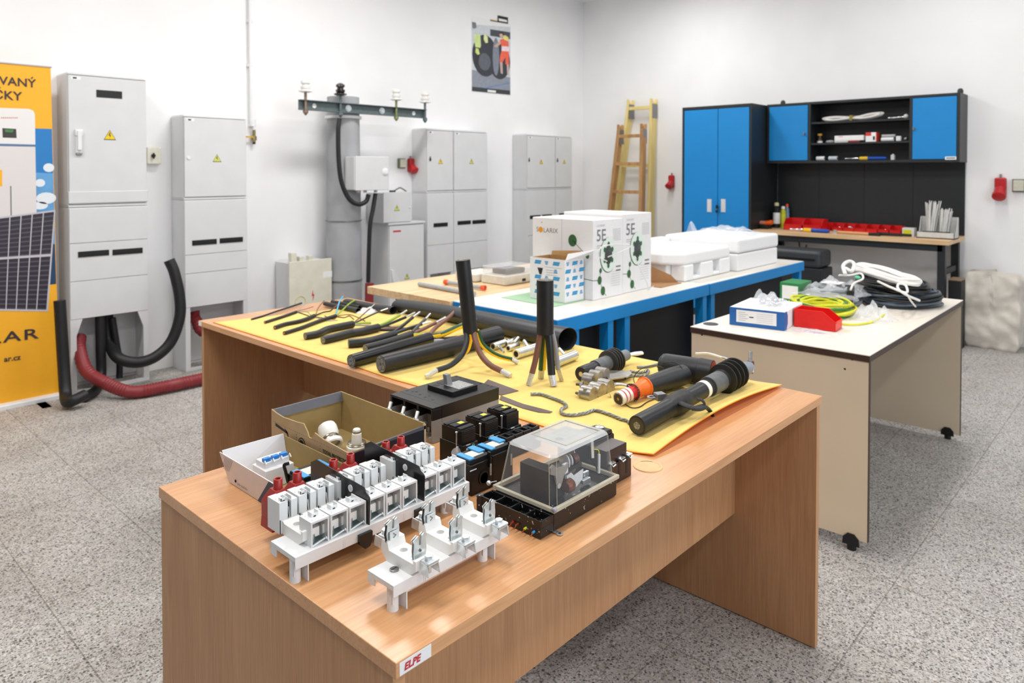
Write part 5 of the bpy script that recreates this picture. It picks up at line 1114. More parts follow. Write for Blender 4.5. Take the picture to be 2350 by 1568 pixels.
tag(o, 'white tie string with mint green knot at left of the white cord coil', 'cord')
crumple('plastic_bag', 'small clear crumpled bag standing before the slate wire coil', (3.50, 1.01, zd), .085, .085, .085, clear, 41)
# ================================================================ front desk: fuse holder rails
def holed_block(b, x0, x1, y0, y1, z0, z1, cx, cy, r, dep, n=20):
    """box whose top has one round blind hole"""
    vs = []; fs = []
    for k in range(n):
        q = 2*math.pi*k/n; c_, s_ = math.cos(q), math.sin(q)
        tx = ((x1-cx)/c_ if c_ > 1e-9 else (x0-cx)/c_ if c_ < -1e-9 else 1e9); ty = ((y1-cy)/s_ if s_ > 1e-9 else (y0-cy)/s_ if s_ < -1e-9 else 1e9)
        tt = min(tx, ty); vs.append((cx+c_*tt, cy+s_*tt, z1)); 
    for k in range(n): q = 2*math.pi*k/n; vs.append((cx+r*math.cos(q), cy+r*math.sin(q), z1))
    for k in range(n): q = 2*math.pi*k/n; vs.append((cx+r*math.cos(q), cy+r*math.sin(q), z1-dep))
    for k in range(n): vs.append((vs[k][0], vs[k][1], z0))
    for k in range(n):
        j = (k+1) % n; fs += [(k, j, n+j, n+k), (n+k, n+j, 2*n+j, 2*n+k), (3*n+k, 3*n+j, j, k)]
    # corners
    fs.append(tuple(2*n+k for k in range(n)))
    b.add(vs, fs)
    for (xx, yy) in ((x0, y0), (x1, y0), (x1, y1), (x0, y1)):     # fill corner triangles
        q = math.atan2(yy-cy, xx-cx) % (2*math.pi); k = int(q/(2*math.pi/n)) % n; a, c = vs[k], vs[(k+1) % n]
        b.add([a, (xx, yy, z1), c, (a[0], a[1], z0), (xx, yy, z0), (c[0], c[1], z0)], [(0, 1, 2), (3, 4, 1, 0), (4, 5, 2, 1)])
def ceramic(parent, x, yF, L_, zr, w_=.034, hi=.031):
    """U-shaped porcelain base: x left, yF front, L_ length in y, zr rail top"""
    b = MB().use(ceram); ym = zr+.010; yB = yF+L_
    b.prism([(yB-.002, zr), (yF+.013, zr), (yF, zr+.0095), (yF, ym), (yB+.010, ym)], 'x', x, x+w_)
    yA = yF+.006; yC = yB-.008
    b.box(x, x+w_, yF, yA-.0001, ym, zr+.0245)
    m_ = yF+(yC-yF)*.52
    holed_block(b, x, x+w_, yA, m_, ym, zr+.019, x+w_/2, (yA+m_)/2+.002, .0064, .0088)
    holed_block(b, x, x+w_, m_, yC, ym, zr+.019, x+w_/2, (m_+yC)/2, .0066, .0088)
    b.prism([(yC+.0001, zr+.019), (yC+.004, hi+zr), (yB+.010, zr+hi), (yB+.012, zr+.018), (yB+.010, ym), (yC+.0001, ym)], 'x', x, x+w_)
    return b.build('ceramic_block', None, parent, smooth=False)
def fork_clip(parent, x, y, z, w_=.023, h_=.037, back=False, s_=1):
    """spring contact: two upright zinc plates with a slot between"""
    b = MB().use(zinc)
    for k, dy in ((0, -.0022), (1, .0022)):
        yy = y+dy; pl_ = [(x-w_/2, z), (x+w_/2, z), (x+w_/2+.0012, z+h_*.35), (x+w_/2, z+h_*.8), (x+w_/2+.0025, z+h_*.9), (x+w_/2-.004, z+h_), (x+.0035, z+h_*.93), (x+.0018, z+h_*.55), (x-.0018, z+h_*.55), (x-.0035, z+h_*.97), (x-w_/2+.003, z+h_*.9), (x-w_/2-.0025, z+h_*.84), (x-w_/2, z+h_*.7), (x-w_/2-.0012, z+h_*.35)]
        b.prism(pl_, 'y', yy-.0006, yy+.0006)
    b.box(x-w_/2, x+w_/2, y-.006, y+.006, z-.0005, z+.001)
    b.use(steel).ring((x, y-.0034, z+h_*.34), (0, -1, 0), .0012, .0024, 12, .0006)
    if back: b.use(zinc).box(x-.0085, x+.0085, y-.0062, y-.004, z+.003, z+.015).use(blk).tube([(x-w_/2-.001, y-.002, z), (x-w_/2-.004, y-.002, z+h_*.4), (x-w_/2-.001, y-.002, z+h_*.82)], .0016, 6).use(steel).tube([(x-.002, y-.0066, z+.012), (x+.003, y-.0066, z+.0085), (x-.002, y-.0066, z+.005)], .0008, 5)
    return b.build('contact_clip', None, parent, smooth=False)
def clamp_terminal(parent, x, y, z, sgn=-1, bolt=True):
    b = MB().use(zinc); y0, y1 = (y+sgn*.021, y)
    b.box(x-.0105, x+.0105, y0, y1, z+.009, z+.0108)                       # tongue
    b.prism([(min(y0, y1)-.001, z+.012), (max(y0, y1)-.004, z+.012), (max(y0, y1)-.004, z+.0145), (min(y0, y1)+.003, z+.016), (min(y0, y1)-.001, z+.015)], 'x', x-.0112, x+.0112)
    for sx in (-1, 1): b.prism([(y0-sgn*.002, z+.012), (y0+sgn*.003, z-.006), (y1-sgn*.006, z-.006), (y1-sgn*.003, z+.012)], 'x', x+sx*.0112-.0008, x+sx*.0112+.0008)
    b.cyl((x, (y0+y1)/2, z-.006), (x, (y0+y1)/2, z+.012), .0036, n=12)
    o = b.build('clamp_terminal', None, parent, bevel=.0006)
    if bolt: MB().use(zinc).cyl((x, (y0+y1)/2, z+.0155), (x, (y0+y1)/2, z+.021), .0068, n=6).cyl((x, (y0+y1)/2, z+.0148), (x, (y0+y1)/2, z+.0156), .0076, n=18).build('hex_bolt', None, o)
    return o
def rail(parent, x0, x1, y0, y1, zt, feet, ft=.018):
    b = MB().use(gpl2)
    b.box(x0, x1, y0, y1, zt-.0035, zt).box(x0, x1, y0, y0+.002, zt-ft, zt-.0035).box(x0, x1, y1-.002, y1, zt-ft, zt-.0035)
    b.box(x0, x0+.0022, y1-.018, y1-.002, zt-ft-.001, zt-.0035).box(x0, x0+.0022, y0+.002, y1-.018, zt-.008, zt-.0035)
    b.box(x1-.0022, x1, y0+.002, y1-.002, zt-ft, zt-.0035)
    for xf in feet:
        for yy, s_ in ((y0, 1),):
            f = MB().use(gpl2).cyl((xf-.015, yy+s_*.016, ZT), (xf-.015, yy+s_*.016, zt-.004), .0088, n=22)
            f.box(xf-.001, xf+.001, yy+(s_-1)*.007+(.001 if s_ > 0 else 0), yy+(s_+1)*.010-(0 if s_ > 0 else .001), ZT, zt-.004)
            f.box(xf-.022, xf-.0205, yy+s_*.01-.003, yy+s_*.01+.003, ZT+.012, zt-.004)
            f.build('foot', None, parent)
    for k in range(1, 3):
        xk = x0+(x1-x0)*(k/3)+.012
        for d in (0, .004): MB
    gb_ = b
    for k in range(1, 4):
        xk = x0+(x1-x0)*(k-.3)/3.0
        for d in (0, .0035): gb_.box(xk+d, xk+d+.0012, y0-.0008, y0, zt-ft, zt-.004)
    o = b.build('mounting_rail', None, parent, bevel=.0005)
    return o
t = thing('fuse_holder', (.782, .882, ZT), 'open white fuse base with three ceramic blocks, nearest the camera', 'fuse holder')
rail(t, .657, .907, .850, .915, .796, (.683, .874))
for k, x in enumerate((.693, .770, .847)):
    ceramic(t, x, .842, .074, .796)
    cx = x+.017
    fork_clip(t, cx+.001, .856, .8155, back=False); fork_clip(t, cx-.003, .918, .824, back=True, h_=.034)
    clamp_terminal(t, cx+.003, .845, .806, -1); clamp_terminal(t, cx-.004, .943, .815, -1, True)
b = MB().use(steel).lathe((.685, .884, .796), (0, 0, 1), [(0, .0072), (.0022, .0072), (.003, .0062), (.003, 0)], 20).use(blkm).box(.6795, .6905, .8832, .8848, .7988, .7992); b.build('slotted_screw', None, t)
# ---- long rail with nine covered poles
t = thing('fuse_switch_rail', (.79, 1.09, ZT), 'long white fuse rail with covered terminals and black separators', 'fuse holder')
rail(t, .598, .982, 1.026, 1.104, .797, (.622, .945), ft=.02)
cgl = mat('pale grey cover', (228, 230, 231), .35, var=.01)
G0 = (.6315, .7465, .8705)
def front_cover(x, parent):
    y0, y1, z0, z1, w_ = 1.034, 1.070, .786, .8385, .0345; k = .0014
    b = MB().use(cgl).box(x, x+k, y0+k, y1-k, z0, z1-.0035).box(x+w_-k, x+w_, y0+k, y1-k, z0+.004, z1-.0035).box(x, x+w_, y0, y1, z1-.0035, z1).box(x, x+w_, y1-k, y1, z0+.01, z1-.0035)
    b.box(x, x+.003, y0, y0+k, z0+.002, z1-.0035).box(x+w_-.003, x+w_, y0, y0+k, z0+.006, z1-.0035)
    # raised tab socket on top
    X_ = x+.010; Y_ = y0+.015
    b.box(X_, X_+.0014, Y_, Y_+.012, z1, z1+.0075).box(X_+.012, X_+.0134, Y_, Y_+.012, z1, z1+.0085).box(X_+.0014, X_+.012, Y_, Y_+.0014, z1, z1+.0055)
    b.use(ink).box(X_+.004, X_+.0085, Y_-.0003, Y_, z1+.0002, z1+.0022)
    for dx, dy in ((.006, .007), (.028, .027), (.028, .008), (.006, .028)): b.cyl((x+dx, y0+dy, z1), (x+dx, y0+dy, z1+.0002), .0008, n=8)
    o = b.build('terminal_cover', None, parent, bevel=.0004)
    m = MB().use(mat('zinc plate inner', (150, 170, 172), .35, .9)).box(x+.003, x+.013, y1-.006, y1-.004, z0+.012, z1-.006).box(x+.003, x+w_-.004, y0+.006, y1-.006, z0+.011, z0+.013)
    m.use(zinc).cyl((x+.011, y0+.014, z0+.008), (x+.011, y0+.014, z0+.026), .0042, n=6).cyl((x+.011, y0+.009, z0-.004), (x+.011, y0+.009, z0+.010), .0034, n=12)
    m.cyl((x+.003, y0+.003, z0+.011), (x+w_-.006, y0+.003, z0+.0165), .0021, n=10).cyl((x+w_-.006, y0+.0026, z0+.0165), (x+w_-.004, y0+.0026, z0+.0168), .0034, n=12)
    m.build('terminal_clamp', None, o); return o
def back_cover(x, parent):
    y0, y1, z0, z1, w_ = 1.112, 1.152, .797, .850, .0335
    sx = x+.0155
    b = MB().use(cgl).box(x, sx, y0, y1, z0, z1).box(sx+.0065, x+w_, y0, y1, z0, z1-.001).box(sx, sx+.0065, y1-.012, y1, z0, z1-.001)
    b.box(sx-.0014, sx, y0+.001, y0+.017, z1, z1+.0062).box(sx+.0065, sx+.0078, y0+.001, y0+.017, z1, z1+.0062).box(sx, sx+.0065, y0+.0156, y0+.017, z1-.002, z1+.005)
    b.box(sx-.010, sx-.0014, y0+.004, y0+.0055, z1, z1+.005).box(sx-.010, sx-.0088, y0+.004, y0+.013, z1, z1+.005)
    b.use(ink).box(sx-.008, sx-.003, y0+.0036, y0+.004, z1+.0001, z1+.0016).cyl((x+.004, y0+.02, z1), (x+.004, y0+.02, z1+.0002), .0008, n=8)
    b.use(blk).box(x+.0004, x+.0022, y0-.0002, y0, z0+.0, z0+.024).box(x+w_, x+w_+.0003, y0+.002, y0+.004, z0+.01, z0+.036)
    o = b.build('contact_cover', None, parent, bevel=.0004)
    MB().use(steel).box(sx+.0006, sx+.0022, y0+.003, y1-.014, z0+.003, z1-.004).box(sx+.0042, sx+.0058, y0+.003, y1-.014, z0+.003, z1-.004).use(zinc).tube([(sx+.003, y0+.003, z1-.012), (sx+.0045, y0+.0015, z0+.02), (sx+.002, y0+.0015, z0+.012), (sx+.004, y0+.002, z0+.004)], .001, 6).build('spring_contact', None, o)
    return o
protoF = front_cover(G0[0], t); protoB = back_cover(G0[0]-.0125, t); first = True
redc = mat('red insulating cap', (170, 40, 36), .32, var=.06, scale=30)
def cap(xc, parent):
    b = MB().use(redc); yA, yB = 1.156, 1.202; w_ = .0185
    lo = [(xc-w_, yA), (xc+w_, yA), (xc+w_, yB), (xc-w_, yB)]; hi = [(xc-.0095, 1.168), (xc+.0095, 1.168), (xc+.0095, 1.188), (xc-.0095, 1.188)]
    b.hexa([(x, y, .796) for x, y in lo], [(x, y, .824) for x, y in lo]); b.hexa([(x, y, .824) for x, y in lo], [(x, y, .8465) for x, y in hi])
    b.hexa([(xc-w_-.002, yA+.004, .778), (xc+w_-.002, yA+.004, .778), (xc+w_-.002, yB, .778), (xc-w_-.002, yB, .778)], [(x, y, .7965) for x, y in lo])
    b.lathe((xc, 1.176, .844), (0, 0, 1), [(0, .0082), (.0195, .0078), (.0205, .007), (.0205, .0046), (.006, .0046), (.006, 0)], 24)
    return b.build('red_cap', None, parent, bevel=.0012, label='dark red insulating cap')
capo = cap(.652, t)
def clone(o, dx, parent):
    c = o.copy(); S.collection.objects.link(c); c.parent = parent; c.location = (o.location.x+dx, o.location.y, o.location.z)
    for ch in o.children: d = ch.copy(); S.collection.objects.link(d); d.parent = c
for g, gx in enumerate(G0):
    for k in range(3):
        if g == 0 and k == 0: continue
        dx = gx+.0372*k-G0[0]; clone(protoF, dx, t); clone(protoB, dx, t)
    for k in range(2):
        if g == 0 and k == 0: continue
        clone(capo, gx+.0385*k-G0[0], t)
for g, gx in enumerate(G0):
    for k in range(3):
        x = gx+.0372*k; ceramic(t, x-.008, 1.046, .066, .797, w_=.031, hi=.022)
for x in (.7425, .8665):
    MB().use(mat('glossy black separator', (16, 17, 20), .22, var=.03)).prism([(1.214, .785), (1.214, .856), (1.194, .8665), (1.043, .8585), (1.026, .845), (1.028, .792), (1.030, .778), (1.044, .766), (1.058, .766), (1.066, .785)], 'x', x-.0009, x+.0009).box(x-.026, x+.0009, 1.0195, 1.0255, .774, .790).prism([(x-.026, .774), (x-.014, .763), (x-.004, .765), (x+.0009, .774)], 'y', 1.0195, 1.0255).build('separator_plate', None, t, label='glossy black separator plate')
    b = MB().use(cgl); b.ring((x-.0012, 1.0815, .846), (-1, 0, .0), .0035, .0062, 24, .0012).use(clear).lathe((x-.003, 1.0815, .846), (-1, 0, 0), [(0, 0), (0, .006), (.001, 0)], 20); b.build('eyelet', None, t)
# ================================================================ cartons with fuses and breakers
kraft = mat('kraft board inside', (170, 146, 96), .8, var=.03); kout = mat('kraft board outside', (188, 158, 118), .75, var=.03)
edge_ = mat('board edge', (200, 176, 140), .8); navy = mat('navy print board', (30, 34, 44), .4, var=.02); nblue = mat('dark blue print board', (28, 62, 94), .45, var=.02)
x0, x1, y0, y1, z0 = .706, .845, 1.222, 1.478, ZT+.001
t = thing('open_carton', (.775, 1.35, ZT), 'small white open carton holding two circuit breakers', 'carton')
th = .002; zt1 = .806
ow = mat('white carton outside', (232, 222, 220), .5, var=.01)
b = MB().use(ow).hexa([(x0, y0, z0), (x0+th, y0, z0), (x0+th, y1, z0), (x0, y1, z0)], [(x0-.004, y0, zt1), (x0-.004+th, y0, zt1), (x0-.004+th, y1+.035, zt1+.001), (x0-.004, y1+.035, zt1+.001)])
b.use(mat('white carton inside', (226, 226, 230), .7, var=.01)).hexa([(x0+th, y1-th, z0), (x1-th, y1-th, z0), (x1-th, y1, z0), (x0+th, y1, z0)], [(x0-.002, y1+.026, zt1+.006), (x1-th, y1+.016, zt1+.008), (x1-th, y1+.018, zt1+.008), (x0-.002, y1+.028, zt1+.006)])
b.use(kraft).box(x1-th, x1, y0, y1+.012, z0, zt1+.004).use(kraft).box(x0+th, x1-th, y0, y1-th, z0, z0+th)
b.use(nblue).box(x0+th, x1-th, y0, y0+th, z0, zt1-.012)
b.build('box', None, t)
b = MB().use(nblue); X = x0-.0025
def SPn(y, z): return (x0-.0012-.004*(z-z0)/(zt1-z0), y, z)
b.quad(SPn(1.352, z0), SPn(y0, z0), SPn(y0, zt1), SPn(1.30, zt1))
b.use(mat('fine stripe print', (110, 108, 112), .6, var=0))
for k in range(9): yy = 1.50-.006*k; b.quad(SPn(yy+.0006, zt1-.002), SPn(yy-.0006, zt1-.002), SPn(yy+.022-.0006-.004*k*0, z0+.024), SPn(yy+.022+.0006, z0+.024)) if yy+.022 < 1.505 else b.quad(SPn(yy+.0006, zt1-.002), SPn(yy-.0006, zt1-.002), SPn(1.494, zt1-.002-(1.494-yy)*1.3), SPn(1.4952, zt1-.002-(1.4952-yy)*1.3))
b.use(ink).ring(SPn(1.444, z0+.0125), (-1, 0, 0), .0022, .0033, 16, .0002); b.text('please recycle this', .0058, SPn(1.436, z0+.008), (0, -1, 0), (0, 0, 1)); b.build('print', None, t, smooth=False)
# breaker 1: white three pole with blue toggles
t = thing('circuit_breaker', (.775, 1.41, ZT+.003), 'white three pole circuit breaker with blue toggles in small carton', 'circuit breaker')
wb = mat('white breaker', (232, 232, 234), .4, var=.01); bt_ = mat('blue toggle', (44, 132, 214), .35)
bx0, bx1, by0, by1, bz = .735, .80, 1.375, 1.432, ZT+.0035
MB().use(wb).box(bx0, bx1, by0, by1, bz, bz+.040).build('body', None, t, bevel=.0015)
MB().use(wb).box(bx0+.004, bx1-.004, by0+.012, by1-.008, bz+.0385, bz+.052).build('nose', None, t, bevel=.001)
for k in range(3):
    xx = bx0+.005+k*.0195; MB().use(bt_).box(xx, xx+.016, by0+.016, by0+.026, bz+.052, bz+.060).build('toggle', None, t, bevel=.0015, label='blue toggle')
for k in range(4): xx = bx0+.004+k*.0188; MB().use(wb).tube([(xx, by0+.014, bz+.052), (xx, by0+.01, bz+.058), (xx, by0+.004, bz+.052)], .0014, 6).build('latch', None, t)
t = thing('relay_block', (.79, 1.29, ZT+.003), 'black relay with bright blue strips in small carton', 'relay')
skb = mat('sky blue strip', (58, 158, 222), .35)
def blue_relay(t, bx0, bx1, by0, by1, bz, H, lever=True):
    MB().use(blk).box(bx0, bx1, by0, by1, bz, bz+H*.84).build('body', None, t, bevel=.0015)
    MB().use(blkm).box(bx0+.002, bx1-.002, by0+.006, by1-.006, bz+H*.84, bz+H*.95).build('top_frame', None, t, bevel=.001)
    MB().use(mat('cream rating label', (226, 218, 206), .5, var=.06, scale=200)).box(bx0+.012, bx1-.010, by0+.016, by1-.018, bz+H*.95, bz+H*.965).build('rating_label', None, t)
    w_ = bx1-bx0
    MB().use(skb).box(bx0+.002, bx0+.016, by0+.006, by1-.012, bz+H*.952, bz+H*1.0).build('blue_strip', None, t, bevel=.001, label='bright blue strip')
    MB().use(skb).box(bx1-.02, bx1-.002, by0+.02, by1-.004, bz+H*.952, bz+H*1.01).build('blue_strip', None, t, bevel=.001, label='bright blue strip')
    if lever: MB().use(blk).box(bx1-.012, bx1-.008, by0-.004, by0+.004, bz+H*.62, bz+H*1.04).use(zinc).cyl((bx1-.010, by0-.004, bz+H*.4), (bx1-.010, by0-.004, bz+H*.72), .002, n=8).build('lever', None, t)
blue_relay(t, .757, .832, 1.262, 1.328, ZT+.0035, .052, False)
MB().use(blk).tube(spline([(.757, 1.325, ZT+.03), (.752, 1.325, ZT+.052), (.750, 1.327, ZT+.066), (.756, 1.32, ZT+.07)], 5), [.0035]*16, 8).build('hook_lever', None, t)
MB().use(paper).box(.802, .822, 1.2612, 1.262, ZT+.016, ZT+.034).use(bt_).box(.806, .812, 1.2608, 1.2612, ZT+.019, ZT+.031).build('sticker', None, t)
# big carton
x0, x1, y0, y1, zt2 = .856, 1.050, 1.240, 1.572, .8455
t = thing('open_carton', (.95, 1.4, ZT), 'large open cardboard carton with hammer print and porcelain fuses', 'carton')
def wall_poly(b, pts, axis, c0, c1, inner, outer, flip):
    b.use(outer).prism(pts, axis, c0, c1)
b = MB()
notch = [(y1, z0), (y0, z0), (y0, zt2-.018), (1.352, zt2-.012), (1.385, zt2-.006), (1.392, zt2-.016), (1.398, zt2-.022), (1.408, zt2-.022), (1.414, zt2-.012), (1.43, zt2+.003), (1.46, zt2), (1.52, zt2-.003), (1.55, zt2), (y1, zt2+.004)]
b.use(kout).prism(notch, 'x', x0, x0+.0015).use(kraft).prism(notch, 'x', x0+.0016, x0+.003)
b.use(kraft).prism([(y0, z0), (y1, z0), (y1, zt2+.003), (y0, zt2)], 'x', x1-.003, x1)
b.box(x0+.003, x1-.003, y1-.003, y1, z0, zt2).box(x0+.003, x1-.003, y0+.003, y1-.003, z0, z0+.002).box(x0+.003, x1-.003, y0+.0015, y0+.003, z0, zt2-.01)
b.use(navy).box(x0, x1, y0-.0005, y0+.0014, z0, zt2-.012).use(edge_).box(x1-.0045, x1+.0005, y0-.001, y0+.004, z0, zt2-.002)
b.build('box', None, t)
b = MB().use(mat('charcoal flap', (92, 92, 98), .4, var=.06, scale=30)).hexa([(x0+.004, y1-.012, zt2-.016), (x1-.004, y1-.014, zt2-.018), (x1-.004, y1-.0035, zt2-.018), (x0+.004, y1-.0035, zt2-.016)][:4], [(x0+.001, y1-.005, zt2+.003), (x1-.002, y1-.005, zt2+.003), (x1-.002, y1+.001, zt2+.003), (x0+.001, y1+.001, zt2+.003)]); b.build('flap', None, t, label='charcoal folded-in flap')
b = MB().use(mat('charcoal flap', (92, 92, 98), .4)).hexa([(x0, y0-.001, zt2-.013), (x1, y0-.001, zt2-.013), (x1, y0+.008, zt2-.013), (x0, y0+.008, zt2-.013)], [(x0, y0-.001, zt2-.0115), (x1, y0-.001, zt2-.005), (x1, y0+.012, zt2-.009), (x0, y0+.012, zt2-.014)]); b.build('flap', None, t, label='charcoal folded-in flap')
b = MB().use(ink); X = x0-.0004
def L3(y, z): return (X, y, z)
b.quad(L3(1.553, zt2-.024), L3(1.50, zt2-.032), L3(1.50, zt2-.037), L3(1.553, zt2-.031))
b.quad(L3(1.512, zt2-.026), L3(1.496, zt2-.034), L3(1.49, zt2-.062), L3(1.496, zt2-.066), L3(1.500, zt2-.04), L3(1.506, zt2-.034))
b.quad(*[(X, 1.437-.016*math.cos(k*math.pi/12), zt2-.048+.018*math.sin(k*math.pi/12)) for k in range(24)])
b.use(kout).quad(*[(X-.0003, 1.437-.0135*math.cos(k*math.pi/12), zt2-.048+.0152*math.sin(k*math.pi/12)) for k in range(24)])
b.use(ink).quad(*[(X-.0006, 1.437-.0115*math.cos(k*math.pi/12), zt2-.048+.013*math.sin(k*math.pi/12)) for k in range(24)])
for yy in (1.398, 1.378): b.ring((X, yy, zt2-.052), (-1, 0, 0), .006, .0072, 16, .0002)
b.text('TOTAL PROTECTION', .0102, L3(1.352, zt2-.040), (0, -1, 0), (0, 0, 1), bold=.0003); b.text('FOR YOUR HOME', .0102, L3(1.352, zt2-.053), (0, -1, 0), (0, 0, 1), bold=.0003)
for k in range(3): b.quad(L3(1.262-.004*k, zt2-.04), L3(1.260-.004*k, zt2-.04), L3(1.250-.004*k, zt2-.058), L3(1.252-.004*k, zt2-.058))
for k in range(34): yy = 1.565-.009*k; b.quad(L3(yy, zt2-.0225-.0004*k*.0), L3(yy-.004, zt2-.0225), L3(yy-.004, zt2-.0231), L3(yy, zt2-.0231))
for yc in (1.46, 1.363):
    for k in range(10): b.box(X, x0, yc-.0006, yc, zt2-.03-k*.006, zt2-.028-k*.006)
b.use(mat('yellow stripe print', (216, 178, 60), .5, var=0)).hexa([(.885, y0-.0012, .805), (.93, y0-.0012, .825), (.93, y0-.0006, .825), (.885, y0-.0006, .805)], [(.885, y0-.0012, .812), (.93, y0-.0012, .832), (.93, y0-.0006, .832), (.885, y0-.0006, .812)])
b.build('print', None, t, smooth=False)
# porcelain fuse parts
t = thing('porcelain_fuse_cap', (.92, 1.42, ZT+.003), 'white porcelain screw cap lying tilted in the large carton', 'fuse')
def SC(c, k): return Matrix.Translation(c) @ Matrix.Scale(k, 4) @ Matrix.Translation(-Vector(c))
def MBS(c, k): q = MB(); q.X = SC(Vector(c), k); return q
c = Vector((.952, 1.476, ZT+.036)); d = Vector((-.18, -.72, -.55)).normalized()
MBS(c, 1.25).use(ceram).lathe(c-d*.022, d, [(0, .010), (.002, .0165), (.008, .0185), (.022, .0185), (.028, .016), (.028, .010)], 26).build('cap_body', None, t)
MBS(c, 1.25).use(mat('nickel thread', (170, 164, 150), .3, .9)).lathe(c+d*.006, d, [(0, .0155), (.003, .0165), (.005, .0155), (.008, .0165), (.010, .0155), (.013, .0165), (.013, .013), (.002, .013)], 26).build('metal_thread', None, t)
MBS(c, 1.25).use(ceram).lathe(c+d*.0165, d, [(0, .017), (0, .0205), (.007, .0205), (.009, .018), (.007, .0155), (0, .0155)], 26).build('porcelain_ring', None, t)
t = thing('screw_fuse', (.955, 1.35, ZT+.003), 'upright porcelain fuse link in metal ring in the large carton', 'fuse')
fx_, fy_, fz_ = .985, 1.412, ZT+.0035
MBS((fx_, fy_, fz_), 1.2).use(ceram).lathe((fx_, fy_, fz_), (0, 0, 1), [(0, .020), (.012, .020), (.014, .017), (.016, .0105), (.036, .0092), (.037, .0078), (.044, .0074), (.0455, .006), (.0455, 0)], 26).build('body', None, t)
MBS((fx_, fy_, fz_), 1.2).use(mat('nickel thread', (170, 164, 150), .3, .9)).lathe((fx_, fy_, fz_+.015), (0, 0, 1), [(0, .0175), (.001, .0185), (.002, .0172), (.004, .0178), (.005, .0165), (.005, .014), (0, .014)], 26).lathe((fx_, fy_, fz_+.0385), (0, 0, 1), [(0, .0085), (.0025, .0085), (.0025, .0075)], 20).build('metal_ring', None, t)
# ================================================================ moulded case breaker
t = thing('moulded_case_breaker', (1.255, 1.40, ZT), 'big black moulded breaker with grey toggle and grey base', 'circuit breaker')
gb2 = mat('grey breaker base', (148, 144, 140), .5, var=.04, scale=20)
x0, x1, y0, y1 = 1.142, 1.374, 1.322, 1.488; zb_ = .806; zt3 = .838
MB().use(gb2).box(x0+.03, x1, y0, y1, ZT+.0005, zb_).box(x0, x0+.03, y0, y0+.006, ZT+.0005, zb_).box(x0, x0+.03, y1-.006, y1, ZT+.0005, zb_).box(x0, x0+.03, y0+.006, y1-.006, ZT+.0005, ZT+.014).build('base', None, t, bevel=.0015)
b = MB().use(blk).box(x0+.03, x1, y0-.0005, y1+.0005, zb_+.0002, zt3).box(x0, x0+.03, y0-.0005, y1+.0005, zt3-.006, zt3)
for k in range(4):
    yy = y0+(y1-y0-.007)*k/3; b.box(x0, x0+.03, yy, yy+.007, zb_+.0002, zt3-.006)
b.build('cover', None, t, bevel=.001)
for k in (1, 2): yy = y0+(y1-y0-.007)*k/3; MB().use(gb2).box(x0+.002, x0+.03, yy, yy+.006, ZT+.014, zb_).build('phase_partition', None, t)
for k in range(3):
    yy = y0+.0275+(y1-y0-.007)/3*k
    b = MB().use(steel).cyl((x0+.012, yy, ZT+.014), (x0+.012, yy, ZT+.022), .009, n=6).cyl((x0+.012, yy, ZT+.022), (x0+.012, yy, ZT+.034), .0045, n=12).box(x0+.0, x0+.028, yy-.012, yy+.012, ZT+.012, ZT+.016)
    b.build('terminal', None, t)
    xb_ = x0-.018; yb2_ = yy+.014
    s_ = MB().use(zinc).cyl((xb_-.004, yb2_, ZT+.045), (xb_+.002, yb2_, ZT+.058), .0085, n=6).lathe((xb_+.0, yb2_, ZT+.055), (.35, 0, 1), [v for q in range(9) for v in ((q*.0024, .0052), (q*.0024+.0012, .0045))]+[(.0216, 0)], 14).box(xb_-.01, x0+.01, yb2_-.009, yb2_+.009, ZT+.038, ZT+.0445)
    s_.build('terminal_stud', None, t)
b = MB().use(ink)
for (u, v) in ((934, 896), (947, 899), (956, 899), (964, 906), (976, 912), (986, 909), (993, 918), (1062, 865), (1073, 870), (1082, 870), (1093, 874), (1102, 881), (1111, 878), (1123, 884), (1136, 885), (1060, 861)):
    p = at(u, v, z=zt3); p.x = min(max(p.x, x0+.008), x1-.008); p.y = min(max(p.y, y0+.008), y1-.008); b.lathe((p.x, p.y, zt3), (0, 0, 1), [(0, .004), (.0003, .004), (.0003, 0)], 14)
b.build('screw_recess', None, t)
pa = [at(*q, z=zt3+.012) for q in ((980, 883), (1037, 901), (1093, 883), (1043, 867))]
xa, xb_, ya, yb_ = min(p.x for p in pa)+.002, max(p.x for p in pa)-.002, min(p.y for p in pa), max(p.y for p in pa)
MB().use(blk).box(xa, xb_, ya, yb_, zt3, zt3+.012).build('raised_panel', None, t, bevel=.001)
b = MB().use(ink).box(xa+.006, xa+.02, yb_-.028, yb_-.012, zt3+.0121, zt3+.0124).box(xa+.026, xb_-.01, yb_-.03, yb_-.006, zt3+.0121, zt3+.0124)
b.use(mat('silver rating plate', (176, 176, 174), .4, .3, var=.25, scale=260)).box(xa+.028, xb_-.008, ya+.006, yb_-.034, zt3+.0121, zt3+.0126); b.build('rating_plate', None, t)
p = at(1030, 880, z=zt3+.014)
MB().use(mat('grey toggle', (140, 142, 144), .4)).hexa([(p.x-.010, p.y-.006, zt3+.0122), (p.x+.008, p.y-.006, zt3+.0122), (p.x+.008, p.y+.008, zt3+.0122), (p.x-.010, p.y+.008, zt3+.0122)], [(p.x-.014, p.y-.005, zt3+.040), (p.x+.001, p.y-.005, zt3+.040), (p.x+.001, p.y+.009, zt3+.040), (p.x-.014, p.y+.009, zt3+.040)]).build('toggle', None, t, bevel=.001, label='grey toggle')
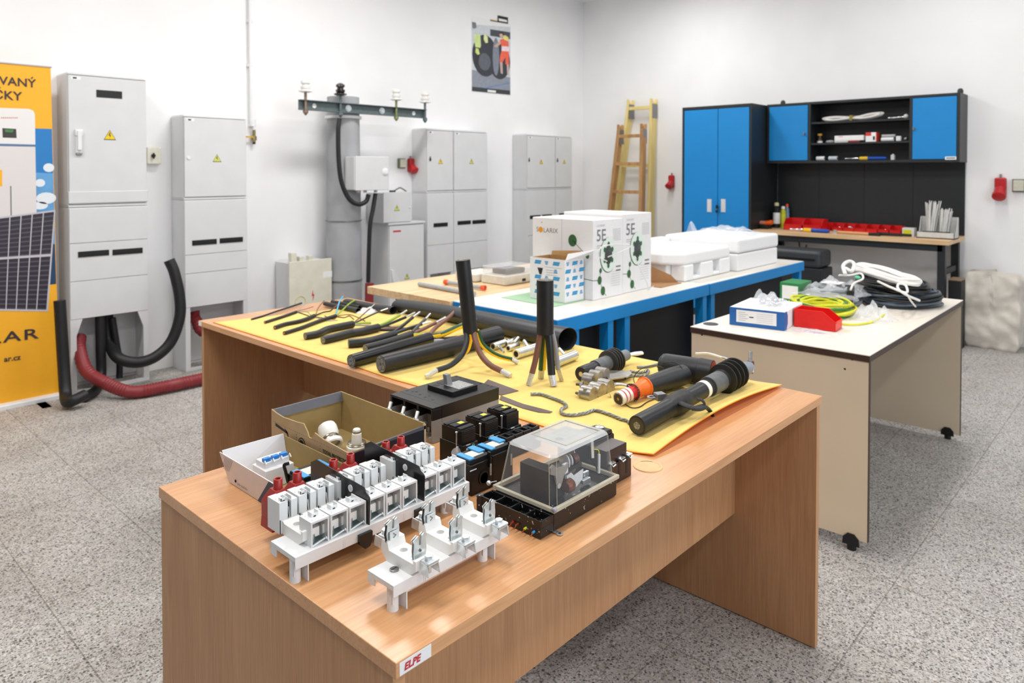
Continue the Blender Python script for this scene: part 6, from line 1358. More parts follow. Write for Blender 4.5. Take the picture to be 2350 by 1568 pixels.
# ================================================================ three small contactors
def small_contactor(x0, label, sticker, green=False):
    t = thing('auxiliary_contactor', (x0+.021, 1.2, ZT), label, 'contactor'); w_ = .043; y0, y1 = 1.166, 1.232
    MB().use(blk).box(x0-.002, x0+w_+.003, y0-.006, y1+.006, ZT+.0005, ZT+.052).build('lower_body', None, t, bevel=.0015)
    b = MB().use(blk).box(x0, x0+w_, y0, y1, ZT+.052, ZT+.084)
    for k in range(6): b.box(x0+.004, x0+w_-.002, y0-.0012, y0, ZT+.058+k*.0042, ZT+.060+k*.0042)
    b.build('upper_body', None, t, bevel=.001)
    b = MB().use(blkm)
    b.box(x0+.001, x0+w_-.001, y0+.004, y0+.017, ZT+.084, ZT+.0875).box(x0+.001, x0+w_-.001, y0+.023, y0+.043, ZT+.084, ZT+.089).box(x0+.001, x0+w_-.001, y0+.049, y0+.062, ZT+.084, ZT+.0875)
    b.use(ink)
    for k in range(3):
        for yy in (.008, .054): b.cyl((x0+.008+.013*k, y0+yy+.002, ZT+.0875), (x0+.008+.013*k, y0+yy+.002, ZT+.0878), .0026, n=12)
    b.build('top_ribs', None, t, bevel=.0004)
    MB().use(mat('yellow sticker', (226, 220, 70), .5)).box(x0+.02, x0+.034, y0+.026, y0+.038, ZT+.0891, ZT+.0895).build('sticker', None, t, label='yellow sticker')
    b = MB().use(zinc).cyl((x0-.004, y0+.012, ZT+.05), (x0-.004, y0+.012, ZT+.078), .0018, n=8).lathe((x0-.004, y0+.012, ZT+.078), (0, 0, 1), [(0, .003), (.003, .0034), (.004, 0)], 12); b.build('terminal_screw', None, t)
    if sticker: MB().use(paper).box(x0+.016, x0+w_-.004, y0-.0068, y0-.0062, ZT+.028, ZT+.047).use(gink).box(x0+.019, x0+w_-.012, y0-.0071, y0-.0068, ZT+.036, ZT+.037).box(x0+.019, x0+w_-.012, y0-.0071, y0-.0068, ZT+.032, ZT+.033).build('rating_label', None, t)
    else: MB().use(mat('mint seal', (120, 190, 160), .5)).ring((x0+.03, y0-.0062, ZT+.045), (0, -1, 0), .003, .0048, 20, .0004).use(gpl2).box(x0+.008, x0+.016, y0-.008, y0-.006, ZT+.022, ZT+.044).use(paper).box(x0+.026, x0+.035, y0-.0068, y0-.0062, ZT+.027, ZT+.034).build('rating_label', None, t)
    b = MB().use(gpl).box(x0+.008, x0+.02, y0-.0075, y0-.006, ZT+.0505, ZT+.0525); b.build('clip', None, t)
    if green:
        MB().use(clear).lathe((x0-.006, y0+.01, ZT+.034), (-.6, -.6, .3), [(0, 0), (.001, .010), (.005, .012)], 16).use(gpl2).cyl((x0-.004, y0+.01, ZT+.036), (x0-.004, y0+.01, ZT+.048), .003).build('test_button', None, t)
    return t
small_contactor(1.092, 'small black contactor with round mint seal, nearest the fuse rail', False, True)
small_contactor(1.166, 'middle of three small black contactors, with white rating label', True)
small_contactor(1.238, 'rightmost of three small black contactors beside the big breaker', True)
t = thing('contactor', (1.04, 1.08, ZT), 'black contactor with blue strips right of the long fuse rail', 'contactor')
blue_relay(t, 1.010, 1.072, 1.050, 1.110, ZT+.0005, .074)
MB().use(blkm).ring((1.046, 1.0497, ZT+.028), (0, -1, 0), .011, .015, 26, .0012).use(gpl).box(1.006, 1.024, 1.0485, 1.050, ZT+.053, ZT+.0545).build('front_ring', None, t)
t = thing('contactor', (1.107, 1.08, ZT), 'black contactor with blue strips partly behind the meter cover', 'contactor')
blue_relay(t, 1.0745, 1.137, 1.052, 1.112, ZT+.0005, .076)
t = thing('terminal_block', (1.25, 1.14, ZT), 'row of four black terminals behind the electricity meter', 'terminal block')
MB().use(blk).box(1.192, 1.312, 1.122, 1.156, ZT+.0005, ZT+.042).build('body', None, t, bevel=.001)
for k in range(4):
    xx = 1.194+k*.0295; MB().use(blkm).box(xx, xx+.027, 1.124, 1.129, ZT+.042, ZT+.05).box(xx, xx+.027, 1.149, 1.154, ZT+.042, ZT+.05).box(xx, xx+.006, 1.129, 1.149, ZT+.042, ZT+.05).box(xx+.02, xx+.027, 1.134, 1.149, ZT+.042, ZT+.05).build('terminal', None, t, bevel=.0005)
# ================================================================ electricity meter
t = thing('electricity_meter', (1.10, .905, ZT), 'old electricity meter with clear cover and black base', 'electricity meter')
pblk = speckled('scratched black bakelite', (18, 18, 19), (190, 190, 188), .32, .66, 130)
x0, x1, y0, y1 = 1.012, 1.214, .834, .984
MB().use(pblk).box(x0, x1, y0, y1, ZT+.002, ZT+.036).build('base', None, t, bevel=.003)
rimm = mat('yellowed clear rim', (204, 198, 178), .12, alpha=.75, var=0)
def frame(b, xa, xb, ya, yb, xc, xd, yc, yd, z0, z1): b.hexa([(xa, ya, z0), (xb, ya, z0), (xb, yb, z0), (xa, yb, z0)], [(xc, yc, z1), (xd, yc, z1), (xd, yd, z1), (xc, yd, z1)])
b = MB().use(rimm); e_ = .004; g_ = .008
for (a, c, d, f) in ((x0-e_, x1+e_, y0-e_, y0-e_+g_), (x0-e_, x1+e_, y1+e_-g_, y1+e_), (x0-e_, x0-e_+g_, y0-e_+g_, y1+e_-g_), (x1+e_-g_, x1+e_, y0-e_+g_, y1+e_-g_)): b.box(a, c, d, f, ZT+.0365, ZT+.045)
b.build('cover_rim', None, t, bevel=.002)
# clear cover shell, thin walled
clr = bpy.data.materials.new('clear cover plastic'); clr.use_nodes = True; nn = clr.node_tree.nodes['Principled BSDF']
nn.inputs['Base Color'].default_value = lin((200, 204, 208)); nn.inputs['Roughness'].default_value = .08; nn.inputs['Alpha'].default_value = .11; nn.inputs['Specular IOR Level'].default_value = .7
frost = bpy.data.materials.new('hazy cover top'); frost.use_nodes = True; nn = frost.node_tree.nodes['Principled BSDF']
nn.inputs['Base Color'].default_value = lin((214, 216, 218)); nn.inputs['Roughness'].default_value = .2; nn.inputs['Alpha'].default_value = .62
xa, xb, ya, yb = x0+.003, x1-.002, y0+.003, y1-.003; xc, xd, yc, yd = x0+.013, x1-.004, y0+.013, y1-.018; z0_, z1_ = ZT+.045, ZT+.132; ch = .010
lo = [(xa+ch, ya), (xb-ch, ya), (xb, ya+ch), (xb, yb-ch), (xb-ch, yb), (xa+ch, yb), (xa, yb-ch), (xa, ya+ch)]
hi = [(xc+ch, yc), (xd-ch, yc), (xd, yc+ch), (xd, yd-ch), (xd-ch, yd), (xc+ch, yd), (xc, yd-ch), (xc, yc+ch)]
hi2 = [(x+(.004 if x < 1.1 else -.004), y+(.004 if y < .9 else -.004)) for x, y in hi]
b = MB().use(clr); vs = [(x, y, z0_) for x, y in lo]+[(x, y, z1_-.004) for x, y in hi]+[(x, y, z1_) for x, y in hi2]
b.add(vs, [(i, (i+1) % 8, 8+(i+1) % 8, 8+i) for i in range(8)]); b.use(frost).add(vs, [(8+i, 8+(i+1) % 8, 16+(i+1) % 8, 16+i) for i in range(8)])
wx0, wx1, wy0, wy1 = xc+.062, xd-.014, yc+.018, yd-.012
b.use(frost); T4 = [(xc+.004, yc+.004), (xd-.004, yc+.004), (xd-.004, yd-.004), (xc+.004, yd-.004)]
b.quad((xc+.004+ch*.0, yc+.004+ch, z1_), (xc+.004+ch, yc+.004, z1_), (wx0, wy0, z1_), (wx0, wy1, z1_), (xc+.004+ch, yd-.004, z1_), (xc+.004, yd-.004-ch, z1_))
b.quad((xc+.004+ch, yc+.004, z1_), (xd-.004-ch, yc+.004, z1_), (xd-.004, yc+.004+ch, z1_), (wx1, wy0, z1_), (wx0, wy0, z1_)); b.quad((xd-.004, yc+.004+ch, z1_), (xd-.004, yd-.004-ch, z1_), (wx1, wy1, z1_), (wx1, wy0, z1_)); b.quad((wx0, wy1, z1_), (wx1, wy1, z1_), (xd-.004, yd-.004-ch, z1_), (xd-.004-ch, yd-.004, z1_), (xc+.004+ch, yd-.004, z1_))
b.build('clear_cover', None, t, label='clear plastic cover')
b = MB().use(rimm)
for (a, c, d, f) in ((wx0-.001, wx1+.001, wy0-.001, wy0+.0005), (wx0-.001, wx1+.001, wy1-.0005, wy1+.001), (wx0-.001, wx0+.0005, wy0, wy1), (wx1-.0005, wx1+.001, wy0, wy1)): b.box(a, c, d, f, z1_-.001, z1_+.0008)
b.build('window_rim', None, t)
hz_ = bpy.data.materials.new('hazy window'); hz_.use_nodes = True; nn = hz_.node_tree.nodes['Principled BSDF']
nn.inputs['Base Color'].default_value = lin((214, 216, 216)); nn.inputs['Roughness'].default_value = .2; nn.inputs['Alpha'].default_value = .5
MB().use(hz_).box(wx0, wx1, wy0, wy1, z1_-.0016, z1_-.0008).build('window_pane', None, t)
b = MB().use(rimm)  # thin pale tubes stand in for highlights along the clear cover's edges
for (xa_, ya_), (xb_, yb__) in zip(lo, hi): b.cyl((xa_, ya_, z0_), (xb_, yb__, z1_-.004), .0005, n=6)
b.build('cover_edge_highlights', None, t)
# dial plate and mechanism
dp = mat('cream dial plate', (232, 230, 222), .5, var=.01)
b = MB().use(dp).box(wx0+.004, wx1-.004, wy0+.004, wy1-.004, ZT+.122, ZT+.1228).use(gink)
cx, cy = wx0+.036, (wy0+wy1)/2+.002
b.ring((cx, cy, ZT+.1229), (0, 0, 1), .0085, .0092, 24, .0002).ring((cx, cy, ZT+.1229), (0, 0, 1), .002, .005, 18, .0002)
b.use(mat('faded dial print', (172, 172, 170), .6, var=0))
for k in range(4):
    for q in range(3): b.box(wx0+.052+q*.018, wx0+.064+q*.018-.003*(k % 2), wy1-.016-k*.013, wy1-.012-k*.013, ZT+.1229, ZT+.1231)
b.use(rink).box(wx0+.016, wx0+.022, wy0+.020, wy0+.0215, ZT+.1229, ZT+.1231).build('dial_plate', None, t) if False else None
b.use(rink); b.box(wx0+.016, wx0+.022, wy0+.020, wy0+.0215, ZT+.1229, ZT+.1231); b.build('dial_plate', None, t)
mz = ZT+.037
coilm = mat('dark laminated core', (30, 26, 26), .35, var=.3, scale=70); cop = mat('coil copper', (120, 66, 36), .35, .6, var=.15)
MB().use(coilm).box(1.030, 1.056, .862, .935, mz, mz+.062).box(1.0565, 1.080, .862, .915, mz, mz+.050).build('iron_core', None, t, bevel=.002)
MB().use(cop).lathe((1.068, .852, mz+.024), (1, 0, 0), [(0, .010), (.004, .013), (.016, .013), (.02, .010)], 18).build('copper_coil', None, t)
brk = mat('cast bracket', (152, 146, 138), .5, .3, var=.1)
MB().use(brk).prism([(1.026, mz+.060), (1.026, mz+.072), (1.034, mz+.077), (1.046, mz+.066), (1.066, mz+.064), (1.079, mz+.066), (1.079, mz+.058), (1.066, mz+.046), (1.058, mz+.030), (1.046, mz+.034), (1.040, mz+.054)], 'y', .853, .858).build('cast_bracket', None, t, bevel=.001)
MB().use(zinc).lathe((1.050, .855, mz+.032), (0, -1, 0), [(0, .005), (.003, .005), (.003, 0)], 14).box(1.045, 1.055, .8512, .8516, mz+.0313, mz+.0327).build('bracket_screw', None, t)
MB().use(blk).box(1.078, 1.128, .858, .868, mz+.045, mz+.053).build('register_frame', None, t, bevel=.001)
wp = mat('perforated white plate', (226, 226, 228), .45, var=.1, scale=300)
MB().use(wp).prism([(1.076, mz+.006), (1.076, mz+.042), (1.09, mz+.044), (1.098, mz+.036), (1.128, mz+.040), (1.126, mz+.022), (1.108, mz+.012), (1.084, mz+.010)], 'y', .8545, .856).build('white_plate', None, t)
MB().use(wp).box(1.068, 1.082, .855, .862, mz+.046, mz+.066).build('magnet_block', None, t, bevel=.002)
MB().use(alu).lathe((1.142, .908, mz+.047), (.92, -.38, .0), [(0, 0), (0, .038), (.001, .038), (.001, 0)], 44).build('rotor_disc', None, t)
for xx, s_ in ((1.093, .013), (1.104, .011)): MB().use(gpl).ring((xx, .87, mz+.060), (1, -.4, 0), s_*.45, s_, 24, .002).build('number_wheel', None, t)
MB().use(mat('brown rotor hub', (94, 50, 40), .4)).cyl((1.112, .868, mz+.06), (1.122, .865, mz+.062), .009, n=18).build('rotor_hub', None, t)
MB().use(zinc).box(1.135, 1.16, .86, .868, mz+.004, mz+.012).box(1.15, 1.168, .87, .876, mz+.01, mz+.02).build('adjuster', None, t, bevel=.001)
MB().use(mat('tag card', (206, 204, 194), .6)).hexa([(1.166, .862, mz+.048), (1.174, .862, mz+.046), (1.174, .863, mz+.046), (1.166, .863, mz+.048)], [(1.176, .872, mz+.082), (1.185, .872, mz+.08), (1.185, .873, mz+.08), (1.176, .873, mz+.082)]).build('card_tag', None, t)
MB().use(yg_y).tube(spline([(1.178, .866, mz+.062), (1.188, .862, mz+.058), (1.188, .86, mz+.048)], 6), .0012, 6).use(gpl2).tube([(1.188, .86, mz+.05), (1.187, .86, mz+.012)], .0028, 8).use(blk).tube(spline([(1.17, .87, mz+.045), (1.182, .866, mz+.03), (1.19, .862, mz+.006)], 6), .0015, 6).build('internal_wires', None, t)
MB().use(mat('lead seal', (158, 160, 176), .4, .5)).ball((x0-.002, y0-.003, ZT+.044), .005, 12, 8).build('lead_seal', None, t)
b = MB().use(zinc).ball((x0-.006, y1+.012, ZT+.046), .0048, 12, 8).tube(spline([(x0-.006, y1+.012, ZT+.046), (x0, y1+.006, ZT+.048), (x0+.004, y1, ZT+.05)], 5), .001, 6); b.build('lead_seal', None, t)
# terminal chamber
b = MB().use(pblk); xa, xb, ya, yb = .974, 1.011, .834, .990; zt4 = ZT+.034; n_ = 4
b.box(xa, xb, ya, yb, ZT+.002, ZT+.020).box(xa, xa+.003, ya, yb, ZT+.020, zt4).box(xb-.005, xb, ya, yb, ZT+.020, zt4)
for k in range(n_+1): yy = ya+(yb-ya-.003)*k/n_; b.box(xa+.003, xb-.005, yy, yy+.003, ZT+.020, zt4)
b.build('terminal_chamber', None, t, bevel=.001)
b = MB().use(brass)
for k in range(n_):
    for q in (0, 1): yy = ya+.016+(yb-ya-.003)*k/n_+q*.011; b.lathe((xa+.016, yy, ZT+.020), (0, 0, 1), [(0, .0035), (.004, .0035), (.004, 0)], 12)
b.build('terminal_screw', None, t)
b = MB().use(pblk).lathe((xa+.002, yb-.0, ZT+.002), (0, 0, 1), [(0, .007), (.032, .007), (.032, .004), (.03, 0)], 18); b.use(steel).lathe((xa+.002, yb, ZT+.0335), (0, 0, 1), [(0, .0035), (.0006, 0)], 12).build('corner_screw', None, t)
MB().use(zinc).ring((x0+.002, ya-.012, ZT+.0015), (0, 0, 1), .0028, .0065, 20, .0015).box(x0-.003, x0+.006, ya-.007, ya+.004, ZT+.0015, ZT+.003).build('mounting_lug', None, t)
for yy, m_, cm in ((.9, redc, copper), (.888, copper, copper), (.868, yg_y, copper), (.848, mat('light blue wire', (60, 160, 214), .4), copper)):
    b = MB().use(m_).tube([(xa+.004, yy, ZT+.012), (xa-.006, yy, ZT+.011)], .0022, 8).use(cm).tube([(xa-.004, yy, ZT+.011), (xa-.013, yy-.002, ZT+.008)], .0013, 6); b.build('wire_stub', None, t)
# ================================================================ dark brown contactor
t = thing('contactor', (1.28, .90, ZT), 'dark brown contactor with metal clips right of the electricity meter', 'contactor')
bb = mat('dark brown bakelite', (46, 30, 30), .3, var=.08)
x0, x1, y0 = 1.232, 1.318, .868
MB().use(bb).box(x0, x1, y0, y0+.06, ZT+.0005, ZT+.045).box(x0, x1-.012, y0+.004, y0+.05, ZT+.045, ZT+.076).build('body', None, t, bevel=.0015)
MB().use(ink).box(x1-.05, x1-.043, y0-.0005, y0, ZT+.006, ZT+.05).box(x1-.022, x1-.015, y0-.0005, y0, ZT+.012, ZT+.05).build('slot', None, t)
for xx in (x0+.012, x1-.038, x1-.010): MB().use(zinc).box(xx-.009, xx+.009, y0-.004, y0+.01, ZT+.049, ZT+.051).lathe((xx-.003, y0+.004, ZT+.051), (0, 0, 1), [(0, .0045), (.003, .0045), (.003, 0)], 12).tube([(xx-.006, y0-.004, ZT+.05), (xx-.005, y0-.007, ZT+.045), (xx+.005, y0-.007, ZT+.047)], .0014, 6).build('terminal_clip', None, t)
MB().use(blk).box(x0-.0, x1+.012, y0+.052, y0+.10, ZT+.0005, ZT+.078).build('coil_housing', None, t, bevel=.004)
MB().use(blk).prism([(x0+.03, ZT+.078), (x1+.008, ZT+.078), (x1+.004, ZT+.088), (x0+.03, ZT+.092)], 'y', y0+.054, y0+.098).build('top_hood', None, t, bevel=.002)
p = Vector((x1-.012, y0+.076, 0))
MB().use(gpl2).lathe((p.x, p.y, ZT+.0905), (0, 0, 1), [(0, .0095), (.0012, .0095), (.0012, 0)], 26).use(steel).ring((p.x, p.y, ZT+.0915), (0, 0, 1), .0095, .011, 26, .001).use(rink).box(p.x-.003, p.x+.003, p.y-.0008, p.y+.0008, ZT+.0918, ZT+.0921).build('round_dial', None, t, label='round white dial')
MB().use(steel).lathe((x1+.014, y0+.03, ZT+.006), (1, -.3, 0), [(0, .004), (.004, .006), (.006, 0)], 14).build('side_screw', None, t)
# ================================================================ cable samples on the felt mat
ZM = ZT+.0038
def depth(p): return (Vector(p)-Vector((0, 0, CAMH))).dot(_F2)
def rpx(p, px): return px*depth(p)/FPX
def M(u, v, lift=0.0): return at(u, v, z=ZM+lift)
def lay(pts, rp):
    """points given by their seen centre line; the tube of pixel radius rp rests on the mat"""
    out = []
    for q in pts:
        u, v = q[:2]; p = M(u, v); r = rpx(p, rp); l_ = q[2] if len(q) > 2 else 0
        out.append(at(u, v, z=ZM+r+l_))
    return out
br = mat('brown core insulation', (122, 82, 68), .4, var=.05); bk = mat('black core insulation', (26, 30, 34), .38, var=.06); gr = mat('grey core insulation', (158, 160, 168), .4, var=.04)
lb = mat('light blue core insulation', (84, 176, 214), .4); lg = mat('lime core insulation', (150, 180, 50), .4, var=.05); dgn = mat('dark green core insulation', (24, 82, 44), .4)
gld = mat('yellow core insulation', (250, 202, 20), .4, var=.02)
acond = mat('stranded aluminium conductor', (214, 212, 208), .38, .85, var=.12, scale=300)
cutf = mat('cut conductor face', (150, 148, 142), .5, .5, var=.35, scale=350)
sheath = mat('black cable sheath', (25, 26, 29), .4, var=.12, scale=50)
sheath_g = mat('glossy black cable sheath', (17, 19, 24), .25, var=.08, scale=50)
def core(t, pts, rp, m, tip=None, tip_px=0, m_tip=None, m2=None):
    """one insulated core: pts (u, v, lift above mat), bare end of tip_px length direction (u, v, lift)"""
    P = [at(q[0], q[1], z=ZM+rpx(M(q[0], q[1]), rp)+(q[2] if len(q) > 2 else 0)) for q in pts]
    r = rpx(P[0], rp); P = spline(P, 6); b = MB().use(m).tube(P, r, 10)
    if m2:                                                            # green stripe along the yellow core
        side = [p+Vector((0, 0, r*.35))+Vector((.6, -.6, 0))*r*.15 for p in P]; b.use(m2).tube(side, r*.82, 8)
    if tip:
        p1 = at(tip[0], tip[1], z=ZM+rpx(M(tip[0], tip[1]), rp*.8)+(tip[2] if len(tip) > 2 else 0)); d = (p1-P[-1])
        b.use(m_tip or acond).cyl(P[-1]-d*.05, p1, r*.78, r*.74, 10)
    return b.build('core', None, t)
def cable(label, pts, rp, cores, m=None, cut='plain', name='cable_sample'):
    m = m or sheath; P = lay(pts, rp); r0 = rpx(P[0], rp); r1 = rpx(P[-1], rp); c = (P[0]+P[-1])/2
    t = thing(name, (c.x, c.y, ZM), label, 'cable'); S_ = spline(P, 6); n_ = len(S_)
    b = MB().use(m).tube(S_, [r0+(r1-r0)*i/(n_-1) for i in range(n_)], 20)
    b.build('sheath', None, t)
    d = (P[0]-S_[1]).normalized(); f = MB(); P0_ = P[0]; P = [P0_+d*r0*.02]+P[1:]
    if rp > 5:
        f.use(mat('sheath cut rim', (140, 134, 120), .6, var=.1)).lathe(P[0], d, [(0, r0*.93), (.0003, r0*.93), (.0003, 0)], 20)
        up = Vector((0, 0, 1)); a = d.cross(up).normalized(); e = a.cross(d)
        for k in range(4):
            q = math.pi/2*k+.5; cc = P[0]+(a*math.cos(q)+e*math.sin(q))*r0*.46
            f.use(bk).lathe(cc, d, [(.0003, r0*.40), (.0006, r0*.40), (.0006, 0)], 14).use(cutf).lathe(cc, d, [(.0006, r0*.33), (.0009, r0*.33), (.0009, 0)], 14)
    else: f.use(mat('copper cut face', (186, 140, 96), .5, .4)).lathe(P[0], d, [(0, r0*.6), (.0004, r0*.6), (.0004, 0)], 10)
    f.build('cut_end', None, t)
    for k in cores: core(t, *k[0:3], **(k[3] if len(k) > 3 else {}))
    return t
cable('thin single black wire, farthest left sample on the yellow mat', [(577, 733), (605, 725), (640, 713), (665, 705), (692, 696)], 2.1, [])
cable('second thinnest black cable from the left with hair-thin wires', [(608, 740), (630, 733), (655, 725), (680, 716)], 3.2,
      [([(681, 716), (700, 722, .0), (718, 729, .0)], 1.0, bk), ([(681, 715, .002), (700, 710, .004), (719, 704, .01)], .8, br), ([(681, 715), (694, 703, .004), (706, 694, .008)], .8, gr), ([(681, 716), (705, 716), (712, 722), (722, 724)], .8, gr)])
cable('slim black cable with copper tipped cores, third from the left', [(631, 752), (655, 744), (685, 738), (705, 732), (721, 725)], 4.6,
      [([(722, 725), (742, 717, .004), (758, 714, .01), (765, 707, .014)], 1.7, bk, dict(tip=(775, 701, .018), m_tip=copper)), ([(724, 724), (731, 706, .015), (744, 690, .03)], 1.2, br), ([(722, 727), (745, 730), (760, 728)], 1.0, br), ([(722, 727), (748, 736), (775, 735)], .9, gr)])
cable('slim black cable with light blue core, fourth from the left', [(652, 765), (690, 753), (730, 738), (770, 725)], 4.3,
      [([(771, 724), (774, 710, .01), (779, 693, .03), (787, 681, .045)], 1.8, lb, dict(tip=(788, 674, .05), m_tip=copper)), ([(772, 724), (786, 712, .01), (802, 697, .02), (815, 689, .028)], 1.8, lg),
       ([(773, 727), (790, 729), (802, 725), (812, 733)], 1.1, br), ([(773, 726), (800, 722), (820, 728), (838, 737)], .9, br), ([(773, 727), (765, 733), (745, 725)], .9, br)])
cable('medium black cable with four thin cores, fifth from the left', [(700, 772), (730, 766), (750, 757), (780, 750), (810, 744)], 8.2,
      [([(811, 742), (830, 725, .015), (848, 709, .035)], 1.6, br, dict(tip=(859, 699, .045), m_tip=alu)), ([(812, 743), (840, 729, .012), (873, 714, .03)], 1.9, bk, dict(tip=(890, 708, .038), m_tip=alu)),
       ([(811, 745), (830, 742, .003), (851, 741)], 2.4, lg), ([(811, 746), (840, 747), (880, 748), (912, 751)], 1.6, gr)])
cable('medium grey-black cable with green and yellow core, sixth from left', [(741, 781), (775, 773), (805, 765), (835, 760), (868, 752)], 9.2,
      [([(868, 749), (890, 739, .012), (918, 723, .03)], 3.4, lg, dict(tip=(933, 713, .04), m_tip=alu)), ([(870, 752), (900, 741, .01), (932, 728, .028)], 3.2, bk, dict(tip=(952, 718, .036), m_tip=alu)),
       ([(870, 757), (900, 757), (940, 754), (968, 756)], 2.8, bk), ([(872, 756), (905, 752), (925, 749)], 2.4, br)])
cable('thick scuffed black cable with grey cut end, seventh from left', [(800, 789), (830, 786), (860, 781), (905, 768)], 9.8,
      [([(905, 762), (925, 747, .015), (947, 729, .035)], 4.0, bk, dict(tip=(963, 717, .045), m_tip=alu)), ([(906, 765), (935, 755, .01), (968, 744, .022)], 3.8, bk, dict(tip=(988, 739, .028), m_tip=alu)),
       ([(907, 771), (935, 770), (970, 768)], 3.6, gld, dict(m2=lg, tip=(985, 769), m_tip=alu)), ([(946, 763, .01), (960, 748, .02), (976, 733, .035)], 3.8, mat('dark grey core', (70, 72, 78), .4), dict(tip=(987, 721, .045), m_tip=alu))])
cable('black cable with brown core partly hidden behind a glossy one', [(838, 800), (870, 792), (905, 782), (942, 769)], 9.4,
      [([(943, 768), (970, 756, .012), (1000, 741, .026)], 4.2, br, dict(tip=(1022, 729, .036), m_tip=alu)), ([(943, 774), (970, 776), (1010, 772)], 3.6, lg)])
cable('glossy black four core cable with brown and yellow-green cores', [(806, 829), (895, 804), (985, 778)], 15,
      [([(986, 770), (1000, 752, .015), (1030, 729, .03), (1047, 712, .045)], 5.2, br, dict(tip=(1060, 703, .05), m_tip=alu)), ([(987, 775), (1015, 768, .012), (1048, 753, .02), (1068, 745, .028)], 6.4, gld, dict(m2=dgn, tip=(1110, 726, .04), m_tip=alu)),
       ([(988, 785), (1010, 783), (1030, 787)], 5, gr), ([(988, 779), (1020, 778), (1050, 775)], 4.4, bk)], m=sheath_g)
cable('thickest black cable lying down, showing four sector shaped conductors', [(874, 836), (1010, 803), (1143, 768)], 20, [], m=sheath)
# ---- standing cable ends
def standing(label, top, bot, rp, legs, centre):
    base = Vector(centre); n_ = _F
    def V(u, v, k=0):
        r = _F2 + _R*((u-1175)/FPX) + _U2*((CYP-v)/FPX); t_ = ((base+_F*k-Vector((0, 0, CAMH))).dot(n_))/(r.dot(n_)); return Vector((0, 0, CAMH))+r*t_
    a, c = V(*top), V(*bot); r = rpx(a, rp); t = thing('cable_sample', (base.x, base.y, ZM), label, 'cable')
    MB().use(sheath).tube([c, c.lerp(a, .5), a], r, 24).build('sheath', None, t)
    d = (a-c).normalized(); f = MB().use(mat('sheath cut rim', (140, 134, 120), .6)).lathe(a, d, [(0, r*.92), (.0006, r*.92), (.0006, 0)], 24); x_ = d.cross(Vector((0, 1, 0))).normalized(); y_ = d.cross(x_)
    for k in range(4): q = math.pi/2*k+.4; f.use(cutf).lathe(a+(x_*math.cos(q)+y_*math.sin(q))*r*.46, d, [(.0006, r*.38), (.003, r*.34), (.003, 0)], 12)
    f.build('cut_end', None, t)
    for (pts, tip, rpl, m, m2, k0) in legs:
        P = []; end = at(tip[0], tip[1], z=ZM+rpx(M(tip[0], tip[1]), rpl*.8)*(.9 if tip[2] else .2)); n = len(pts); kend = (end-base).dot(_F)
        for i, q in enumerate(pts): P.append(V(q[0], q[1], k0+(kend-k0)*(i/n)))
        P2 = spline(P, 8); rl = rpx(P[0], rpl); b = MB().use(m).tube(P2, rl, 14)
        if m2: b.use(m2).tube([p+(_R*.42-_F*.2)*rl for p in P2], rl*.8, 10)
        e_ = P2[-1]; d2 = (end-e_); s_ = b.use(acond); 
        s_.cyl(e_-d2*.03, end, rl*.82, rl*.8, 14)
        for q in range(16):
            an = 2*math.pi*q/16; x2 = d2.normalized().cross(Vector((.3, .2, 1))).normalized(); y2 = d2.normalized().cross(x2)
            o1 = (x2*math.cos(an)+y2*math.sin(an))*rl*.8; an2 = an+.5; o2 = (x2*math.cos(an2)+y2*math.sin(an2))*rl*.8
            s_.cyl(e_+o1, end+o2, rl*.12, n=5)
        b.build('core', None, t)
    return t
tips = [M(975, 866), M(1176, 863), M(1190, 831), M(1045, 815)]; cen = sum(tips, Vector())/4
standing('tall upright cable end standing on four splayed cores, tilted left', (1062, 597), (1080, 764), 17, [
    ([(1070, 758), (1071, 785), (1060, 815), (1035, 838), (1003, 850)], (977, 866, 1), 6.2, bk, None, -.004),
    ([(1078, 758), (1080, 775), (1074, 800), (1066, 810)], (1046, 818, 1), 5.5, gld, None, .008),
    ([(1086, 758), (1092, 785), (1104, 815), (1125, 838), (1151, 852)], (1172, 863, 1), 6.6, br, None, -.006),
    ([(1094, 758), (1103, 785), (1122, 805), (1145, 817), (1172, 824)], (1188, 832, 1), 6.0, gld, dgn, .006)], cen)
tips = [M(1214, 886), M(1241, 871), M(1270, 889), M(1289, 877)]; cen = sum(tips, Vector())/4
standing('upright cable end on straight cores left of the patterned box', (1251, 643), (1251, 766), 19.5, [
    ([(1241, 760), (1235, 795), (1228, 830), (1221, 857)], (1213, 884, 0), 6.8, br, None, -.004),
    ([(1249, 760), (1246, 800), (1243, 848)], (1241, 868, 0), 8, dgn, gld, .010),
    ([(1258, 760), (1262, 800), (1266, 860)], (1271, 886, 0), 9, bk, None, -.008),
    ([(1267, 760), (1275, 800), (1281, 848)], (1289, 874, 0), 5.5, gr, None, .008)], cen)
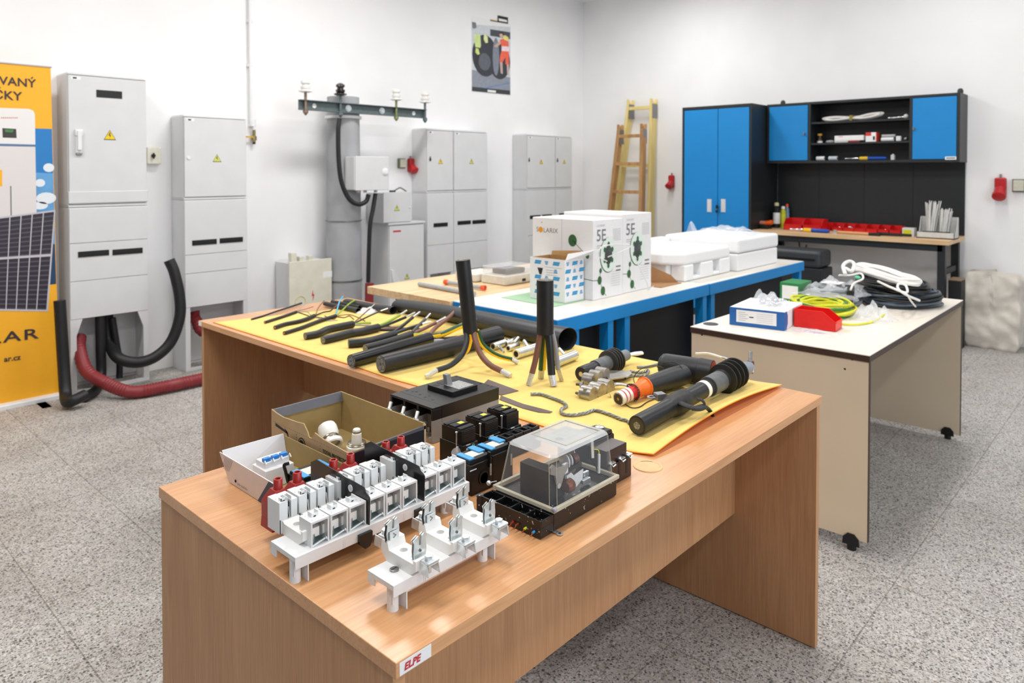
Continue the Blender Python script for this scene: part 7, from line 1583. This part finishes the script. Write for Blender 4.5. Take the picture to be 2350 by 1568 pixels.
# ---- heat shrink tubes
shr = mat('dark grey shrink tube', (42, 44, 47), .42, var=.06)
def shrink(label, pts, r0p, r1p, flat0, flat1, wall=.0016, cat='heat shrink tube'):
    P = []
    for i, (u, v) in enumerate(pts):
        k = i/(len(pts)-1); rp = r0p+(r1p-r0p)*k; fl = flat0+(flat1-flat0)*k; p = M(u, v); P.append((at(u, v, z=ZM+rpx(p, rp)*fl), rpx(p, rp), fl))
    b = MB().use(shr); S_ = spline([p for p, _, _ in P], 6); n = len(S_); N_ = 28; vs = []; fs = []
    for w_, off in ((0, 0), (1, -wall)):
        for i, p in enumerate(S_):
            k = i/(n-1)*(len(P)-1); j = min(int(k), len(P)-2); f_ = k-j; r = P[j][1]*(1-f_)+P[j+1][1]*f_+off; fl = P[j][2]*(1-f_)+P[j+1][2]*f_
            T = (S_[min(i+1, n-1)]-S_[max(i-1, 0)]).normalized(); a = T.cross(Vector((0, 0, 1))).normalized(); e = a.cross(T)
            for q in range(N_):
                an = 2*math.pi*q/N_; dent = 1-.25*(1-fl)*max(0, math.sin(an))**2
                vs.append(p+a*math.cos(an)*r*(1+(1-fl)*.35)+e*math.sin(an)*r*fl*dent)
    for i in range(n-1):
        for q in range(N_): A = i*N_+q; B = i*N_+(q+1) % N_; fs.append((A, A+N_, B+N_, B)); fs.append((A+n*N_, B+n*N_, B+n*N_+N_, A+n*N_+N_))
    for e0 in (0, n-1):
        for q in range(N_): A = e0*N_+q; B = e0*N_+(q+1) % N_; f = (A, B, B+n*N_, A+n*N_); fs.append(f if e0 == 0 else f[::-1])
    b.add(vs, fs); return tagged(b, 'shrink_tube', label, cat)
shrink('long wide grey-black heat shrink tube across the rear of mat', [(915, 700), (1000, 713), (1100, 733), (1200, 756), (1303, 778)], 19, 29, .7, .85)
shrink('flattened heat shrink tube left of the long wide one', [(795, 692), (830, 699), (870, 707), (903, 712)], 9, 11, .7, .8)
shrink('short small shrink tube at rear left of the mat', [(746, 697), (775, 703), (800, 708), (822, 713)], 5.5, 6.5, .9, .9)
shrink('thin shrink tube lying parallel behind the short one', [(762, 692), (790, 697), (812, 702), (826, 705)], 4, 4.5, .9, .9)
crumple('plastic_wrap', 'small white plastic wrap between the shrink tubes', tuple(M(845, 716)), .06, .045, .022, mat('milky film', (240, 238, 240), .4, alpha=.8, var=0), 51)
# ---- aluminium T connectors
def tconn(label, a, c, rp, stub=None, sr=6, stub_len=None, bore=True):
    A, C_ = lay([a, c], rp); r = rpx(A, rp); d = C_-A; L_ = d.length
    t = thing('tee_connector', ((A.x+C_.x)/2, (A.y+C_.y)/2, ZM), label, 'connector')
    MB().use(tin).lathe(A, d, [(0, r*.62), (0, r*.95), (.0008, r), (L_-.0008, r), (L_, r*.95), (L_, r*.62), (L_-.02, r*.6), (L_-.02, 0)] if not bore else [(.03, 0), (.03, r*.62), (0, r*.62), (0, r*.95), (.0008, r), (L_-.0008, r), (L_, r*.95), (L_, 0)], 26).use(ink).lathe(A, d, [(.006, 0), (.006, r*.615), (.0065, r*.615)], 20).build('barrel', None, t)
    if stub:
        p0 = at(stub[0][0], stub[0][1], z=ZM+r*1.1); p1 = at(stub[1][0], stub[1][1], z=ZM+r*1.1+stub_len if stub_len else ZM+r*1.1); rr = rpx(p0, sr); e = p1-p0
        MB().use(tin).lathe(p0, e, [(0, rr), (e.length-.0006, rr), (e.length, rr*.9), (e.length, rr*.55), (e.length-.008, rr*.5), (e.length-.008, 0)], 18).build('stub', None, t)
    return t
tconn('shiny aluminium tee connector left of the upright straight cable', (1184, 813), (1236, 797), 11.5, ((1214, 800), (1203, 783)), 4.4, .012)
tconn('large aluminium sleeve connector right of the upright cable', (1272, 834), (1320, 815), 11.5, ((1296, 815), (1284, 801)), 4.0, .010)
tconn('small aluminium tee connector nearest the shrink tube', (1131, 796), (1158, 787), 8.5, ((1145, 795), (1156, 808)), 3.8, 0)
tconn('middle small aluminium tee connector in the connector group', (1160, 790), (1186, 780), 7.5, ((1172, 786), (1162, 781)), 4.6, .010)
tconn('rear small aluminium tee connector under the brown core', (1166, 800), (1188, 793), 7.5, ((1180, 788), (1190, 776)), 4.6, .012)
# ---- dark brown insulating sheets
def flat_sheet(name, label, pts, m, h_=.0012, cat='sheet', bend=0):
    P = [M(u, v) for u, v in pts]; b = MB().use(m); poly = [(p.x, p.y) for p in P]; b.prism(poly, 'z', ZM+.0004, ZM+.0004+h_); return tagged(b, name, label, cat)
ib = mat('brown insulating board', (104, 86, 82), .5, var=.04)
flat_sheet('insulating_sheet', 'pointed dark brown insulating sheet behind the big breaker', [(1150, 908), (1190, 898), (1120, 872), (1100, 892)], ib)
flat_sheet('insulating_strip', 'narrow dark brown strip right of the big breaker', [(1146, 918), (1200, 938), (1235, 947), (1262, 949), (1268, 946), (1250, 941), (1200, 928), (1150, 909)], ib)
# ---- steel wire rope
rope = mat('galvanised rope', (150, 152, 150), .4, .75, var=.1, scale=200)
def wire_rope(label, pts, rp, name='wire_rope'):
    P = lay(pts, rp); S_ = spline(P, 14); r = rpx(P[0], rp); b = MB().use(rope); L_ = 0
    dist = [0]
    for i in range(1, len(S_)): L_ += (S_[i]-S_[i-1]).length; dist.append(L_)
    for k in range(3):
        pts2 = []
        for i, p in enumerate(S_):
            T = (S_[min(i+1, len(S_)-1)]-S_[max(i-1, 0)]).normalized(); a = T.cross(Vector((0, 0, 1))).normalized(); e = a.cross(T); q = 2*math.pi*k/3+dist[i]/(r*9)*2*math.pi
            pts2.append(p+(a*math.cos(q)+e*math.sin(q))*r*.5)
        b.tube(pts2, r*.56, 8)
    return tagged(b, name, label, 'wire rope')
wire_rope('twisted steel wire rope snaking across the mat', [(1218, 905), (1240, 905), (1265, 913), (1290, 923), (1300, 932), (1288, 940), (1291, 950), (1315, 953), (1345, 948), (1365, 942), (1395, 950), (1425, 962), (1440, 966), (1445, 972)], 3.6)
wire_rope('short loose steel strands behind the ridged clamp', [(1420, 862), (1445, 853), (1470, 855), (1488, 850), (1480, 862), (1455, 862), (1430, 868)], 3.2, 'steel_strands')
tagged(MB().use(rope).tube(spline(lay([(1462, 843), (1485, 842), (1510, 836)], 3), 6), .0045, 8), 'steel_rod', 'short steel rod end behind the elbow connector', 'rod')
# ---- ridged parallel clamp
cl_ = mat('cast clamp metal', (176, 172, 166), .32, .85, var=.12, scale=80)
pc_ = M(1382, 898); t = thing('parallel_clamp', (pc_.x, pc_.y, ZM), 'ridged steel clamp with long flat plate on the mat', 'clamp')
def wavy(b, P0, P1, rp, n, zc, th, up):
    """corrugated half-shell from P0 to P1"""
    d = (P1-P0); w_ = rpx(P0, rp)*1.0
    for k in range(n):
        c = P0+d*((k+.5)/n); L_ = d.length/n
        b.lathe((c.x, c.y, zc), Vector((.74, .67, 0)) if False else Vector((d.y, -d.x, 0)).normalized(), [(-w_, L_*.34), (-w_, L_*.52), (w_, L_*.52), (w_, L_*.34)], 18)
    return b
A0, A1 = M(1345, 896), M(1388, 874)
b = MB().use(cl_); wavy(b, A0, A1, 13, 3, ZM+.026, .003, 1); b.build('upper_jaw', None, t)
A0, A1 = M(1340, 918), M(1398, 893)
b = MB().use(cl_); wavy(b, A0, A1, 15, 3, ZM+.012, .003, 1); b.build('lower_jaw', None, t)
dc = (A1-A0).normalized(); nc = Vector((-dc.y, dc.x, 0))
for k in range(4): c = A0.lerp(A1, (k+.2)/4.2); MB().use(steel).box(c.x-.004, c.x+.004, c.y-.004, c.y+.004, ZM+.0, ZM+.032).build('spacer_link', None, t)
for (u, v, u2, v2, z_) in ((1322, 882, 1342, 884, .022), (1322, 902, 1340, 908, .010)):
    a_, c_ = at(u, v, z=ZM+z_), at(u2, v2, z=ZM+z_); e = c_-a_
    MB().use(mat('rusty bolt', (100, 84, 70), .5, .5)).cyl(a_, a_+e*.7, .004, n=10).use(steel).cyl(a_+e*.45, a_+e*.7, .0085, n=6).cyl(a_+e*.72, a_+e*.8, .010).build('clamp_bolt', None, t)
a_, c_ = M(1398, 868), M(1450, 871); a2, c2 = M(1395, 884), M(1440, 893)
pl = [(p.x, p.y) for p in (M(1396, 884), M(1440, 878), M(1451, 870), M(1445, 864), M(1385, 862))]
MB().use(cl_).prism(pl, 'z', ZM+.014, ZM+.018).use(ink).cyl(tuple(at(1435, 869, z=ZM+.0181)), tuple(at(1435, 869, z=ZM+.0183)), .0035, n=12).build('flat_plate', None, t, bevel=.001)
MB().use(cl_).tube(spline([at(1400, 884, z=ZM+.012), at(1425, 882, z=ZM+.014), at(1450, 888, z=ZM+.008)], 6), [.010, .010, .010, .010, .010, .009, .009, .008, .008, .007, .007, .007, .006], 10, sq=(1, .5)).build('lower_arm', None, t)
b = MB().use(steel).ring(tuple(at(1400, 908, z=ZM+.005)), (.6, -.6, .3), .006, .008, 18, .001); b.build('clip_ring', None, t)
# ---- terminations
tg = mat('grey shrink sleeve', (96, 98, 100), .5, var=.14, scale=40); shed = mat('dark rubber shed', (50, 49, 46), .55, var=.05)
def axis_pt(u, v, z): return at(u, v, z=z)
def lathe_seg(t, name, A, d, segs, m, n=30, **k): return MB().use(m).lathe(A, d, segs, n).build(name, None, t, **k)
# small one
rS = rpx(M(1400, 840), 27); A = at(1333, 859, z=ZM+rpx(M(1335, 862), 18)); E_ = at(1437, 815, z=ZM+rS*.8); d = E_-A; L_ = d.length
t = thing('cable_termination', (1.9, 1.6, ZM), 'smaller grey ribbed cable termination with metal lug, rear one', 'cable termination'); t.location = ((A.x+E_.x)/2, (A.y+E_.y)/2, ZM)
r = rpx(A, 17)
lathe_seg(t, 'cable_stub', A, d, [(0, 0), (0, r*.95), (.003, r), (L_*.17, r), (L_*.18, r*.96), (L_*.30, r*.98)], sheath)
lathe_seg(t, 'core_face', A-d.normalized()*.0006, d, [(0, 0), (0, r*.32), (.001, r*.32)], mat('pale core end', (226, 204, 160), .5))
lathe_seg(t, 'sleeve', A, d, [(L_*.29, r*.9), (L_*.29, r*1.08), (L_*.56, r*1.08)], tg)
pr_ = [(L_*.55, r*1.1)]
for k in range(4): s0 = L_*(.57+.052*k); pr_ += [(s0, r*1.12), (s0+.002, rS*.98), (s0+.0045, rS), (s0+.007, r*1.2)]
lathe_seg(t, 'rubber_sheds', A, d, pr_+[(L_*.80, r*1.05)], shed)
lathe_seg(t, 'upper_sleeve', A, d, [(L_*.79, r*.84), (L_*1.0, r*.80), (L_*1.01, r*.7), (L_*1.01, 0)], mat('lighter grey sleeve', (124, 128, 132), .5, var=.06))
p1, p2 = E_, at(1474, 810, z=ZM+rS*.9); e = p2-p1
MB().use(tin).tube([p1, p1+e*.35, p1+e*.6, p2], [r*.42, r*.5, r*.62, r*.5], 14, sq=(1, .45)).build('lug', None, t)
# elbow connector
t = thing('elbow_connector', (1.9, 1.2, ZM), 'black tee shaped elbow connector with orange collar and banded cable', 'connector')
rb = rpx(M(1600, 880), 28); a0 = at(1524, 838, z=ZM+rb*1.1); a1 = at(1636, 856, z=ZM+rb*1.05); d1 = a1-a0; t.location = (a0.x, a0.y, ZM); Lb = d1.length; elb = mat('black elbow rubber', (36, 38, 41), .45, var=.12, scale=30)
lathe_seg(t, 'barrel', a0, d1, [(-.012, 0), (-.012, rb*.7), (-.004, rb*.92), (.006, rb*.98), (Lb*.72, rb), (Lb*.73, rb*1.04), (Lb*.76, rb*1.04), (Lb, rb), (Lb, rb*.9), (Lb-.03, rb*.88)], elb)
lathe_seg(t, 'orange_lining', a0, d1, [(Lb*.7, 0), (Lb*.7, rb*.85), (Lb-.001, rb*.88), (Lb+.001, rb*.94)], mat('orange red lining', (196, 62, 30), .5))
s0 = at(1570, 860, z=ZM+rb); s1 = at(1478, 888, z=ZM+rpx(M(1478, 900), 24)); e = s1-s0; Le = e.length; rs_ = rpx(s1, 20)
lathe_seg(t, 'stem', s0, e, [(0, rb*.8), (Le*.3, rb*.84), (Le, rs_*1.0), (Le, 0)], elb)
oc = mat('orange collar', (250, 116, 30), .4, var=.03); en = e.normalized(); c1 = at(1419, 916, z=ZM+rpx(M(1419, 927), 16)); 
lathe_seg(t, 'orange_collar', s1-en*.006, c1-s1, [(0, rs_*1.12), (.004, rs_*1.15), (.006, rs_*1.0), (.026, rs_*.86), (.045, rs_*.80), (.047, rs_*.84), (.05, rs_*.78), (.05, 0)], oc)
g_ = (c1-s1).normalized(); q0 = s1+g_*.042; Lc = (c1-q0).length; rc = rpx(c1, 15.5)
lathe_seg(t, 'cable_red', q0, g_, [(0, rc*.98), (Lc, rc*.96), (Lc, 0)], mat('red cable band', (214, 44, 40), .45))
for k in range(3): lathe_seg(t, 'white_band', q0, g_, [(Lc*(.40+.21*k), rc*.97), (Lc*(.40+.21*k), rc*1.04), (Lc*(.54+.21*k+(.04 if k == 2 else 0)), rc*1.04), (Lc*(.54+.21*k+(.04 if k == 2 else 0)), rc*.97)], mat('white tape band', (240, 236, 230), .5))
lathe_seg(t, 'cut_end', c1+g_*.0004, g_, [(0, rc*.78), (.0006, rc*.78), (.0006, 0)], sheath); lathe_seg(t, 'copper_core', c1+g_*.001, g_, [(0, rc*.22), (.0006, rc*.22), (.0006, 0)], mat('bronze core', (170, 120, 70), .5, .5))
b = MB().use(mat('frayed braid', (92, 76, 70), .7, var=.3, scale=200))
random.seed(11)
sp_ = q0+g_*.002; x_ = g_.cross(Vector((0, 0, 1))).normalized(); y_ = g_.cross(x_)
for k in range(22):
    an = 2*math.pi*k/22; o = (x_*math.cos(an)+y_*math.sin(an)); b.tube([sp_+o*rc*1.0, sp_+g_*.006+o*rc*1.25, sp_+g_*random.uniform(.008, .014)+o*rc*random.uniform(1.1, 1.3)], .0018, 5)
b.build('frayed_braid', None, t)
# thin black leads
blw = mat('thin black lead', (24, 24, 26), .4)
def W(u, v, k): return at(u, v, z=ZM+k)
o = MB().use(blw).tube(spline([W(1456, 880, .02), W(1455, 866, .03), W(1470, 848, .05), W(1496, 840, .055), W(1520, 844, .06), W(1531, 860, .04), W(1531, 885, .02), W(1525, 895, .018)], 8), .0013, 7); tagged(o, 'earthing_lead', 'thin black lead arching over the orange collar', 'lead')
o = MB().use(blw).tube(spline([W(1508, 843, .05), W(1530, 832, .075), W(1553, 834, .075), W(1567, 850, .06), W(1562, 875, .03), W(1545, 892, .012), W(1528, 900, .010)], 8), .0013, 7); tagged(o, 'earthing_lead', 'thin black lead looping over the connector stem', 'lead')
o = MB().use(blw).tube(spline([W(1431, 926, .003), W(1450, 936, .002), W(1468, 934, .002), W(1485, 923, .002), W(1507, 914, .003)], 8), .0014, 7); tagged(o, 'earthing_lead', 'thin black lead lying on mat before the banded cable', 'lead')
# grey lug block
c = W(1514, 917, .030); t = thing('screw_lug', (c.x, c.y, ZM), 'grey metal screw lug with ring tongue beside orange collar', 'lug')
X_ = Matrix.Translation((c.x, c.y, ZM+.028)) @ Matrix.Rotation(math.radians(62), 4, 'Z'); gm = mat('grey lug metal', (150, 150, 156), .4, .6)
b = MB(); b.X = X_; b.use(gm).box(-.012, .012, -.013, .013, .001, .020); b.use(steel).lathe((0, 0, .020), (0, 0, 1), [(0, .005), (.0006, .005), (.0006, 0)], 16); b.build('block', None, t, bevel=.001)
b = MB(); b.X = X_; b.use(gm).ring((.0, .026, .010), (0, 0, 1), .006, .0125, 24, .0025).box(-.006, .006, .012, .018, .010, .0125); b.build('ring_tongue', None, t)
# big termination
A = at(1462, 977, z=ZM+rpx(M(1465, 985), 25)); rB = rpx(M(1680, 870), 33); B_ = at(1618, 902, z=ZM+rB*.9); G_ = at(1705, 845, z=ZM+rB*1.0)
t = thing('cable_termination', ((A.x+G_.x)/2, (A.y+G_.y)/2, ZM), 'largest black cable termination with four sheds and upright bolt', 'cable termination')
d = G_-A; L_ = d.length; r = rpx(A, 23)
lathe_seg(t, 'cable', A, d, [(0, 0), (0, r*.97), (.003, r), (L_*.26, r*1.0)], mat('black cable jacket', (22, 24, 28), .4, var=.1, scale=40), n=36)
lathe_seg(t, 'core_face', A-d.normalized()*.0006, d, [(0, 0), (0, r*.80), (.001, r*.80)], mat('insulation face', (58, 52, 44), .5)); lathe_seg(t, 'conductor', A-d.normalized()*.0012, d, [(0, 0), (0, r*.38), (.001, r*.38)], cutf)
lathe_seg(t, 'tape_wrap', A, d, [(L_*.25, r*.98), (L_*.28, r*1.16), (L_*.33, r*1.24), (L_*.38, r*1.2), (L_*.41, r*1.02)], mat('wrapped rubber tape', (30, 30, 30), .5, var=.3, scale=60, bump=.6, bscale=60))
lathe_seg(t, 'inner_cable', A, d, [(L_*.40, r*.96), (L_*.56, r*.94)], mat('black cable jacket', (22, 24, 28), .4))
lathe_seg(t, 'white_band', A, d, [(L_*.555, r*.9), (L_*.555, r*.99), (L_*.585, r*.99), (L_*.585, r*.9)], mat('white tape band', (240, 236, 230), .5))
b = MB().use(mat('braid screen', (44, 40, 34), .6, var=.3, scale=200)); dn = d.normalized(); x_ = dn.cross(Vector((0, 0, 1))).normalized(); y_ = dn.cross(x_)
b.lathe(A, d, [(L_*.585, r*.92), (L_*.63, r*1.0)], 30)
for k in range(40):
    an = 2*math.pi*k/40; o = (x_*math.cos(an)+y_*math.sin(an)); b.cyl(A+dn*L_*.588+o*r*.95, A+dn*L_*.628+o*r*1.03, .0006, n=4)
b.build('braid_screen', None, t)
lathe_seg(t, 'sleeve', A, d, [(L_*.62, r*1.0), (L_*.62, r*1.16), (L_*.76, r*1.16)], tg, n=36)
pr_ = [(L_*.74, r*1.18)]
for k in range(4): s0 = L_*(.765+.044*k); pr_ += [(s0, r*1.25), (s0+.003, rB*.97), (s0+.005, rB), (s0+.0065, rB*.97), (s0+.009, r*1.25)]
lathe_seg(t, 'rubber_sheds', A, d, pr_+[(L_*.955, r*1.1)], mat('black rubber shed', (24, 24, 23), .5, var=.05), n=44)
e1 = at(1722, 843, z=ZM+rB*1.05); 
gt = mat('pale grey sleeve', (140, 146, 156), .5, var=.06)
lathe_seg(t, 'upper_sleeve', A+d*.94, e1-(A+d*.94), [(0, r*.85), ((e1-(A+d*.94)).length*.85, r*.80), ((e1-(A+d*.94)).length, r*.7), ((e1-(A+d*.94)).length, 0)], gt)
zz = e1.z-ZM
MB().use(tin).lathe(at(1724, 848, z=ZM+zz-.004), (0, 0, 1), [(-.006, .012), (.006, .012), (.006, 0)], 24).build('lug', None, t)
bo = at(1722, 842, z=ZM+zz)
MB().use(mat('rusty nut', (110, 72, 50), .5, .5, var=.2)).cyl(bo+Vector((0, 0, .002)), bo+Vector((0, 0, .017)), .0125, n=6).use(steel).lathe(bo+Vector((0, 0, .014)), (0, 0, 1), [v for q in range(16) for v in ((q*.0022, .0062), (q*.0022+.0011, .0055))]+[(.035, 0)], 14).use(mat('rusty nut', (110, 72, 50), .5, .5)).cyl(bo-Vector((0, 0, .02)), bo-Vector((0, 0, .008)), .0095, n=6).build('bolt', None, t)
wl_ = mat('white lead', (236, 232, 222), .4)
h0, h1, h2, h3 = W(1597, 812, zz+.006), W(1625, 812, zz+.014), W(1660, 822, zz+.012), W(1700, 836, zz+.004)
MB().use(wl_).tube(spline([h0, h1, h2], 8), .0042, 10).use(tin).tube([h2-(h3-h2)*.05, h3], .0058, 12).build('white_lead', None, t, label='white lead with crimp sleeve')
# braid strap from lug to termination
bd = mat('black braid strap', (28, 28, 30), .6, var=.35, scale=160, bump=.5, bscale=200)
def strap(pts, r_, sq): return spline(pts, 8)
P_ = spline([W(1528, 908, .036), W(1550, 918, .042), W(1572, 930, .050), W(1598, 938, .050), W(1618, 934, .040), W(1631, 946, .016), W(1636, 956, .004)], 8)
MBb = MB().use(bd).tube(P_, [.005+.004*math.sin(math.pi*i/(len(P_)-1)) for i in range(len(P_))], 10, sq=(1.25, .6))
MBb.tube(spline([W(1600, 915, .06), W(1612, 920, .056), W(1616, 930, .046), W(1590, 938, .05)], 6), .005, 8, sq=(1.3, .6))
tagged(MBb, 'braided_strap', 'black braided strap running from grey lug to the big termination', 'strap')
